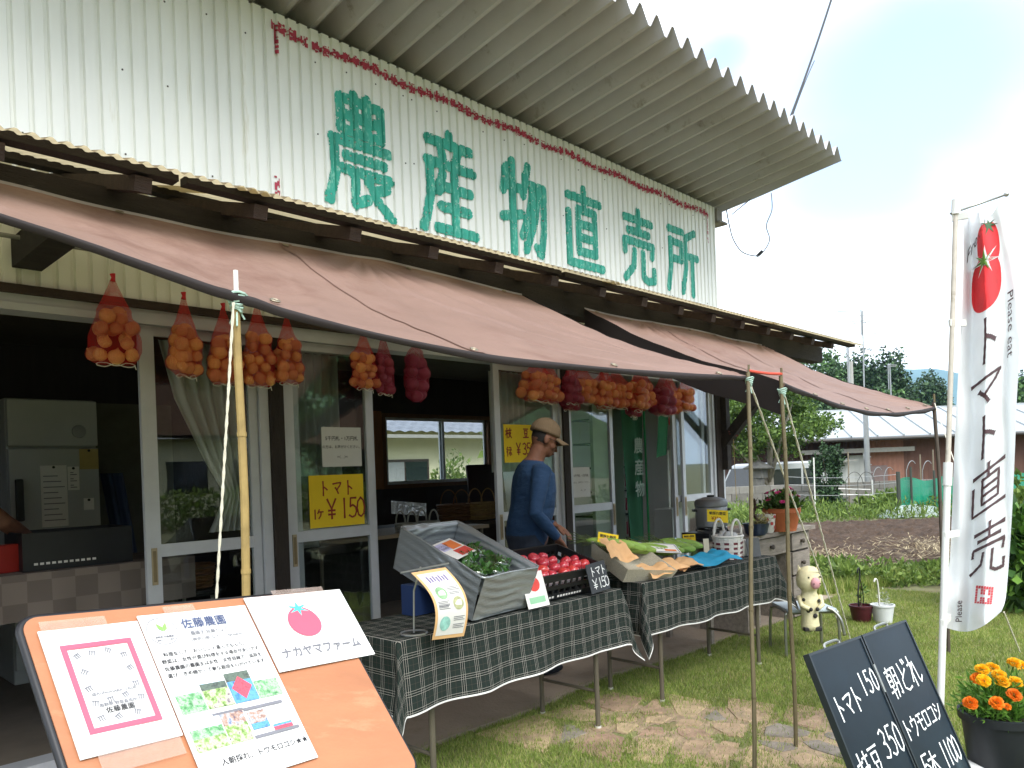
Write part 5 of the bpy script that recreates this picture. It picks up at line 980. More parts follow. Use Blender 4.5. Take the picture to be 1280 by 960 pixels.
def spot(a, z, r, mat, nm, dz=.0, bulge=.004, ry=None):
    k = int(np.searchsorted([p[1] for p in prof], z)); p, q = prof[max(k - 1, 0)], prof[min(k, len(prof) - 1)]; t = (z - p[1]) / (q[1] - p[1] + 1e-9); R0 = p[0] + (q[0] - p[0]) * t; n_ = (f_ * math.cos(a) + RT * math.sin(a)); cc = f0 + n_ * (R0 * (.93 + .07 * abs(math.sin(a)))) + UP * z; Rm = n_.to_track_quat('Z', 'Y').to_matrix(); m_ = MB(); m_.ball(cc, (ry or r, r, bulge + .006), 12, 8, R_=Rm); m_.build(nm, mat, cowt, smooth=True)
for a, z, r in ((-.5, .135, .013), (.25, .10, .017), (.75, .20, .013), (-.9, .21, .012)): spot(a, z, r, cb_, 'black_spot')
spot(.15, .325, .042, ck, 'muzzle', bulge=.02, ry=.034)
for a in (-.05, .35): spot(a, .325, .005, cb_, 'nostril', bulge=.028)
for a in (-.35, .65): spot(a, .365, .006, cb_, 'eye')
for s in (-1, 1):
    e = MB(); e.tube([f0 + RT * s * .072 + UP * .225, f0 + RT * s * .07 + f_ * .045 + UP * .17, f0 + RT * s * .03 + f_ * .075 + UP * .15], [.018, .017, .014], 8); e.build('arm', cw, cowt, smooth=True); e = MB(); e.ball(f0 + RT * s * .022 + f_ * .08 + UP * .148, (.014, .014, .014), 8, 6); e.build('hoof', cb_, cowt, smooth=True)
    e = MB(); e.box(f0 + RT * s * .033 + f_ * .03 + UP * .008, (.055, .06, .03), rot=(0, 0, math.atan2(RT.y, RT.x)), bev=.008); e.build('foot', cb_, cowt)
# pot and bucket on the lawn
c = at(1077, 777, z=.004); b = MB(); hp = thing('hanging_pot', 'dark red pot with a hooked handle and a bare stem on the lawn', 'potted plant', c); b.lathe([(0, 0), (.065, 0), (.07, .01), (.09, .12), (.096, .125), (.096, .14), (.086, .14), (.082, .12), (0, .115)], 20, c); b.build('pot', M('dark red plastic', '4a1c22', .45, .2, 40), hp, smooth='auto'); b = MB(); b.tube(spline([c + Vector(p) for p in ((-.05, 0, .13), (-.055, 0, .25), (-.01, 0, .36), (0, 0, .42), (-.02, 0, .45), (-.045, 0, .44), (-.05, 0, .41))]), .006, 6); b.tube(spline([c + Vector(p) for p in ((.06, .0, .13), (.05, 0, .25), (.0, 0, .36))]), .004, 6); b.build('hooked_handle', blkm, hp, smooth=True); b = MB(); b.tube(spline([c + Vector(p) for p in ((.01, 0, .11), (.03, .01, .2), (.02, 0, .3))]), .004, 6); b.build('stem', M('twig', '4b4630', .9), hp); leafball((c.x + .02, c.y, c.z + .24), (.05, .05, .1), 45, .03, gl, hp, 'leaves', hemi=False)
c = at(1104, 778, z=.004); b = MB(); hp = thing('white_bucket', 'small white bucket with a tall white handle on the lawn', 'bucket', c); b.lathe([(0, 0), (.068, 0), (.088, .135), (.095, .138), (.095, .15), (.085, .15), (.08, .13), (0, .12)], 22, c); b.build('bucket', M('white plastic', 'cfd2d2', .45, .04), hp, smooth='auto'); b = MB(); b.tube(spline([c + Vector(p) for p in ((-.07, 0, .14), (-.085, 0, .28), (-.11, 0, .36), (-.15, 0, .38), (-.18, 0, .36))]), .007, 6); b.build('handle', M('white plastic', '', 0) if False else wht, hp, smooth=True); leafball((c.x + .04, c.y, c.z + .15), (.05, .05, .12), 60, .025, [M('pale dry plant', '9ba38a', .8)], hp, 'dry_plant')
# ================================================================== foreground notice board
bo_, be1, be2, bn = Vector((.437, -2.254, 1.084)), Vector((.983, .164, -.081)), Vector((-.049, .664, .746)), Vector((.176, -.73, .661))
BM = frame(bo_, be1, be2)
nbm = M('orange brown plywood', 'a86f4c', .5, .14, 2.2, .1, 60, stretch=(1, 5, 1), dirt=('b5835f', 2.5, .56), spec=.45)
nb = thing('notice_board', 'tilted orange-brown wooden notice board with a black edge in the foreground', 'notice board', (bo_.x + .4, bo_.y + .1, 0))
def rrect(x0, y0, x1, y1, r, n=6):
    P = []
    for cx_, cy_, a0 in ((x1 - r, y1 - r, 0), (x0 + r, y1 - r, 90), (x0 + r, y0 + r, 180), (x1 - r, y0 + r, 270)):
        for k in range(n + 1): a = math.radians(a0 + 90 * k / n); P.append((cx_ + r * math.cos(a), cy_ + r * math.sin(a)))
    return P
bx0, bx1, by0, by1 = -.022, .782, -.545, .040
MB().prism(rrect(bx0, by0, bx1, by1, .035), -.022, -.0025, BM).build('panel', nbm, nb)
ed = MB(); P = rrect(bx0 - .003, by0 - .003, bx1 + .003, by1 + .003, .038); ed.tube([BM @ Vector((x, y, -.0135)) for x, y in P], .0095, 8, closed=True); ed.build('black_edging', M('black rubber edging', '1d1d20', .45, .1), nb, smooth=True)
for x in (.08, .68):
    b = MB(); p = BM @ Vector((x, -.5, -.03)); q = BM @ Vector((x, -.05, -.03)); b.tube([(p.x, p.y - .05, .0), p, q], .012, 8); b.tube([q, (q.x, q.y + .22, .0)], .012, 8); b.build('leg_frame', steel, nb, smooth=True)
b = MB(); b.tube([BM @ Vector((.70, by0 - .022, -.004)), BM @ Vector((.79, by0 - .018, -.004))], .011, 8); b.tube([BM @ Vector((.55, by0 - .024, -.004)), BM @ Vector((.70, by0 - .022, -.004))], .011, 8); b.build('bottom_ledge', M('black rubber edging', '1d1d20', .45, .1), nb, smooth=True)
wp = M('glossy white sheet', 'e3e1de', .35, .02, 20, spec=.5); pinkb = M('pink print', 'e0586e', .5, .03); tape = M('clear packing tape', 'dcc4b6', .2, .08, 30, .5, 30, alpha=.28, spec=.6)
def poster(name, label, x0, y1, w, h, z, mat=wp):
    pm = BM @ Matrix.Translation((x0, y1 - h, z)); t = thing(name, label, 'poster', pm @ Vector((w / 2, 0, 0))); b = MB(); n_ = 16
    b.grid(lambda i, j: pm @ Vector((w * i, h * j, .0015 * math.sin(i * 5 + j * 3) * .5 + .0008)), n_, n_); b.grid(lambda i, j: pm @ Vector((w * i, h * j, -.0015)), 1, 1); b.build('sheet', mat, t, smooth=True); return t, pm @ Matrix.Translation((0, 0, .0024))
def tx(t, pm, s, x, y, size, mat=inkb, bold=.00018, nm='lettering', al='LEFT'): return mbtext(s, size, pm @ Matrix.Translation((x, y, .0004)), bold=bold, align=al).build(nm, mat, t)
t, pm = poster('framed_poster', 'white poster with a pink square border at the left of the notice board', .0, 0, .21, .297, .002)
b = MB()
for x0, y0, x1, y1 in ((.03, .045, .18, .057), (.03, .243, .18, .255), (.03, .057, .042, .243), (.168, .057, .18, .243)): sheet(b, pm, x0, y0, x1, y1, .0003)
b.build('pink_border', pinkb, t)
def crown(x, y, a, s=.0078):
    b = MB(); m2 = pm @ Matrix.Translation((x, y, .0004)) @ Matrix.Rotation(a, 4, 'Z')
    sheet(b, m2, -s, s * .55, s, s * .8, 0)
    for k in (-.6, 0, .6): sheet(b, m2, k * s - s * .14, -s * .8, k * s + s * .14, s * .55, 0)
    b.build('small_emblem', inkg, t)
for x, y, a in ((.058, .225, .5), (.088, .228, -.3), (.122, .230, -.5), (.152, .214, .1), (.060, .185, -.6), (.155, .18, .4), (.058, .145, .3), (.154, .14, 0), (.060, .11, -.3), (.092, .113, .1), (.125, .118, .3), (.154, .107, -.2), (.062, .075, .2), (.096, .072, .5), (.135, .074, -.4)): crown(x, y, a)
tx(t, pm, '@AGNOHARA_YASAI', .105, .128, .0095, inkg, al='CENTER'); tx(t, pm, '南野原 野菜直売所', .105, .100, .0095, inkg, al='CENTER'); tx(t, pm, '佐藤農園', .105, .085, .0150, inkb, .0002, al='CENTER'); tx(t, pm, 'て', .105, .022, .012, M('pale print', 'b5b5ba', .6), al='CENTER')
def strip(t, x0, y0, x1, y1, z=.0045, nm='tape_strip'):
    b = MB(); b.grid(lambda i, j: BM @ Vector((x0 + (x1 - x0) * i, y0 + (y1 - y0) * j, z + .0012 * fnoise((i * 6, j * 6, x0), 2))), 12, 4); b.build(nm, tape, t, smooth=True)
strip(t, .006, -.008, .142, .022); strip(t, .03, -.34, .20, -.285, .0062)
t, pm = poster('farm_poster', 'tall white farm poster with small photographs in the middle of the notice board', .213, .012, .288, .445, .004)
b = MB(); R0 = .037; cc = (.043, .396)
for k in range(36): a0, a1 = 2 * math.pi * k / 36, 2 * math.pi * (k + 1) / 36; b.add([pm @ Vector((cc[0] + r * math.cos(a), cc[1] + r * math.sin(a), .0004)) for r, a in ((R0, a0), (R0, a1), (R0 - .0016, a1), (R0 - .0016, a0))], [(0, 1, 2, 3)])
b.build('round_badge', inkg, t)
for dx, rot in ((-.002, .5), (.008, -.4)):
    b = MB(); m2 = pm @ Matrix.Translation((cc[0] + dx, cc[1] + .008, .0005)) @ Matrix.Rotation(rot, 4, 'Z'); b.add([m2 @ Vector(p) for p in ((0, -.010, 0), (.006, 0, 0), (.002, .012, 0), (0, .016, 0), (-.005, .002, 0))], [(0, 1, 2, 3, 4)]); b.build('leaf_mark', M('fresh green print', '7fc25a', .5), t)
tx(t, pm, '南野原 佐藤農園', cc[0], cc[1] - .018, .0062, inkg, al='CENTER'); tx(t, pm, '農家の手しごと野菜', cc[0], cc[1] - .026, .0045, inkg, al='CENTER')
tx(t, pm, '佐藤農園', .095, .398, .030, M('slate blue ink', '4a5678', .6), .0004); tx(t, pm, '農園主 佐藤りょうこ', .108, .376, .0125, inkg); tx(t, pm, '(神奈川県 なでしこfarmers)', .103, .359, .0115, inkg)
for k, s in enumerate(('料理をして、おいしいと喜んでもらう。', '野菜は、女性が選び料理をする場合が多いです。', '佐藤農園の農園主は女性。女性目線で、品目を', '選び、きめ細かく丁寧な栽培を心がけています。')): tx(t, pm, s, .022 if k == 0 else .012, .328 - k * .0185, .0122, inkb)
def photo_mat(name, cols, scale):
    if name in MATS: return MATS[name]
    m = bpy.data.materials.new(name); MATS[name] = m; m.use_nodes = True; t_ = m.node_tree; n = t_.nodes; l = t_.links; p = n['Principled BSDF']; p.inputs['Roughness'].default_value = .35; tc = n.new('ShaderNodeTexCoord'); v = n.new('ShaderNodeTexNoise'); v.inputs['Scale'].default_value = scale; v.inputs['Detail'].default_value = 5; v.inputs['Roughness'].default_value = .7; l.new(tc.outputs['Object'], v.inputs['Vector'])
    r = n.new('ShaderNodeValToRGB'); r.color_ramp.interpolation = 'LINEAR'; e = r.color_ramp.elements; e[0].position = .32; e[1].position = .68
    while len(e) < len(cols): e.new(.5)
    for k, c in enumerate(cols): e[k].position = .32 + .36 * k / (len(cols) - 1); e[k].color = (*lin(c), 1)
    l.new(v.outputs[0], r.inputs[0]); l.new(r.outputs[0], p.inputs['Base Color']); return m
ph_g = photo_mat('photo field', ('264a2c', '5c9460', 'a5c4a0', '3c6a40'), 60); ph_v = photo_mat('photo vegetables', ('2f4a26', '7a9a4a', 'b9b8a4', '5a405c'), 70); ph_r = photo_mat('photo tomatoes', ('b03040', 'dc5060', 'c83a4c'), 120); ph_b = photo_mat('photo blue crate', ('2e5f96', '5c9ccc', '35426a'), 40); ph_s = photo_mat('photo sky', ('b9d2e8', 'dfeaf2', '9cbcd8'), 20); ph_p = photo_mat('photo people', ('2c3860', 'a07c66', 'a9a9ac', '44608c'), 70); ph_d = photo_mat('photo dark', ('3a4440', '5c6a5c', '2c3030'), 50)
def photo(x0, y0, x1, y1, mats, split=None):
    b = MB(); ys = [y0] + (split or []) + [y1]
    for k, (a, c_) in enumerate(zip(ys, ys[1:])): sheet(b, pm, x0, a, x1, c_, .0003, k)
    return b.build('printed_photo', mats, t)
photo(.010, .178, .072, .258, [ph_g, ph_s], [.226]); photo(.075, .178, .140, .258, [ph_v, ph_d, ph_s], [.225, .242]); photo(.143, .178, .208, .258, [ph_b, ph_d], [.235]); photo(.211, .178, .276, .258, [ph_g, ph_s], [.225])
b = MB(); b.add([pm @ Vector(p) for p in ((.149, .217, .0006), (.174, .185, .0006), (.203, .217, .0006), (.176, .246, .0006))], [(0, 1, 2, 3)]); b.build('tomato_photo', ph_r, t)
photo(.010, .085, .088, .165, [ph_v, ph_g, ph_s], [.115, .138]); photo(.091, .085, .150, .165, [ph_v, ph_p], [.13]); b = MB(); sheet(b, pm, .153, .155, .262, .163, .0003); b.build('grey_bar', inkg, t); photo(.157, .105, .203, .15, [ph_b, ph_p], [.12]); b = MB(); sheet(b, pm, .153, .083, .276, .091, .0003); b.build('grey_bar', inkg, t); photo(.210, .0915, .262, .106, [ph_r, ph_b], [.1])
b = MB(); sheet(b, pm, .075, .160, .153, .166, .0006); b.build('grey_bar', inkg, t)
tx(t, pm, '人朝採れ、トウモロコシ★★', .05, .045, .018, inkb); strip(t, .28, .005, .36, .03, .006)
t, pm = poster('tomato_poster', 'white landscape poster with a pink tomato at the right of the notice board', .509, .035, .333, .232, .0035)
b = MB(); tcx, tcy = .150, .137; b.add([pm @ Vector((tcx + .053 * math.cos(a) * (1 - .06 * math.sin(a)), tcy + .048 * math.sin(a), .0004)) for a in np.linspace(0, 6.28, 41)[:-1]], [tuple(range(40))]); b.build('tomato_picture', pinkb, t)
b = MB(); P = []
for k in range(12): a = math.pi / 2 + 2 * math.pi * k / 12; r = .034 if k % 2 == 0 else .010; P.append(pm @ Vector((tcx + r * math.cos(a) * 1.1, tcy + .043 + r * math.sin(a) * .75, .0008)))
b.add(P, [tuple(range(12))]); b.build('tomato_calyx', M('turquoise print', '4fb6b8', .5), t)
tx(t, pm, 'ナカヤマファーム', .165, .036, .034, inkg, .0009, al='CENTER'); tx(t, pm, 'NAKAYAMA FARM', .175, .018, .011, M('pale print', 'b5b5ba', .6), 0, al='CENTER'); strip(t, .60, .02, .78, .05, .006)
# ================================================================== chalkboard
b0 = Vector((0, -4.05, 0)) + RT * 1.149 + AX * 2.30; bt0 = Vector((0, -4.05, 0)) + RT * .988 + AX * 2.55 + UP * .72
wdv = (RT * .277 + AX * .23).normalized(); upv = (bt0 - b0); PH = upv.length; CM = frame(b0 + UP * .01, wdv, upv)
cbm = M('dark blue green chalkboard', '15212a', .38, .3, 3, dirt=('34424a', 2.6, .58), spec=.25); alf = M('dark anodised frame', '3a4044', .35, .1, metal=.6); marker = M('white liquid chalk', 'e2e5e4', .7, .04)
cbo = thing('chalkboard_sign', 'black two-panel chalkboard with white handwritten prices leaning on the lawn', 'sign', b0)
for k, x0 in enumerate((0, .375)):
    w = .365; o = MB().b2((x0 + .008, .008, -.016), (x0 + w - .008, PH - .008, 0)).xf(CM).build('board_panel', cbm, cbo)
    f = MB(); 
    for a, c_ in (((x0, 0, -.02), (x0 + .008, PH, .004)), ((x0 + w - .008, 0, -.02), (x0 + w, PH, .004)), ((x0 + .008, 0, -.02), (x0 + w - .008, .008, .004)), ((x0 + .008, PH - .008, -.02), (x0 + w - .008, PH, .004))): f.b2(a, c_)
    f.xf(CM).build('frame', alf, o); h = MB(); h.tube(spline([CM @ Vector((x0 + .13, PH, -.01)), CM @ Vector((x0 + .14, PH + .012, -.01)), CM @ Vector((x0 + .22, PH + .012, -.01)), CM @ Vector((x0 + .23, PH, -.01))]), .005, 6); h.build('carry_handle', steel, o)
    if k == 0: ink(MB(), 'トマト', .078, .0068, CM @ Matrix.Translation((.035, PH - .235, .0012)) @ Matrix.Rotation(.06, 4, 'Z'), adv=.78, wx=.72, jit=.02, brush=.3).build('lettering', marker, o); ink(MB(), '150', .075, .0068, CM @ Matrix.Translation((.235, PH - .19, .0012)), adv=.92, wx=.5, slant=-.05, brush=.3).build('price', marker, o); ink(MB(), '枝豆', .10, .0068, CM @ Matrix.Translation((.035, PH - .44, .0012)) @ Matrix.Rotation(.06, 4, 'Z'), adv=.80, wx=.72, jit=.02, brush=.3).build('lettering', marker, o); ink(MB(), '350', .095, .0068, CM @ Matrix.Translation((.212, PH - .40, .0012)), adv=.85, wx=.52, brush=.3).build('price', marker, o)
    else: ink(MB(), '朝どれ', .11, .0068, CM @ Matrix.Translation((.045 + x0, PH - .245, .0012)) @ Matrix.Rotation(.05, 4, 'Z'), adv=.82, wx=.74, jit=.01, brush=.3).build('lettering', marker, o); ink(MB(), 'トウモロコシ', .066, .0062, CM @ Matrix.Translation((.022 + x0, PH - .385, .0012)) @ Matrix.Rotation(.04, 4, 'Z'), adv=.80, wx=.72, jit=.02, brush=.3).build('lettering', marker, o); ink(MB(), '5本', .085, .0068, CM @ Matrix.Translation((.035 + x0, PH - .53, .0012)), adv=1.0, wx=.8, brush=.3).build('lettering', marker, o); ink(MB(), '1100', .085, .0068, CM @ Matrix.Translation((.20 + x0, PH - .525, .0012)), adv=.66, wx=.5, brush=.3).build('price', marker, o)
b = MB()
for z in (PH * .25, PH * .8): b.tube([CM @ Vector((.37, z - .05, .004)), CM @ Vector((.37, z + .05, .004))], .004, 8)
b.build('hinge', steel, cbo)
for x in (.2, .55): q = CM @ Vector((x, PH * .70, -.022)); back = q + (AX * .60 - RT * .52).normalized() * .10; MB().tube([q, (back.x, back.y, .005)], .010, 8).build('rear_leg', alf, cbo)
b = MB(); q = CM @ Vector((-.004, PH - .485, -.01)); b.prism([(math.cos(a) * .02 - .016, math.sin(a) * .03 * (1.6 if math.sin(a) < 0 else 1)) for a in np.linspace(0, 6.28, 13)[:-1]], -.004, 0, CM @ Matrix.Translation((-.004, PH - .485, -.012))); b.build('side_stay', steel, cbo)
# ================================================================== marigold pot
def pompom(c, r, mat, parent, up):
    b = MB(); q = up.to_track_quat('Z', 'Y').to_matrix(); n = 95
    for k in range(n):
        z = 1 - 1.15 * (k + .5) / n; ph = k * 2.39996 + random.uniform(-.2, .2); s = math.sqrt(max(0, 1 - z * z)); d = Vector((math.cos(ph) * s, math.sin(ph) * s, z * .72)); e1 = Vector((-math.sin(ph), math.cos(ph), 0)); rr = r * random.uniform(.88, 1.1); w = r * .30
        tip = d * rr + Vector((0, 0, r * .1 * random.uniform(-1, 1))); nn = d.cross(e1); base_ = d * rr * .45
        b.add([q @ (p + Vector((0, 0, -.2 * r))) + Vector(c) for p in (base_, tip - e1 * w + nn * w * random.uniform(-.7, .7), tip * 1.04 + nn * w * random.uniform(-.7, .7), tip + e1 * w + nn * w * random.uniform(-.7, .7))], [(0, 1, 2, 3)])
    return b.build('flower', mat, parent, loc=c)
c = at(1252, 975, 3.15); c.z = .004
mp_ = thing('marigold_pot', 'black plastic pot of yellow and orange marigolds on the lawn', 'potted plant', c); b = MB(); b.lathe([(0, 0), (.105, 0), (.112, .01), (.138, .265), (.150, .268), (.152, .30), (.140, .302), (.132, .27), (0, .262)], 30, c); b.build('pot', M('black pot plastic', '1f2226', .5, .15, 10), mp_, smooth='auto'); b = MB(); b.lathe([(.131, .27), (.05, .278), (0, .275)], 16, c); b.build('soil', soilp, mp_)
mg = [M('marigold leaf', '4f7a2a', .55, .2, 10, transl=.2), M('marigold leaf light', '6f9a3c', .55, .2, 10, transl=.2)]; leafball((c.x, c.y, c.z + .29), (.15, .15, .16), 1500, .045, mg, mp_, 'foliage', ratio=.22, up=.6); my = M('yellow petal', 'e8b010', .6, .12, 14, transl=.25, rnd=.08); mo = M('orange petal', 'e27a12', .6, .12, 14, transl=.25, rnd=.08)
for u, v, t_, ye in ((1228, 836, 3.1, 1), (1241, 834, 3.15, 1), (1268, 828, 3.15, 1), (1277, 831, 3.2, 1), (1249, 843, 3.08, 1), (1230, 850, 3.02, 1), (1253, 851, 3.05, 1), (1270, 852, 3.1, 1), (1268, 868, 3.0, 0), (1213, 878, 3.0, 0), (1246, 878, 2.97, 0), (1259, 883, 2.96, 0), (1290, 845, 3.1, 1), (1300, 862, 3.05, 0), (1222, 848, 3.1, 0)):
    q = at(u, v, t_); s = MB(); 
    pompom(q, .026 if (u, v) != (1259, 883) else .014, my if ye else mo, mp_, ((q - c - Vector((0, 0, .1))).normalized() + Vector((-.5, -.6, .6))).normalized())
    s.tube([c + Vector((0, 0, .28)), q], .0025, 4); s.build('stem', mg[0], mp_)
# ================================================================== nobori flag
fb = at(1172, 968, z=.06); fT = at(1195, 258, 3.28); pd = (fT - Vector((fb.x, fb.y, 0)))
fl = thing('nobori_flag', 'white vertical cloth flag with brushed lettering and tomatoes on a white pole', 'flag', (fb.x, fb.y, 0)); FB = Vector((fb.x, fb.y, .02)); wp_ = M('white plastic pipe', 'd8d8d4', .45, .05, dirt=('b8b0a2', 6, .62))
fk = lambda h: FB.lerp(fT, h)
b = MB(); b.tube([fk(0), fk(.52)], .0145, 12); b.build('lower_pole', wp_, fl, smooth='auto'); b = MB(); b.tube([fk(.5), fk(1.0)], .0105, 12); b.build('upper_pole', M('stained pole', 'b8b0a4', .5, .15, 12, dirt=('8d8170', 9, .58)), fl, smooth='auto'); b = MB(); b.tube([fk(.505), fk(.545)], .0185, 12); b.build('pole_collar', wp_, fl, smooth='auto')
b = MB(); b.tube([fk(.985), fk(1.012)], .0175, 10); b.build('pole_cap', wp_, fl, smooth='auto'); tipL, tipR = at(1188, 267, 3.28), at(1258, 243, 3.28); b = MB(); b.tube([tipL, tipR], .005, 8); b.ball(tipR, .011, 8, 6); b.build('cross_bar', steel, fl, smooth=True)
b = MB(); b.ball((fb.x, fb.y, .06), (.24, .16, .055), 20, 10, R_=Matrix.Rotation(math.atan2(RT.y, RT.x), 3, 'Z')); b.build('water_base', M('white tank plastic', 'd5d6d4', .4, .04), fl, smooth=True)
Lt = [(1203, 268), (1204, 330), (1201, 410), (1197, 480), (1193, 560), (1190, 640), (1187, 700), (1180, 745), (1181, 780)]; Rt = [(1259, 249), (1268, 300), (1274, 360), (1275, 430), (1271, 500), (1268, 580), (1264, 660), (1258, 740), (1252, 768)]
def ctab(T, f):
    x = f * (len(T) - 1); i = min(int(x), len(T) - 2); t = x - i; a, b_, c_, d = (np.array(T[max(i - 1, 0)]), np.array(T[i]), np.array(T[i + 1]), np.array(T[min(i + 2, len(T) - 1)])); return .5 * ((2 * b_) + (c_ - a) * t + (2 * a - 5 * b_ + 4 * c_ - d) * t * t + (3 * b_ - a - 3 * c_ + d) * t ** 3)
def FS(i, j, dz=0.0):    # i across, j down; folds in depth so that the narrow outline still holds a wide cloth
    l_, r_ = ctab(Lt, j), ctab(Rt, j); ii = i; u = l_[0] + (r_[0] - l_[0]) * ii; v = l_[1] + (r_[1] - l_[1]) * ii
    if j > .9: v += 14 * math.sin(math.pi * i) * ((j - .9) / .1) ** 2 + 8 * (i - .5) * -((j - .9) / .1)
    if j < .06: v += (1 - j / .06) * 16 * math.sin(math.pi * min(1, i * 1.0)) ** 2 * (.6 + .4 * math.sin(i * 12))
    d = .085 * math.sin(i * 7.2 + 1.1 * math.sin(j * 4) + .5) * (.5 + .5 * j) + .04 * math.sin(i * 13 - j * 5) + .02 * math.sin(i * 5 + j * 26) * j + .10 * i + .012 * fnoise((i * 4, j * 14, 0), 1)
    return at(u, v, 3.26 + d - dz)
clothm = M('white flag polyester', 'eceef0', .75, .03, 6, transl=.35); b = MB(); b.grid(lambda i, j: FS(i, j), 110, 230); b.build('flag_cloth', clothm, fl, smooth=True)
for h, (u, v) in ((.66, (1203, 403)), (.80, (1205, 270)), (.3, (1196, 667)), (.14, (1186, 772))):
    l_ = at(u, v, 3.26); b = MB(); bb = min((fk(k / 100) for k in range(101)), key=lambda q: abs(q.z - l_.z)); e_ = (l_ - bb).normalized(); b.box((bb + l_) / 2, ((l_ - bb).length + .03, .012, .028), rot=(0, 0, math.atan2(e_.y, e_.x))); b.build('flag_loop', M('white webbing', 'd2d2cc', .8, .05), fl)
bi = M('dark brown brush ink', '4a3438', .85, .15, 30)
LW = 72.0
def fsurf(cx0, cy0, sx, sy, lift=.007):     # glyph (x,y) -> point lying on the flag; centre in flag (i,j)
    return lambda x, y, dz: FS(min(1, max(0, cx0 + x * sx)), min(1, max(0, cy0 - y * sy)), lift + dz * 2)
for ch, j0, w, i0, hh in (('ト', .366, .40, .28, .098), ('マ', .462, .50, .22, .072), ('ト', .563, .42, .32, .08), ('直', .68, .6, .28, .098), ('売', .822, .6, .34, .112)):
    b = MB(); ink(b, ch, 1.0, .10 if ch not in '直売' else .068, None, brush=.5, wx=1.0, surf=fsurf(i0, j0, w, hh)); b.build('brush_character', bi, fl)
b = MB(); text(b, 'Please eat', 1.0, None, surf=lambda x, y, z: FS(min(.98, .80 + y * .14 - .0), min(1, .24 + x * .037), .005)); b.build('side_lettering', bi, fl)
b = MB(); text(b, 'Fresh!', 1.0, None, surf=lambda x, y, z: FS(min(.98, .06 + x * .17 + y * .03), max(0.01, .130 - y * .040 - x * .028), .005)); b.build('script_lettering', bi, fl)
b = MB(); text(b, 'Please', 1.0, None, surf=lambda x, y, z: FS(max(.02, .30 - y * .16), min(1, .97 - x * .030), .005)); b.build('side_lettering', bi, fl)
tr_m = M('bright tomato red print', 'c9252a', .7, .22, 9); tg = M('tomato stalk green print', '5f8a36', .7, .2, 9)
def blobj(P, nm, mat, lift):
    b = MB(); c_ = np.mean(P, 0); n_ = len(P); V = []
    for k in range(9):
        for p in P: q = c_ + (np.array(p) - c_) * k / 8; V.append(FS(min(.99, max(0, q[0])), min(1, max(0, q[1])), lift))
    b.add(V, [(k * n_ + i, k * n_ + (i + 1) % n_, (k + 1) * n_ + (i + 1) % n_, (k + 1) * n_ + i) for k in range(8) for i in range(n_)]); b.build(nm, mat, fl)
ov_ = lambda cx_, cy_, rx_, ry_, sq=2.6: [(cx_ + rx_ * math.copysign(abs(math.cos(a)) ** (2 / sq), math.cos(a)), cy_ + ry_ * math.copysign(abs(math.sin(a)) ** (2 / sq), math.sin(a))) for a in np.linspace(0, 6.283, 37)[:-1]]
blobj(ov_(.50, .108, .22, .055), 'tomato_print', tr_m, .005); blobj(ov_(.44, .190, .27, .058), 'tomato_print', tr_m, .0065)
def starj(cx_, cy_, r, ry): return [(cx_ + (r if k % 2 == 0 else r * .3) * math.cos(2 * math.pi * k / 14 - 1.57), cy_ + (ry if k % 2 == 0 else ry * .3) * math.sin(2 * math.pi * k / 14 - 1.57)) for k in range(14)]
blobj(starj(.42, .140, .30, .036), 'white_halo', clothm, .0085); blobj(starj(.40, .140, .22, .027), 'stalk_print', tg, .0105); blobj(starj(.54, .062, .20, .024), 'stalk_print', M('dark stalk print', '3f5f3a', .7, .2), .0085)
b = MB()      # red seal stamp
for i in range(7):
    for k in range(7):
        if i in (0, 6) or k in (0, 6) or (i * 3 + k * 5 + i * k) % 3: x, y = .50 + i * .042, .850 + k * .0085; b.add([FS(x, y + .010 * (i / 7), .005), FS(x + .034, y + .010 * (i / 7), .005), FS(x + .034, y + .0076 + .010 * (i / 7), .005), FS(x, y + .0076 + .010 * (i / 7), .005)], [(0, 1, 2, 3)])
tag(b.build('seal_stamp', M('seal red', 'cf4a55', .8), fl), kind='stuff')
one('flag_rope', rope(at(1255, 765, 3.4), at(1275, 815, 3.9), .004), rope_w, 'white cord from the lower corner of the flag to the lawn', 'rope')
# leafy bush at the right edge
def bush(name, label, c, r, n, size, mats, group=None, cat='bush', hemi=False):
    t = thing(name, label, cat, (c[0], c[1], c[2] - r[2]), group=group); leafball(c, r, n, size, mats, t, 'foliage', up=.3, hemi=hemi); s = MB()
    for k in range(6): a = k * 1.05; s.tube([(c[0] + .03 * math.cos(a), c[1] + .03 * math.sin(a), c[2] - r[2]), (c[0] + r[0] * .4 * math.cos(a), c[1] + r[1] * .4 * math.sin(a), c[2])], [.012, .005], 5)
    s.build('stems', M('bush stem', '4c4030', .9), t); return t
bl_m = [M('broad leaf dark', '2f4f1e', .45, .2, 4), M('broad leaf', '4a6f2a', .45, .2, 4, transl=.2), M('broad leaf light', '6a8f3c', .45, .2, 4, transl=.2)]
c = at(1296, 715, 6.6); bush('leafy_bush', 'dark green leafy bush at the right edge beyond the flag', (c.x, c.y, .45), (.5, .5, .47), 2600, .12, bl_m); c = at(1300, 640, 7.6); bush('leafy_bush', 'taller light green bush behind the dark one at the right edge', (c.x, c.y, .55), (.5, .5, .55), 2200, .10, weed_ms)
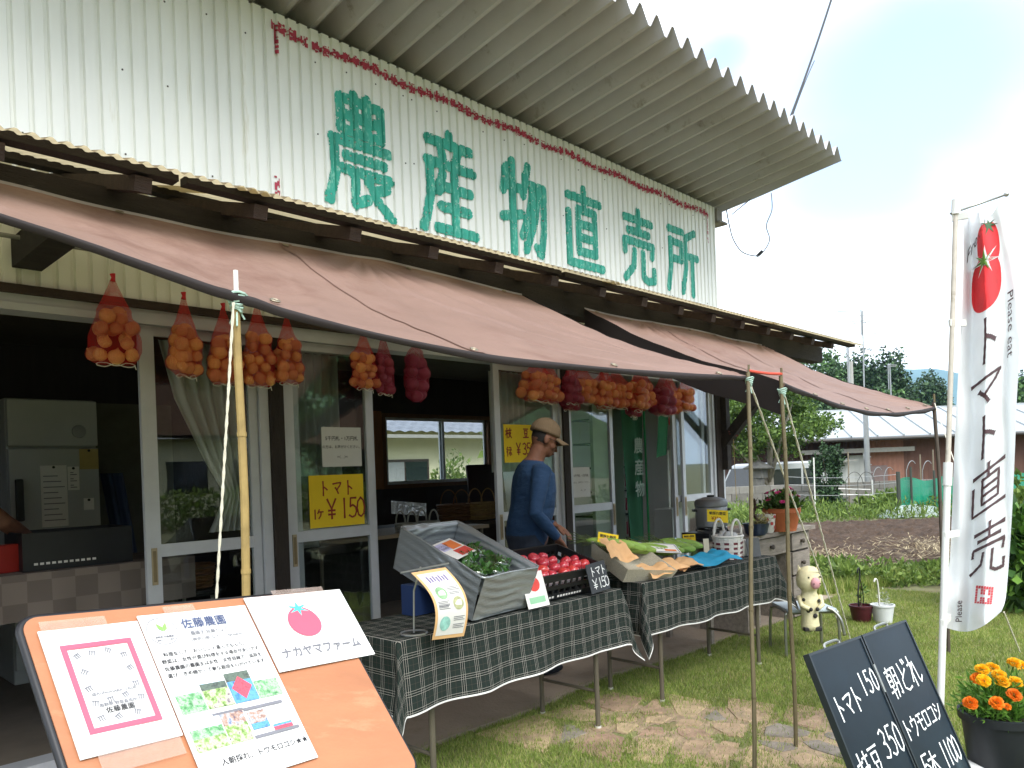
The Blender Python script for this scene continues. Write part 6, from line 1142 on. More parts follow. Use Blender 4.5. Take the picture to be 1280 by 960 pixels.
# ================================================================== people
def tube_rings(m_, pts, rad, n=16):      # closed loft with elliptical radii (a: sideways, b: fore-aft) in a local frame
    P = [Vector(p) for p in pts]; k = len(P); vs = []; prev = None
    for i, p in enumerate(P):
        d = (P[min(i + 1, k - 1)] - P[max(i - 1, 0)]).normalized()
        if prev is None: a_ = Vector((0, 1, 0)) if abs(d.y) < .9 else Vector((1, 0, 0)); y = (a_ - d * a_.dot(d)).normalized()
        else: y = (prev - d * prev.dot(d)).normalized()
        prev = y; x = y.cross(d); ra, rb = rad[i] if isinstance(rad[i], tuple) else (rad[i], rad[i])
        for j in range(n): an = 2 * math.pi * j / n; vs.append(p + y * math.cos(an) * ra + x * math.sin(an) * rb)
    fs = [(i * n + j, i * n + (j + 1) % n, (i + 1) * n + (j + 1) % n, (i + 1) * n + j) for i in range(k - 1) for j in range(n)] + [tuple(range(n - 1, -1, -1)), tuple((k - 1) * n + j for j in range(n))]
    m_.add(vs, fs)
skin = M('tanned skin', '6f4b3a', .6, .14, 30, .15, 120, spec=.3); hairm = M('dark cropped hair', '1f1b1a', .8, .2, 60)
def person(label, loc, heading, shirt, trousers, handR, elbowR, handL, elbowL, sleeve=1.0, lean=.05, head_pitch=.35, cap=None, hair_bare=True, spread=True):
    """standing adult; local frame: +x ahead, +y left, +z up. Body is one remeshed surface with skin / shirt / trousers / shoe regions"""
    t = thing('person', label, 'person', loc, heading); m_ = MB(); L_ = lean
    tube_rings(m_, [(-.0, 0, .80), (0, 0, .90), (.01, 0, .98), (.02 + L_ * .4, 0, 1.10), (.015 + L_ * .7, 0, 1.22), (.0 + L_, 0, 1.32), (-.005 + L_, 0, 1.385), (.005 + L_, 0, 1.42)], [(.15, .115), (.178, .138), (.176, .142), (.182, .146), (.2, .146), (.205, .132), (.135, .098), (.065, .064)], 24)
    nb_, hd = Vector((.0 + L_, 0, 1.40)), Vector((.055 + L_ * 1.25, 0, 1.535))
    tube_rings(m_, [nb_, nb_.lerp(hd, .5), hd], [(.062, .062), (.056, .058), (.056, .06)])
    hp = Matrix.Translation(hd) @ Matrix.Rotation(head_pitch, 4, 'Y')
    hb = MB(); hb.ball((0, 0, .055), (.096, .077, .112), 24, 16); hb.ball((.03, 0, -.01), (.068, .056, .075), 18, 12); hb.ball((.062, 0, -.045), (.034, .036, .03), 12, 8)
    hb.tube([(.088, 0, .035), (.102, 0, .012), (.112, 0, -.006), (.095, 0, -.014)], [.008, .012, .015, .008], 8); hb.ball((.092, 0, -.031), (.014, .024, .008), 10, 6); hb.ball((.089, 0, -.043), (.013, .020, .007), 10, 6); hb.ball((.088, 0, .045), (.012, .055, .012), 12, 6)
    for s in (-1, 1): hb.ball((-.004, s * .077, .018), (.018, .009, .032), 10, 8); hb.ball((.055, s * .045, .005), (.03, .022, .028), 10, 8)
    hb.xf(hp); m_.add(hb.v, hb.f)
    for s in (-1, 1):
        tube_rings(m_, [(0, s * .085, .90), (.0, s * .09, .78), (.005, s * .092, .50), (-.01, s * .095, .30), (-.015, s * .1, .08), (-.01, s * .1, .03)], [.092, .09, .06, .057, .042, .044])
        m_.ball((.055, s * .10, .04), (.135, .047, .04), 16, 8); m_.ball((-.02, s * .10, .045), (.06, .045, .045), 12, 8)
    def arm(s, el, ha):
        sh = Vector((-.005 + L_, s * .175, 1.345)); el = Vector(el); ha = Vector(ha); d = (ha - el).normalized()
        tube_rings(m_, [sh + Vector((0, -s * .05, .0)), sh, sh.lerp(el, .35), sh.lerp(el, .7), el, el.lerp(ha, .3), el.lerp(ha, .75), ha], [.06, .066, .058, .050, .046, .045, .036, .027])
        side = d.cross(UP).normalized(); dn = side.cross(d).normalized()
        if dn.z > 0: dn = -dn
        p0 = ha; p1 = ha + d * .085 + dn * .012; tube_rings(m_, [p0 - d * .01, p0 + d * .03, p1], [(.026, .018), (.041, .016), (.040, .013)])
        for k, (o_, ln) in enumerate(((-.031, .068), (-.0105, .078), (.0105, .074), (.031, .058))):
            a_ = p1 + side * o_ - d * .01; b_ = a_ + d * ln * .5 + dn * .018; c_ = b_ + d * ln * .28 + dn * ln * .42; tube_rings(m_, [a_, a_.lerp(b_, .6), b_, c_], [.0095, .0095, .009, .007], 8)
        th = p0 + d * .025 - side * s * -.034; tube_rings(m_, [th, th + d * .035 - side * s * -.022 + dn * .018, th + d * .062 - side * s * -.018 + dn * .034], [.013, .012, .008], 8); return el, ha
    eR, hR = arm(-1, elbowR, handR); eL, hL = arm(1, elbowL, handL)
    o = m_.build('body', [shirt, skin, trousers, M('dark shoe', '1d222c', .6, .15), hairm], t, world=False); md = o.modifiers.new('r', 'REMESH'); md.mode = 'VOXEL'; md.voxel_size = .0062; sm = o.modifiers.new('s', 'SMOOTH'); sm.factor = .5; sm.iterations = 4
    dg = bpy.context.evaluated_depsgraph_get(); me = bpy.data.meshes.new_from_object(o.evaluated_get(dg)); o.modifiers.clear(); old = o.data; o.data = me; me.materials.clear()
    for q in old.materials: me.materials.append(q)
    n_ = len(me.polygons); c = np.empty(n_ * 3, np.float32); me.polygons.foreach_get('center', c); c = c.reshape(-1, 3); mi = np.zeros(n_, np.int32)
    def along(el, ha):
        el = np.array(el); ha = np.array(ha); d = ha - el; f = ((c - el) @ d) / (d @ d); near = np.linalg.norm(c - (el + np.clip(f, -.5, 1.7)[:, None] * d), axis=1) < .10; return f, near
    fr_, nr_ = along(eR, hR); fl_, nl_ = along(eL, hL); armz = (nr_ & (fr_ > -.3)) | (nl_ & (fl_ > -.3))
    mi[(c[:, 2] < .93) & ~armz] = 2; mi[(c[:, 2] < .085)] = 3; neck = c[:, 2] > 1.415 + .10 * (c[:, 0] - L_ - .02) * -1; mi[neck] = 1
    if sleeve >= 1: mi[(nr_ & (fr_ > .93)) | (nl_ & (fl_ > .93))] = 1
    else:
        for el in (eR, eL):
            shp = np.array((L_, math.copysign(.175, el.y), 1.345)); d = np.array(el) - shp; f = ((c - shp) @ d) / (d @ d); nr = np.linalg.norm(c - (shp + np.clip(f, 0, 1)[:, None] * d), axis=1) < .085; mi[nr & (f > sleeve)] = 1
        mi[(nr_ & (fr_ > -.08)) | (nl_ & (fl_ > -.08))] = 1
    ih = np.array(hp.inverted()); hl = c @ ih[:3, :3].T + ih[:3, 3]; hair = (hl[:, 2] > .01 - .02 * (hl[:, 0] > -.06)) & (hl[:, 0] < .004) & (np.abs(hl[:, 1]) < .2) & (c[:, 2] > 1.47) & ~((np.abs(hl[:, 1]) > .074) & (hl[:, 0] > -.025)); top = (hl[:, 2] > .095); mi[hair | top & (c[:, 2] > 1.5)] = 4
    me.polygons.foreach_set('material_index', mi); me.polygons.foreach_set('use_smooth', [True] * n_); me.update()
    for s in (-1, 1): e = MB(); e.ball((.087, s * .03, .032), (.007, .011, .007), 8, 6); e.xf(hp); e.build('eye', M('eye', '2a2320', .3), t, smooth=True, world=False)
    e = MB(); e.box((.1045, 0, -.0375), (.006, .034, .003)); e.xf(hp); e.build('mouth_line', M('lip shadow tone', '5f3630', .6), t, world=False)
    if cap:
        cp = MB(); prof = [(1.0, 0), (1.0, .16), (.96, .38), (.86, .58), (.68, .77), (.42, .91), (.15, .98), (0, 1.0)]; cp.lathe([(r, z) for r, z in prof], 28); hc = hp @ Matrix.Rotation(-.10, 4, 'Y'); cp.v = [tuple(hc @ Vector((v[0] * .108 - .004, v[1] * .089, v[2] * .115 + .062))) for v in cp.v]; co = cp.build('cap', cap, t, smooth=True, world=False)
        br = MB(); br.grid(lambda i, j: hc @ Vector((.09 + .098 * j * math.cos((i - .5) * 2.1) ** .7 - .035 * abs(i - .5) * 2 * (1), .084 * math.sin((i - .5) * 2.4) * (1 - .12 * j), .066 - .018 * j - .028 * (abs(i - .5) * 2) ** 2)), 16, 8); bo_m = br.build('cap_brim', cap, co, smooth=True, world=False); bo_m.modifiers.new('thick', 'SOLIDIFY').thickness = .006
        b = MB(); b.ball((hc @ Vector((-.004, 0, .178))), (.008, .008, .005), 8, 6); b.build('cap_button', cap, co, world=False)
        for k in range(3): a = math.pi / 2 + (k - 1) * math.pi / 3; b = MB(); b.tube([hc @ Vector((r * .1085 * math.cos(a) - .004, r * .0895 * math.sin(a), z * .1155 + .062)) for r, z in prof], .0012, 4); b.tube([hc @ Vector((-r * .1085 * math.cos(a) - .004, -r * .0895 * math.sin(a), z * .1155 + .062)) for r, z in prof], .0012, 4); b.build('cap_seam', M('cap seam', '7d6a52', .9), co, world=False)
        g = MB(); 
        for s in (-1, 1): g.tube([hp @ Vector(p) for p in ((.10, s * .012, .032), (.098, s * .05, .036), (.07, s * .074, .038), (.0, s * .082, .034))], .0022, 5); g.tube([hp @ Vector((.102 - .012 * abs(math.cos(a)), s * (.032 + .022 * math.cos(a)), .022 + .016 * math.sin(a))) for a in np.linspace(0, 6.28, 15)[:-1]], .0016, 5, closed=True)
        g.build('glasses', M('dark glasses frame', '221e1c', .4), t, world=False)
    return t
capm = M('tan cotton cap', '6b5a45', .9, .08, 30, .15, 120); blue = M('blue sweatshirt', '1b3859', .85, .10, 9, .8, 10, stretch=(1, 1, 1.8)); mh = math.atan2(RT.y, RT.x) + .32
mp0 = at(668, 842, z=.024)
man = person('man in a tan cap and blue long-sleeved top standing behind the tomato crate, head bowed', (mp0.x + .02, mp0.y + .04, .022), mh, blue, M('dark navy trousers', '232a38', .85, .2, 20), (.15, -.19, .90), (-.03, -.262, 1.08), (.26, .12, .96), (.05, .27, 1.06), 1.0, .065, .48, capm)
p2 = at(-112, 640, y=.95)
person('person in a dark T-shirt at the left edge reaching over the counter', (p2.x, p2.y, FL), math.atan2(.25, 1), M('black T-shirt', '15171a', .85, .15), M('dark trousers', '1c1c20', .85), (.50, -.19, .99), (.33, -.25, 1.10), (.30, .2, .98), (.1, .27, 1.06), .62, .10, .3)
# ================================================================== inside the shop
fr0 = at(0, 497, y=1.75); fr1_ = at(112, 497, y=1.75); fx0, fx1 = fr0.x + .02, fr1_.x + .03; fz = 1.98; crf = M('grey white enamel', 'a2a4a2', .4, .06, 3, spec=.5)
fd = thing('refrigerator', 'old cream refrigerator with papers on its door inside the shop', 'refrigerator', ((fx0 + fx1) / 2, 2.0, FL)); MB().b2((fx0, 1.75, FL), (fx1, 2.35, fz), bev=.012).build('cabinet', crf, fd)
for z0, z1 in ((1.66, fz - .01), (1.05, 1.645), (.2, 1.035)):
    o = MB().b2((fx0 + .003, 1.70, z0), (fx1 - .003, 1.748, z1), bev=.008).build('fridge_door', crf, fd)
    if z0 < 1.6: MB().b2((fx0 + .03, 1.66, z0 + .12 if z0 > .5 else z1 - .3), (fx0 + .075, 1.70, z1 - .2 if z0 > .5 else z1 - .05), bev=.01).build('door_handle', blkm, o)
    else: b = MB(); b.lathe([(0, 0), (.045, 0), (.043, .006), (0, .008)], 20); b.xf(Matrix.Translation((fx1 - .12, 1.70, z0 + .10)) @ Matrix.Rotation(math.pi / 2, 4, 'X')); b.build('round_sticker', grey_al, o)
def fpaper(label, x0, z0, x1, z1, mat=paper, lines=True):
    mt = frame((x0, 1.697, z0), (1, 0, 0), (0, 0, 1)); t = card('posted_paper', label, 'paper', mt, x1 - x0, z1 - z0, .001, mat, group='papers on the refrigerator door')
    if lines:
        b = MB()
        for k in range(9): sheet(b, mt, .015, (z1 - z0) * (.1 + .09 * k), (x1 - x0) - .015 - .02 * (k % 3), (z1 - z0) * (.1 + .09 * k) + .006, .0006)
        tag(b.build('text_lines', inkg, t), kind='stuff')
    b = MB(); b.lathe([(0, 0), (.009, 0), (.009, .005), (0, .006)], 10); b.xf(mt @ Matrix.Translation(((x1 - x0) / 2, z1 - z0 - .012, .001))); b.build('magnet', blkm, t)
w_ = fx1 - fx0
fpaper('large calendar paper on the refrigerator door', fx0 + w_ * .33, 1.12, fx0 + w_ * .62, 1.53); fpaper('small note beside the calendar on the refrigerator door', fx0 + w_ * .63, 1.36, fx0 + w_ * .76, 1.52); fpaper('yellow note at the top right of the refrigerator door', fx0 + w_ * .77, 1.50, fx0 + w_ * .99, 1.64, M('buff note', 'a8955a', .8), False); fpaper('small pale label low on the refrigerator door', fx0 + w_ * .80, 1.22, fx0 + w_ * .92, 1.30, paper, False)
b = MB(); b.b2((fx1 + .03, 2.3, FL), (fx1 + .75, 2.36, 2.02)); one('wall_board', b, M('grey green board', '5d5c50', .8, .15), 'dull board standing behind the refrigerator', 'board')
b = MB(); b.grid(lambda i, j: (fx1 + .05 + .16 * i + .10 * (1 - j), 1.85 + .02 * math.sin(i * 14), .75 + .72 * j), 14, 8); one('blue_sheet', b, M('dark blue vinyl', '1d2f52', .5, .15), 'dark blue plastic sheet hanging beside the refrigerator', 'sheet', smooth=True)
# counter with checked cloth
def check_mat():
    m = bpy.data.materials.new('checked cloth'); m.use_nodes = True; t = m.node_tree; n = t.nodes; l = t.links; p = n['Principled BSDF']; p.inputs['Roughness'].default_value = .9; tc = n.new('ShaderNodeTexCoord'); c = n.new('ShaderNodeTexChecker'); c.inputs['Scale'].default_value = 9; c.inputs[1].default_value = (*lin('7d726b'), 1); c.inputs[2].default_value = (*lin('6b615b'), 1); mp = n.new('ShaderNodeMapping'); mp.inputs['Location'].default_value = (.01, .013, .02); l.new(tc.outputs['Object'], mp.inputs[0]); l.new(mp.outputs[0], c.inputs[0]); l.new(c.outputs[0], p.inputs['Base Color']); return m
chk = check_mat()
cz = .945; ct_ = thing('counter_table', 'counter table behind the left doorway', 'table', (.6, .75, FL)); MB().b2((-1.1, .46, cz - .03), (1.9, 1.05, cz - .004)).build('table_top', ttop, ct_)
for x in (-1.0, .42, 1.8):
    for y in (.5, 1.0): MB().tube([(x, y, FL), (x, y, cz - .03)], .014, 8).build('leg', tleg, ct_)
b = MB(); b.grid(lambda i, j: (-1.12 + 3.04 * i, .44 - .012 * math.sin(i * 60) * (1 - j), cz - .24 * (1 - j)), 140, 4); b.grid(lambda i, j: (-1.12 + 3.04 * i, .44 + .63 * j, cz + .0), 40, 4); one('checked_cloth', b, chk, 'brown checked cloth over the counter inside the left doorway', 'tablecloth', smooth=True)
def bcrate(label, x0, y0, z0, w, d, h, mat=blk):
    t = thing('black_crate', label, 'crate', (x0 + w / 2, y0 + d / 2, z0), group='dark crates inside the shop'); 
    for a, c_ in (((0, 0), (w, .012)), ((0, d - .012), (w, d)), ((0, .012), (.012, d - .012)), ((w - .012, .012), (w, d - .012))): MB().b2((x0 + a[0], y0 + a[1], z0), (x0 + c_[0], y0 + c_[1], z0 + h)).build('side_panel', mat, t)
    MB().b2((x0 + .012, y0 + .012, z0), (x0 + w - .012, y0 + d - .012, z0 + .01)).build('bottom', mat, t); b = MB()
    for k in range(11): b.b2((x0 + .05 + k * .028, y0 - .0015, z0 + .03), (x0 + .05 + k * .028 + .018, y0 - .0003, z0 + .042))
    tag(b.build('white_print', M('white print', 'd8d5d0', .7), t), kind='stuff'); return t
bcrate('wide black crate on the counter in front of the refrigerator', 1.06, .52, cz + .002, .54, .36, .20)
b = MB(); b.box((1.0, .62, cz + .075), (.13, .08, .145), rot=(0, 0, .3), bev=.006); rt = one('red_box', b, M('red box card', 'a02a22', .5, .15), 'red cardboard box beside the black crate on the counter', 'box')
bcrate('blue crate on the floor under the counter', 1.25, .6, FL + .002, .5, .34, .3, M('blue crate plastic', '1f3a6a', .5, .1))
# stool with basket seen through the first glass door
s_c = Vector((2.0, .60, 0)); stt = thing('side_stool', 'small round stool behind the first glass door', 'stool', (s_c.x, s_c.y, FL)); b = MB(); b.lathe([(0, .70), (.16, .70), (.165, .715), (.16, .73), (0, .73)], 22, (s_c.x, s_c.y, 0)); b.build('seat', blkm, stt, smooth='auto')
for k in range(4): a = k * math.pi / 2 + .4; MB().tube([(s_c.x + .11 * math.cos(a), s_c.y + .11 * math.sin(a), .70), (s_c.x + .17 * math.cos(a), s_c.y + .17 * math.sin(a), FL)], .01, 6).build('leg', steel, stt)
def weavebasket(label, c, r0, r1, h, mat, rows, handle=None, sx=1.0, sy=1.0, n=22, cat='basket'):
    t = thing('wicker_basket', label, cat, c); c = Vector(c)
    for k in range(rows):
        z = h * (k + .5) / rows; r = r0 + (r1 - r0) * (k + .5) / rows; b = MB(); b.tube([c + Vector((sx * (r + (.004 if (j + k) % 2 else -.004)) * math.cos(2 * math.pi * j / n), sy * (r + (.004 if (j + k) % 2 else -.004)) * math.sin(2 * math.pi * j / n), z)) for j in range(n)], h / rows * .46, 6, closed=True); b.build('woven_row', mat, t, smooth=True)
    b = MB(); b.lathe([(0, .002), (r0 * .97, .002), (r1 * .97, h * .98), (r1 * .93, h * .98), (r0 * .93, .008), (0, .008)], 20, c, sx=sx, sy=sy); b.build('lining', mat, t)
    if handle:
        for s in (-1, 1): b = MB(); b.tube([c + Vector((sx * r1 * .5 * math.cos(a), s * sy * r1 * .8, h + handle * math.sin(a))) for a in np.linspace(0, math.pi, 14)], .008, 6); b.build('handle', mat, t, smooth=True)
    return t
wick = M('brown wicker', '7d5638', .7, .2, 20, rnd=.1); tanw = M('tan willow', 'a08050', .7, .2, 20, rnd=.1)
weavebasket('round brown wicker basket on the stool behind the first glass door', (s_c.x, s_c.y, .732), .075, .10, .15, wick, 7)
# curtains behind the glass
cur = M('sheer grey-green curtain', 'd6d9d4', .85, .06, 3, transl=.5)
def curtain(label, fn, nu=60, nv=40): b = MB(); b.grid(fn, nu, nv); return one('curtain', b, cur, label, 'curtain', smooth=True, group='curtains behind the glass doors')
def cA(i, j):    # gathered to the right and tied
    z = 2.17 - 1.08 * j; le = lerp_tab([(0, 1.66), (.3, 1.74), (.62, 1.90), (.80, 2.01), (.86, 1.985), (1, 1.91)], j); x = le + (2.13 - le) * i; return (x, .20 + .022 * math.sin(i * 34) * (1 - .5 * j) + .02 * j, z)
curtain('tied-back curtain behind the first glass door', cA)
curtain('sheer curtain behind the glass door with the yellow tomato poster', lambda i, j: (2.38 + .42 * i, .20 + .018 * math.sin(i * 44) + .006 * math.sin(j * 5), 2.17 - .78 * j))
curtain('sheer curtain behind the glass door next to the man', lambda i, j: (4.18 + .42 * i, .20 + .018 * math.sin(i * 40), 2.17 - .8 * j))
# posters on the glass
def wallposter(name, label, x0, z0, x1, z1, mat, y=.0095):
    mt = frame((x0, y, z0), (1, 0, 0), (0, 0, 1)); return card(name, label, 'poster', mt, x1 - x0, z1 - z0, .0012, mat), mt
rb_ = M('red brown marker', '8a3322', .8)
t, mt = wallposter('yellow_poster', 'yellow handwritten poster for tomatoes stuck to the second glass door', 2.44, 1.075, 2.832, 1.395, yel); ink(MB(), 'トマト', .085, .010, mt @ Matrix.Translation((.075, .195, .001)), adv=1.05, wx=.75, brush=.3).build('lettering', rb_, t); ink(MB(), '1ヶ', .055, .009, mt @ Matrix.Translation((.015, .055, .001)), adv=1.0, wx=.8).build('lettering', rb_, t); ink(MB(), '¥150', .12, .012, mt @ Matrix.Translation((.115, .05, .001)), adv=.8, wx=.62, brush=.3).build('price', rb_, t)
t, mt = wallposter('white_notice', 'white printed notice above the yellow tomato poster', 2.54, 1.445, 2.828, 1.69, M('dim white paper', 'c9cbc9', .8, .03)); tx(t, mt, '5千円札・1万円札', .145, .165, .030, inkb, .0004, al='CENTER'); tx(t, mt, 'の方は、お声がけください。', .145, .115, .022, inkb, .0002, al='CENTER'); tx(t, mt, 'm(_ _)m', .145, .055, .022, inkb, 0, al='CENTER')
t, mt = wallposter('yellow_poster', 'yellow handwritten poster for green soybeans behind the man', 4.13, 1.44, 4.50, 1.735, yel); ink(MB(), '枝豆', .075, .010, mt @ Matrix.Translation((.02, .19, .001)), adv=2.6, wx=.85).build('lettering', rb_, t); ink(MB(), '緑', .07, .009, mt @ Matrix.Translation((.02, .05, .001)), wx=.85).build('lettering', rb_, t); ink(MB(), '¥350', .09, .011, mt @ Matrix.Translation((.13, .06, .001)), adv=.8, wx=.62).build('price', rb_, t)
t, mt = wallposter('white_notice', 'white printed notice low on the glass door right of the man', 4.93, 1.13, 5.17, 1.385, M('dim white paper', 'c9cbc9', .8, .03)); tx(t, mt, '5千円札・1万円札', .12, .175, .025, inkb, .0003, al='CENTER'); tx(t, mt, 'の方は、お声がけください。', .12, .12, .018, inkb, 0, al='CENTER'); tx(t, mt, 'm(_ _)m', .14, .055, .02, inkb, 0, al='CENTER')
# back counter with baskets, crates and a frame
bcn = thing('back_counter', 'dark counter along the back wall under the window', 'counter', (5.6, 2.7, FL)); MB().b2((3.6, 2.1, .78), (7.3, 2.95, .82)).build('counter_top', M('dark counter board', '3d342c', .6, .2), bcn); MB().b2((3.65, 2.2, FL), (7.25, 2.9, .779)).build('counter_base', M('dark counter base', '2b2622', .7, .2), bcn)
weavebasket('brown basket with handles on the back counter, left of the tan one', at(570, 655, y=2.5).xy.to_3d() + Vector((0, 0, .822)), .17, .20, .20, wick, 7, .16, 1.25, .7); weavebasket('tan willow basket with handles on the back counter', at(603, 655, y=2.4).xy.to_3d() + Vector((0, 0, .822)), .14, .17, .20, tanw, 8, .16, 1.3, .8)
fr_c = at(604, 625, y=2.75); b = MB(); b.box((fr_c.x + .1, 2.78, 1.15), (.62, .04, .64), rot=(-.12, 0, 0), bev=.03); t = one('dark_display_board', b, M('dark red display', '2c1518', .4, .3, 3), 'dark rounded display board behind the tan basket', 'board', smooth='auto')
mid = thing('display_table', 'table of packages inside the middle doorway', 'table', (3.9, 1.35, FL)); MB().b2((3.1, 1.0, .86), (4.9, 1.7, .89)).build('table_top', ttop, mid)
for x in (3.15, 4.85):
    for y in (1.05, 1.65): MB().tube([(x, y, FL), (x, y, .86)], .014, 8).build('leg', tleg, mid)
bcrate('small black crate on the display table inside the middle doorway', 3.32, 1.12, .892, .34, .26, .13)
b = MB(); b.grid(lambda i, j: at(489 + 44 * i, 632 - 3 * i + (8 if j else 0) * 0 + 16 * (1 - j) - 6 * (1 - i), y=1.35 + .05 * j), 6, 3); one('film_roll', b, M('crinkled silver film', 'c5c8ca', .15, .2, 20, .6, 30, metal=.5), 'shiny folded plastic film on the display table', 'packaging', smooth=True)
for k, (u, lb) in enumerate(((508, 'small pale basket at the left on the display table'), (535, 'small pale basket at the right on the display table'))): q = at(u, 655, y=1.15); weavebasket(lb, (q.x, q.y, .892), .085, .10, .07, M('pale basket', '9c9a92', .7, .2), 4, .10)
b = MB(); b.box((3.42, 1.2, 1.05), (.10, .08, .06)); one('orange_packet', b, M('orange packet', 'b5502a', .5), 'orange packet on the small black crate', 'packet')
b = MB(); b.box((2.62, .55, .95), (.30, .2, .07), bev=.008); bx = one('white_box', b, M('pale carton', 'a9a9a4', .7), 'flat white box low behind the second glass door', 'box'); b = MB(); b.b2((2.3, .42, .86), (2.95, .8, .915)); one('low_shelf', b, M('dark shelf board', '2f2a26', .7), 'dark shelf behind the second glass door', 'shelf')
for x in (2.33, 2.92):
    pass
# shelf rack, pale panel and green banner at the right
rk = thing('shelf_rack', 'dark red rack with black trays and small labels inside the right doorway', 'rack', (6.95, 1.2, FL))
for x in (6.60, 7.20): MB().b2((x, 1.02, FL), (x + .05, 1.07, 2.15)).build('upright', M('dark red steel', '5c1826', .5, .1), rk)
for k in range(6):
    z = .55 + k * .27; MB().b2((6.65, 1.0, z), (7.2, 1.4, z + .02)).build('tray', M('black tray', '141416', .5), rk); MB().b2((6.78, .992, z - .02), (6.98, .999, z + .02)).build('shelf_label', M('grey label', '8d8f90', .7), rk); MB().b2((7.06, .994, z + .06), (7.085, .999, z + .20)).build('red_tag', M('pink tag', '9c4a5c', .7), rk)
b = MB(); b.b2((6.02, .62, FL), (6.52, .66, 2.18)); one('pale_panel', b, M('pale green wall panel', '9fb0a0', .6, .06, 2), 'pale green panel standing inside the right doorway', 'panel')
gb_m = M('green banner cloth', '2f6a4c', .7, .08, 4, transl=.2); bn_ = thing('green_banner', 'green cloth banner with white characters inside the right doorway', 'banner', (6.5, .4, FL)); b = MB(); b.grid(lambda i, j: (6.26 + (.33 - .06 * (1 - j)) * i + .06 * (1 - j), .42 + .03 * math.sin(i * 8 + j * 2), .62 + 1.5 * j), 20, 30); b.build('cloth', gb_m, bn_, smooth=True); b = MB(); b.tube([(6.615, .40, FL), (6.60, .40, 2.2)], .012, 8); b.build('pole', M('green pole', '1c8a4c', .4), bn_); 
mt = frame((6.36, .372, 1.0), (1, 0, 0), (0, 0, 1)); b = MB()
for k, ch in enumerate('農産物'): text(b, ch, .17, mt @ Matrix.Translation((.0, .52 - .22 * k, .0)), bold=.003)
b.build('characters', M('banner white', '9cb0a4', .8), bn_)
b = MB(); sheet(b, mt, .0, .84, .07, .90, 0); b.build('white_mark', M('banner white', '9cb0a4', .8), bn_)
g2 = thing('furled_banner', 'second green banner leaning behind the last glass door', 'banner', (7.1, .5, FL)); b = MB(); b.grid(lambda i, j: (6.98 + .22 * i - .10 * (1 - j), .45 + .02 * math.sin(i * 7), 1.45 + .62 * j + .05 * i), 10, 14); b.build('cloth', M('light green banner', '5fae82', .7, .08, transl=.2), g2, smooth=True); b = MB(); b.tube([(7.0, .44, FL), (7.21, .44, 2.12)], .009, 6); b.build('pole', wht, g2); b = MB(); b.ball((7.14, .43, 1.85), (.03, .004, .05), 8, 6); b.build('red_mark', redp, g2)
for k in range(4): b = MB(); b.tube([(6.86 + .05 * k, .3 + .03 * k, FL), (6.89 + .055 * k, .32 + .03 * k, 1.45 + .08 * (k % 2))], .008, 6); one('leaning_pole', b, wht, ['first white pole from the left behind the last glass door', 'second white pole from the left behind the last glass door', 'third white pole from the left behind the last glass door', 'rightmost white pole behind the last glass door'][k], 'pole', group='poles behind the last glass door')
b = MB(); b.b2((6.72, .18, FL), (7.05, .4, .92), bev=.004); wb = one('white_carton', b, M('white carton', 'b5b7b6', .7, .04), 'white printed carton low behind the last glass door', 'box'); 
t = thing('dried_posy', 'small dried flower posy hanging on a string at the corner post', 'ornament', (7.44, -.16, 1.62)); b = MB(); b.tube([(7.44, -.16, 1.0), (7.44, -.15, 1.72)], .003, 5); b.build('string', tan, t); leafball((7.44, -.16, 1.68), (.06, .06, .04), 60, .03, [M('dry red flower', '6b3a34', .9, .3, 30)], t, 'petals', hemi=False)
# ================================================================== trees and surroundings
bark = M('grey bark', '6b5f52', .9, .3, 12, .6, 40); palebark = M('pale bark', '9c9486', .9, .25, 10, .4, 40)
lf = {'round': [M('round tree leaf', '566f30', .55, .2, 2, transl=.3), M('round tree leaf light', '6b863c', .55, .2, 2, transl=.3), M('round tree leaf dark', '3c5626', .55, .2, 2, transl=.3)], 'dark': [M('cedar leaf', '2f4a2c', .65, .25, 1), M('cedar leaf light', '44603a', .65, .25, 1), M('cedar leaf dark', '223722', .65, .25, 1)], 'mid': [M('wood leaf', '3f5c30', .65, .25, 1), M('wood leaf light', '587a40', .65, .25, 1), M('wood leaf dark', '2c4526', .65, .25, 1)]}
def crown_pts(c, r, nc, n, seed, conic=False):
    g = np.random.default_rng(seed); C_ = []
    while len(C_) < nc:
        q = g.uniform(-1, 1, 3)
        if np.linalg.norm(q) < 1 and np.linalg.norm(q) > .35:
            if conic and math.hypot(q[0], q[1]) > (1 - q[2]) * .62 + .08: continue
            C_.append(q)
    C_ = np.array(C_); k = g.integers(0, nc, n); q = g.normal(size=(n, 3)); q /= np.linalg.norm(q, axis=1)[:, None]; rr = g.random(n)[:, None] ** .4; s = g.uniform(.18, .34, nc)[k][:, None]; return (C_[k] + q * rr * s) * np.array(r) + np.array(c), C_ * np.array(r) + np.array(c)
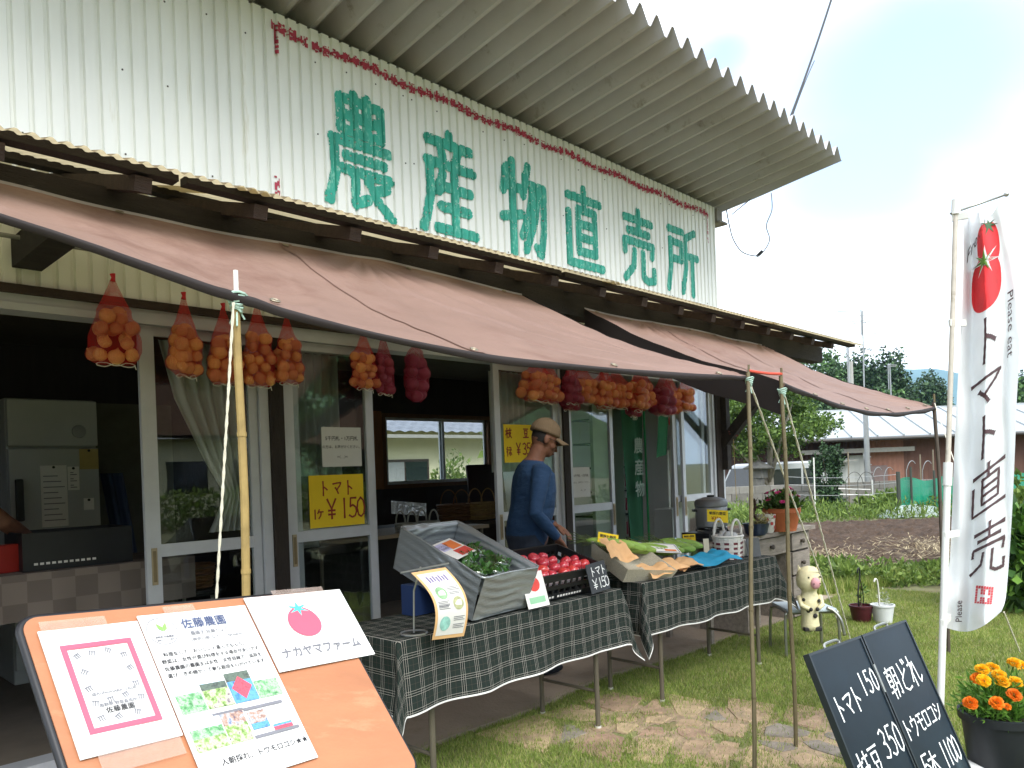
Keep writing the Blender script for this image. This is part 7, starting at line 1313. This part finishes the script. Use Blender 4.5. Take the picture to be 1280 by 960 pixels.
def tree(name, label, foot, h, r, kind, nc, n, size, cz=.62, group=None, conic=False, trunk=bark, tr=.12, forks=5):
    t = thing(name, label, 'tree', foot, group=group); foot = Vector(foot); c = foot + Vector((0, 0, h * cz)); rv = (r, r, h * (1 - cz) * 1.0); seed = abs(hash(label)) % 9999 if False else sum(map(ord, label)); P, C_ = crown_pts(c, rv, nc, n, seed, conic); V, Fq = leaves(P, size, .2, .6); npmesh('crown', V - np.array(foot), Fq, lf[kind], t, mi=np.random.default_rng(seed).integers(0, 3, len(Fq))); b = MB(); top = foot + Vector((0, 0, h * .8)) if conic else c
    b.tube([foot, foot.lerp(top, .4) + RT * .03, top], [tr, tr * .8, tr * .3], 8)
    for k in range(forks):
        q = Vector(C_[k * len(C_) // forks]); m0 = foot.lerp(top, .35 + .1 * k / forks); b.tube([m0, m0.lerp(q, .5) + Vector((0, 0, .1)), q], [tr * .5, tr * .35, tr * .12], 6)
    b.build('trunk', trunk, t, smooth=True); return t
Zl = -.55
q = at(962, 600, 21.5); q.z = Zl; tree('round_tree', 'round light green garden tree with a pale forked trunk behind the block wall', q, 4.33, 1.65, 'round', 60, 17000, .11, .74, trunk=palebark, tr=.11)
q = at(1037, 640, 18.7); q.z = 0; tree('small_evergreen', 'small dark upright evergreen in front of the block wall', q, 1.85, .34, 'dark', 40, 3500, .09, .58, tr=.03)
q = at(1037, 632, 18.4); q.z = .01; bush('low_shrub', 'dark ivy-like shrub at the foot of the small evergreen', (q.x + .05, q.y, .33), (.3, .3, .33), 900, .10, lf['dark'])
W2_ = lambda u, t: at(u, 600, t).xy.to_3d() + Vector((0, 0, Zl))
wd_ = [('tall dark wood tree left of the television aerial, partly behind the eave', 1008, 58, 9.5, 3.2, 'mid', 0), ('broad mid green wood tree just left of the aerial', 1040, 62, 9.6, 3.4, 'mid', 0), ('dark pointed wood tree behind the aerial mast', 1068, 60, 9.0, 2.6, 'dark', 0), ('tallest dark wood tree right of the aerial', 1102, 60, 10.0, 2.5, 'dark', 0), ('lower pale green wood tree in front of the tallest one', 1090, 52, 6.6, 3.4, 'mid', 0), ('dark wood tree over the awning end', 1144, 72, 8.2, 2.3, 'dark', 0), ('small dark wood tree at the right of the awning end', 1162, 74, 8.9, 2.4, 'dark', 0), ('low mid green tree under the right awning', 1125, 48, 4.6, 3.0, 'mid', 0), ('dark tree seen just right of the shop corner', 925, 52, 9.5, 3.4, 'dark', 0), ('mid green tree between the shop corner and round tree', 965, 56, 8.6, 3.6, 'mid', 0), ('low dark tree behind the barn roof at the left', 1010, 46, 4.8, 3.2, 'dark', 0), ('dark tree at the far right behind the flag edge', 1285, 60, 7.6, 2.8, 'dark', 0), ('mid green tree at the far right edge', 1310, 52, 6.6, 3.0, 'mid', 0)]
for lb, u, t_, h, r, k, cn in wd_: tree('wood_tree', lb, W2_(u, t_), h * 1.04, r, k, 90, 11000, .30, .56, 'trees beyond the barn', bool(cn), tr=.22)
P = []; n = 9000; a_ = rng.uniform(-8, 60, n); t_ = rng.uniform(75, 90, n); hgt = 4.2 + 1.6 * np.sin(a_ * .35) + 1.0 * np.sin(a_ * .9 + 1); z_ = Zl + rng.random(n) * hgt
V, Fq = leaves(np.stack([a_ * RT.x + t_ * AX.x, a_ * RT.y + t_ * AX.y - 4.05, z_], 1), .9, .3, .7); tag(npmesh('far_wood', V, Fq, lf['mid'], mi=rng.integers(0, 3, n)), 'distant band of woodland behind the barn', 'woodland', kind='stuff')
# far hill
hm = M('forested hill', '3a5a4c', .95, .2, .01); b = MB()
def hillf(i, j): a = -400 + 2600 * i; tt = 2300 + 700 * j; z = 275 * math.exp(-((a - 1560) / 360) ** 2) + 150 * math.exp(-((a - 1000) / 330) ** 2) + 165 * math.exp(-((a - 2100) / 260) ** 2) + 60; z += 14 * fnoise((a, 0, 0), .01) + 6 * fnoise((a, 0, 0), .03); return ct(a, tt, -2 + z * math.sin(math.pi * min(1, j * .5 + .0)) if j > 0 else -2)
b.grid(hillf, 90, 6); tag(b.build('hill', hm, smooth=True), kind='structure')
# block wall
blockm = [M('grey concrete block', '7d7a74', .9, .2, 3, .4, 30, rnd=.1, dirt=('5c5a54', 2, .56)), M('grey concrete block dark', '6c6963', .9, .2, 3, .4, 30, rnd=.1, dirt=('4f4d48', 2, .56))]
wl = thing('block_wall', 'low grey concrete block wall along the far side of the field', 'wall', ct(8.5, 19.45)); blk_me = MB().b2((0, 0, 0), (.392, .12, .188), bev=.006).mesh('concrete_block', blockm[0]); blk_me2 = MB().b2((0, 0, 0), (.392, .12, .188), bev=.006).mesh('concrete_block', blockm[1]); wang = math.atan2(RT.y, RT.x); ncol = 32
for r in range(4):
    for k in range(ncol):
        o = bpy.data.objects.new('concrete_block', random.choice((blk_me, blk_me, blk_me2))); COL.objects.link(o); o.parent = wl; p = ct(5.2 + k * .40 + (.2 if r % 2 else 0), 19.45) - wl.location; o.location = p + UP * (r * .192 - .02) + AX * random.uniform(-.004, .004); o.rotation_euler = (0, 0, wang)
b = MB(); p0, p1 = ct(5.2, 19.52), ct(18.2, 19.52); b.bar(p0 + UP * .36, p1 + UP * .36, .06, .74); b.build('mortar_core', M('mortar', '57554f', .95, .2, 5), wl)
# barn
barn = thing('long_barn', 'long brown barn with a pale seamed metal roof beyond the block wall', 'barn', ct(14, 28, Zl)); bz0, bz1 = Zl, 2.08; brown = M('brown ribbed cladding', '5e4238', .8, .15, 2); pinkw = M('faded pink brown boards', '8a6252', .8, .15, 2); wsh = M('white corrugated doors', 'b5b7b4', .6, .08, 2); bsh = M('blue shutter', '1f3f74', .5, .12, 3); dbr = M('dark brown wall', '3e2c28', .8, .15, 2)
aA, aB = 7.9, 27.0
def wseg(u0, u1, mat, nm, z0=Zl, z1=bz1, t=28.0, rb=.18, dp=.03, lift=0.0):
    a0, a1 = (u0 - CX) / F_PX * t, (u1 - CX) / F_PX * t; n_ = max(2, int((a1 - a0) / rb * 2)); b = MB(); V = []
    for k in range(n_ + 1): a = a0 + (a1 - a0) * k / n_; d = dp * (k % 2); V += [ct(a, t - lift + d, z0), ct(a, t - lift + d, z1)]
    b.add(V, [(2 * k, 2 * k + 2, 2 * k + 3, 2 * k + 1) for k in range(n_)]); return b.build(nm, mat, barn)
wseg(880, 1600, dbr, 'rear_wall', t=31.9); wseg(906, 998, dbr, 'wall_bay'); wseg(998, 1020, bsh, 'blue_door', z1=1.15, lift=.04, rb=.3); wseg(998, 1020, dbr, 'wall_bay', 1.151, bz1); wseg(1020, 1062, wsh, 'white_door', z1=1.35, rb=.35, lift=.04); wseg(1062, 1081, wsh, 'white_door', z1=1.45, rb=.35); wseg(1020, 1081, dbr, 'wall_bay', 1.46, bz1); wseg(1081, 1130, pinkw, 'wall_bay'); wseg(1130, 1600, brown, 'wall_bay', rb=.25)
wseg(1086, 1108, M('grey brown door', '6f5f5c', .7, .1), 'plain_door', z1=1.05, dp=0, lift=.06); b = MB(); x = lambda u, t=28.0: (u - CX) / F_PX * t
b.bar(ct(x(998), 27.7, 1.62), ct(x(1138), 27.7, 1.62), .06, .16); b.build('canopy_fascia', M('pale fascia', '8f8d86', .6, .1), barn); b = MB(); b.bar(ct(x(1000), 27.6, 1.28), ct(x(1062), 27.6, 1.28), .5, .04); b.build('door_hood', M('pale fascia', '8f8d86', .6, .1), barn)
rfm = M('pale metal roof', 'a6abad', .45, .06, .7, metal=.2, dirt=('9c9c98', .4, .6)); nP = 22; a0, a1 = x(895), x(1600)
for k in range(nP):
    p, q_ = a0 + (a1 - a0) * k / nP, a0 + (a1 - a0) * (k + 1) / nP; b = MB(); b.add([ct(p, 27.3, bz1 - .02), ct(q_ - .03, 27.3, bz1 - .02), ct(q_ + 1.2 - .03, 32.2, 3.32), ct(p + 1.2, 32.2, 3.32), ct(p, 27.3, bz1 + .03), ct(q_ - .03, 27.3, bz1 + .03), ct(q_ + 1.2 - .03, 32.2, 3.37), ct(p + 1.2, 32.2, 3.37)], [(0, 3, 2, 1), (4, 5, 6, 7), (0, 1, 5, 4), (1, 2, 6, 5), (2, 3, 7, 6), (3, 0, 4, 7)]); b.build('roof_panel', rfm, barn)
    b = MB(); b.bar(ct(q_ - .015, 27.28, bz1 + .05), ct(q_ + 1.185, 32.2, 3.39), .05, .07); b.build('standing_seam', rfm, barn)
b = MB(); b.tube([ct(a0, 27.22, bz1 - .06), ct(a1, 27.22, bz1 - .06)], .06, 8); b.build('gutter', M('dark gutter', '3c3a38', .5), barn); b = MB(); b.bar(ct(a0 + 1.2, 32.25, 3.36), ct(a1 + 1.2, 32.25, 3.36), .3, .12); b.build('ridge_cap', rfm, barn)
# poles, aerials
galv = M('galvanised steel', '9a9c9c', .4, .08, metal=.6); conc = M('pale concrete pole', 'a3a19a', .8, .1)
def mast(name, label, u, t, z0, z1, r, cat='pole', mat=galv): b = MB(); p = at(u, 600, t); b.tube([(p.x, p.y, z0), (p.x, p.y, z1)], [r, r * .85], 10); return one(name, b, mat, label, cat, smooth='auto'), p
mast('utility_pole', 'pale concrete pole rising behind the barn roof', 1068, 34, Zl, at(1066, 452, 34).z, .14, mat=conc)
mast('downpipe_post', 'thin grey post in front of the barn by the white doors', 1085, 26.5, Zl, at(1083, 505, 26.5).z, .10)
def aerial(label, u, v0, v1, t, els):
    p = at(u, v1, t); tp = at(u - 3, v0, t); th = thing('tv_aerial', label, 'aerial', (p.x, p.y, p.z), group='television aerials over the barn'); b = MB(); b.tube([p, tp], .03, 6); b.build('mast', galv, th)
    for v, u0, u1, tilt in els: b = MB(); b.tube([at(u + u0, v, t), at(u + u1, v + tilt, t)], .018, 5); b.build('element', galv, th)
    b = MB(); b.tube([at(u - 5, v0 - 1, t), at(u - 4, v0 + 31, t)], .025, 5); b.build('boom', galv, th)
aerial('tall television aerial with long rods above the wood', 1081, 388, 520, 33, [(389.5, -35, -6, -1), (403, -35, 0, -2), (405, -20, 2, -2), (402.5, 0, 22, -3), (395, -17, 0, -.5), (395, 3, 14, -.5), (418, -32, -6, -1), (417, 3, 18, 0), (405, 0, 20, -2), (436, -7, 9, 1)])
aerial('small television aerial at the right above the barn roof', 1115, 456, 520, 33.5, [(456, -6, 6, .5), (458, -4, 5, 0)]); aerial('television aerial mast close to the end of the shop eave', 1063, 426, 520, 33, [(426, -4, 6, .5), (440, -3, 3, 0)])
b = MB(); lad = thing('ladder', 'grey ladder leaning on the white barn doors', 'ladder', ct(x(1078), 27.4, Zl))
for u in (1075.5, 1080.5): MB().tube([ct(x(u), 27.3, Zl), ct(x(u), 27.75, 1.65)], .03, 6).build('rail', galv, lad)
for k in range(7): z = -.3 + k * .28; MB().tube([ct(x(1075.5), 27.3 + .2 * k / 7, z), ct(x(1080.5), 27.3 + .2 * k / 7, z)], .02, 6).build('rung', galv, lad)
# white van
vz = Zl; vh = math.atan2(RT.y, RT.x) + math.pi + .55; vc = at(962, 600, 23.6); van = thing('white_van', 'small white van parked behind the block wall', 'van', (vc.x, vc.y, vz), vh)
vw, prof = 1.48, [(-1.7, .30), (1.62, .30), (1.70, .45), (1.72, .85), (1.45, 1.02), (.95, 1.78), (.7, 1.86), (-1.55, 1.88), (-1.68, 1.75), (-1.72, .8)]
vp = M('white car paint', 'a9acad', .3, .03, coat=.6, spec=.5); vg = M('car glass', '1c2429', .08, .05, spec=.7); tyre = M('tyre rubber', '1a1a1a', .8); b = MB(); b.prism([(x_, z) for x_, z in prof], -vw / 2, vw / 2, Matrix.Rotation(math.pi / 2, 4, 'X')); o = b.build('body', vp, van, world=False); o.modifiers.new('bev', 'BEVEL').width = .05
b = MB(); b.add([(1.43, -.62, 1.06), (1.43, .62, 1.06), (1.02, .56, 1.70), (1.02, -.56, 1.70)], [(0, 1, 2, 3)]); b.v = [(v[0] + .03, v[1], v[2] + .02) for v in b.v]; b.build('windscreen', vg, van, world=False)
for s in (-1, 1):
    for a, c_ in (((.25, .95), (1.12, .62)), ((-.55, .2), (-.55, .2)), ((-1.45, -.65), (-1.45, -.65))): b = MB(); b.add([(a[0], s * (vw / 2 + .006), 1.08), (a[1] + (.17 if a[0] > 0 else 0), s * (vw / 2 + .006), 1.08), (c_[1] if a[0] > 0 else a[1], s * (vw / 2 + .006), 1.66), (a[0], s * (vw / 2 + .006), 1.66)], [(0, 1, 2, 3)]); b.build('side_window', vg, van, world=False)
    for xw in (1.05, -1.15): b = MB(); b.lathe([(0, -.08), (.22, -.08), (.28, -.06), (.28, .06), (.22, .08), (0, .08)], 20); b.xf(Matrix.Translation((xw, s * .68, .28)) @ Matrix.Rotation(math.pi / 2, 4, 'X')); w_o = b.build('wheel', tyre, van, world=False); b = MB(); b.lathe([(0, 0), (.17, 0), (.16, .01), (0, .02)], 16); b.xf(Matrix.Translation((xw, s * .761, .28)) @ Matrix.Rotation(-s * math.pi / 2, 4, 'X')); b.build('hubcap', galv, w_o, world=False)
    b = MB(); b.box((1.70, s * .52, .72), (.06, .26, .14), bev=.02); b.build('headlight', M('headlamp', 'c9d0d4', .15, .05), van, world=False); b = MB(); b.box((1.15, s * .83, 1.12), (.08, .14, .12), bev=.02); b.build('mirror', vp, van, world=False)
b = MB(); b.box((1.715, 0, .66), (.03, .6, .10)); b.build('grille', blkm, van, world=False); b = MB(); b.box((1.725, 0, .45), (.02, .33, .16)); b.build('number_plate', yel, van, world=False)
sl_ = thing('stone_lantern', 'grey post lantern beside the van', 'lantern', ct(x(948, 21.2), 21.2, Zl)); b = MB(); q = ct(x(948, 21.2), 21.2, Zl); b.tube([q, q + UP * 1.45], .16, 8); b.build('shaft', M('lantern stone', '6d6b66', .9, .2), sl_); b = MB(); b.box(q + UP * 1.58, (.36, .36, .24)); b.build('lamp_box', M('lantern stone', '', 0), sl_); b = MB(); b.lathe([(.40, 1.71), (.42, 1.74), (.12, 1.9), (0, 1.93)], 12, q); b.build('cap', M('lantern stone', '', 0), sl_)
# field furniture: green net, posts, tunnel hoops, white film
netm = net_mat('green netting', '1f9c7c', .55); gn = thing('net_fence', 'bright green net fence on dark posts at the far side of the field', 'fence', ct(9.0, 17.2)); y_ = lambda u, t: (u - CX) / F_PX * t
A0, A1 = y_(1122, 17.2), y_(1400, 17.2); b = MB(); b.grid(lambda i, j: ct(A0 + (A1 - A0) * i, 17.2 + .03 * math.sin(i * 60), .04 + (.80 + .05 * math.sin(i * 37)) * j), 120, 8, uvfn=lambda i, j: (i * 1.4, j * .2)); b.build('net', netm, gn, smooth=True)
for k, u in enumerate((1122, 1138, 1167, 1185, 1215, 1250, 1290)): b = MB(); b.tube([ct(y_(u, 17.15), 17.15, 0), ct(y_(u, 17.15), 17.15, 1.02 + .1 * (k % 2))], .025 if k else .045, 6); b.build('post', M('dark stake', '3c4038', .7), gn)
def heap(i, j): a = y_(1096, 16.9) + (y_(1182, 16.9) - y_(1096, 16.9)) * i; return ct(a, 16.9 + .5 * (j - .5), .02 + .26 * math.sin(math.pi * j) * math.sin(math.pi * min(1, i * 1.0)) ** .5 + .03 * fnoise((i * 9, j * 3, 0), 1.5))
b = MB(); b.grid(heap, 30, 8); one('film_tunnel', b, M('cloudy white film', 'b9c8c4', .35, .1, 6, transl=.4), 'cloudy white plastic film tunnel in front of the green net', 'film', smooth=True)
for k, (u, lb) in enumerate(((1068, 'left plant-support hoop in front of the white barn doors'), (1083, 'second plant-support hoop before the grey ladder'), (1098, 'thin plant-support hoop left of the pink boards'), (1112, 'plant-support hoop before the plain barn door'), (1140, 'plant-support hoop above the green net'), (1160, 'plant-support hoop right above the green net'))):
    t_ = 17.6; w = 11 if k < 2 else 7; top = 590 - (6 if k > 1 else 0) - (8 if k > 3 else 0); P = [ct(y_(u - w, t_), t_, .0)] + [Vector(at(u - w * math.cos(a), top + 18 - 18 * math.sin(a), t_)) for a in np.linspace(.15, 2.2 if k > 1 else 2.95, 9)]; b = MB(); b.tube(spline(P, 3), .008, 5); one('hoop', b, galv if k > 1 else M('dark hoop', '4c4c48', .6), lb, 'hoop', group='plant hoops in the far field')
for k, (u, v0, v1, lb) in enumerate(((1017, 572, 632, 'thin white stake near the blue barn door'), (1090, 600, 638, 'short white stake with a cross rail in the far field'), (1060, 565, 632, 'thin grey stake before the white barn doors'), (1150, 568, 612, 'bare dry stake above the green net'), (1166, 562, 612, 'second bare dry stake above the green net'))): p = ct(y_(u, 17.9), 17.9, 0); b = MB(); b.tube([p, at(u, v0, 17.9)], .016, 6); one('stake', b, wht if k < 2 else M('dry stake', '7d7260', .8), lb, 'stake', group='stakes in the far field')
b = MB(); b.tube([at(1048, 611, 17.8), at(1088, 612, 17.8)], .012, 6); one('white_rail', b, wht, 'upper thin white rail above the far weeds', 'rail', group='white rails in the far field'); b = MB(); b.tube([at(1050, 618, 17.8), at(1090, 619, 17.8)], .012, 6); one('white_rail', b, wht, 'lower thin white rail above the far weeds', 'rail', group='white rails in the far field')
for k, v in enumerate((596, 606, 618)): b = MB(); b.tube(sag(at(985, v, 18.0), at(1122, v - 3, 17.6), .05), .006, 4); one('fence_wire', b, galv, ['top thin wire strung across the far field', 'middle thin wire strung across the far field', 'lowest thin wire strung across the far field'][k], 'wire', group='wires across the far field')
# neighbour house seen through the back window
nh = thing('tiled_house', 'cream neighbour house with a grey tiled roof seen through the back window', 'house', (12, 10.5, 0)); crw = M('cream render', 'd6d2b2', .85, .08, 2); MB().b2((6.5, 9.6, 0), (18, 9.8, 2.4)).build('wall', crw, nh); tile_m = M('dark grey roof tile', '626672', .4, .15, 3, spec=.5); b = MB()
def tiles(i, j): xx = 6.0 + 12.5 * i; yy = 8.95 + 3.6 * j; zz = 2.26 + .42 * (yy - 8.95); return (xx, yy, zz + .035 * abs(math.sin(xx / .30 * math.pi)) ** 1.4 + .035 * (1 - ((yy - 8.95) / .26) % 1.0))
b.grid(tiles, 260, 84); tag(b.build('tile_roof', tile_m, nh, smooth='auto'), kind='stuff'); MB().b2((6.0, 8.96, 2.17), (18.5, 9.05, 2.245)).build('eave_fascia', M('pale eave', '8d8c86', .7), nh); b = MB(); b.b2((6, 12.3, 3.75), (18.5, 12.7, 4.0)); b.build('ridge', tile_m, nh)
w_ = MB().b2((9.9, 9.57, .8), (11.35, 9.6, 1.72)).build('house_window', M('brown sash', '3d332c', .5), nh); MB().b2((9.96, 9.56, .86), (10.62, 9.569, 1.66)).build('pane', M('lace curtain', '8c9090', .7, .1, 8, stretch=(8, 1, 1)), w_); MB().b2((10.66, 9.56, .86), (11.29, 9.569, 1.66)).build('pane', vg, w_)
q = at(566, 600, 12.5); bush('round_shrub', 'rounded yellow-green shrub outside the back window', (q.x, q.y, .82), (.40, .40, .82), 2600, .09, weed_ms); q = at(621, 545, 14.5); bush('palm_tuft', 'leafy tuft at the right side of the back window', (q.x, q.y, 1.95), (.25, .25, .3), 160, .22, weed_ms); q = at(605, 605, 13.5); bush('round_shrub', 'small shrub at the right of the back window', (q.x, q.y, .6), (.35, .35, .55), 900, .09, lf['round'])
# across the lane behind the photographer: what the glass doors mirror
for k, (xx, yy, h, r, kd, lb) in enumerate([(-6, -30, 8, 4, 'mid', 'leafy tree across the lane mirrored in the left door'), (1, -34, 9, 4.5, 'dark', 'dark tree across the lane mirrored in the second door'), (9, -30, 7, 4, 'mid', 'leafy tree across the lane mirrored in the middle door'), (16, -33, 9, 4.5, 'dark', 'dark tree across the lane mirrored beside the man'), (24, -30, 8, 4.2, 'mid', 'leafy tree across the lane mirrored in the right doors'), (32, -36, 10, 5, 'dark', 'tall dark tree across the lane mirrored in the last door')]): tree('lane_tree', lb, (xx, yy, 0), h, r, kd, 50, 4500, .5, .56, 'trees across the lane', tr=.2)
h2 = thing('lane_house', 'grey-roofed house across the lane mirrored in the glass doors', 'house', (12, -24, 0)); MB().b2((7, -27, 0), (15, -22, 2.9)).build('wall', crw, h2); b = MB(); b.add([(6.3, -27.8, 2.85), (15.7, -27.8, 2.85), (15.7, -21.2, 2.85), (6.3, -21.2, 2.85), (9, -24.5, 4.6), (13, -24.5, 4.6)], [(0, 1, 5, 4), (1, 2, 5), (2, 3, 4, 5), (3, 0, 4), (0, 3, 2, 1)]); b.build('roof', M('light grey roof', '9c9fa3', .5, .1, 2), h2)
for k in range(3): MB().b2((8 + k * 2.3, -21.99, 1.0), (9.4 + k * 2.3, -21.95, 2.1)).build('window', vg, h2)
b = MB(); b.grid(lambda i, j: (-90 + 220 * i, -75 - 60 * j, -.5 + (24 + 9 * math.sin(i * 9) + 4 * math.sin(i * 23)) * math.sin(j * math.pi / 2)), 60, 8); tag(b.build('hillside', M('wooded slope', '46623e', .95, .75, .5, 1.0, 1.2), smooth=True), kind='structure')
patch_z = None
P = np.stack([rng.uniform(-6, 22, 9000), rng.uniform(-19, -17.6, 9000), rng.random(9000) * 1.1], 1); V, Fq = leaves(P, .2, .5, .5); tag(npmesh('lane_hedge', V, Fq, weed_ms, mi=rng.integers(0, 3, len(Fq))), 'green hedge across the lane behind the photographer', 'hedge', kind='stuff')
# thin blue summer haze that pales the far hill
hz = bpy.data.materials.new('summer haze'); hz.use_nodes = True; hn = hz.node_tree.nodes; hn.clear(); ho = hn.new('ShaderNodeOutputMaterial'); hv = hn.new('ShaderNodeVolumePrincipled'); hv.inputs['Color'].default_value = (.45, .68, 1.0, 1); hv.inputs['Density'].default_value = .00017; hz.node_tree.links.new(hv.outputs[0], ho.inputs['Volume'])
b = MB(); b.b2((-4600, -4600, -3), (4600, 4600, 330)); tag(b.build('haze', hz), 'thin blue summer haze over the valley', 'haze', kind='stuff')
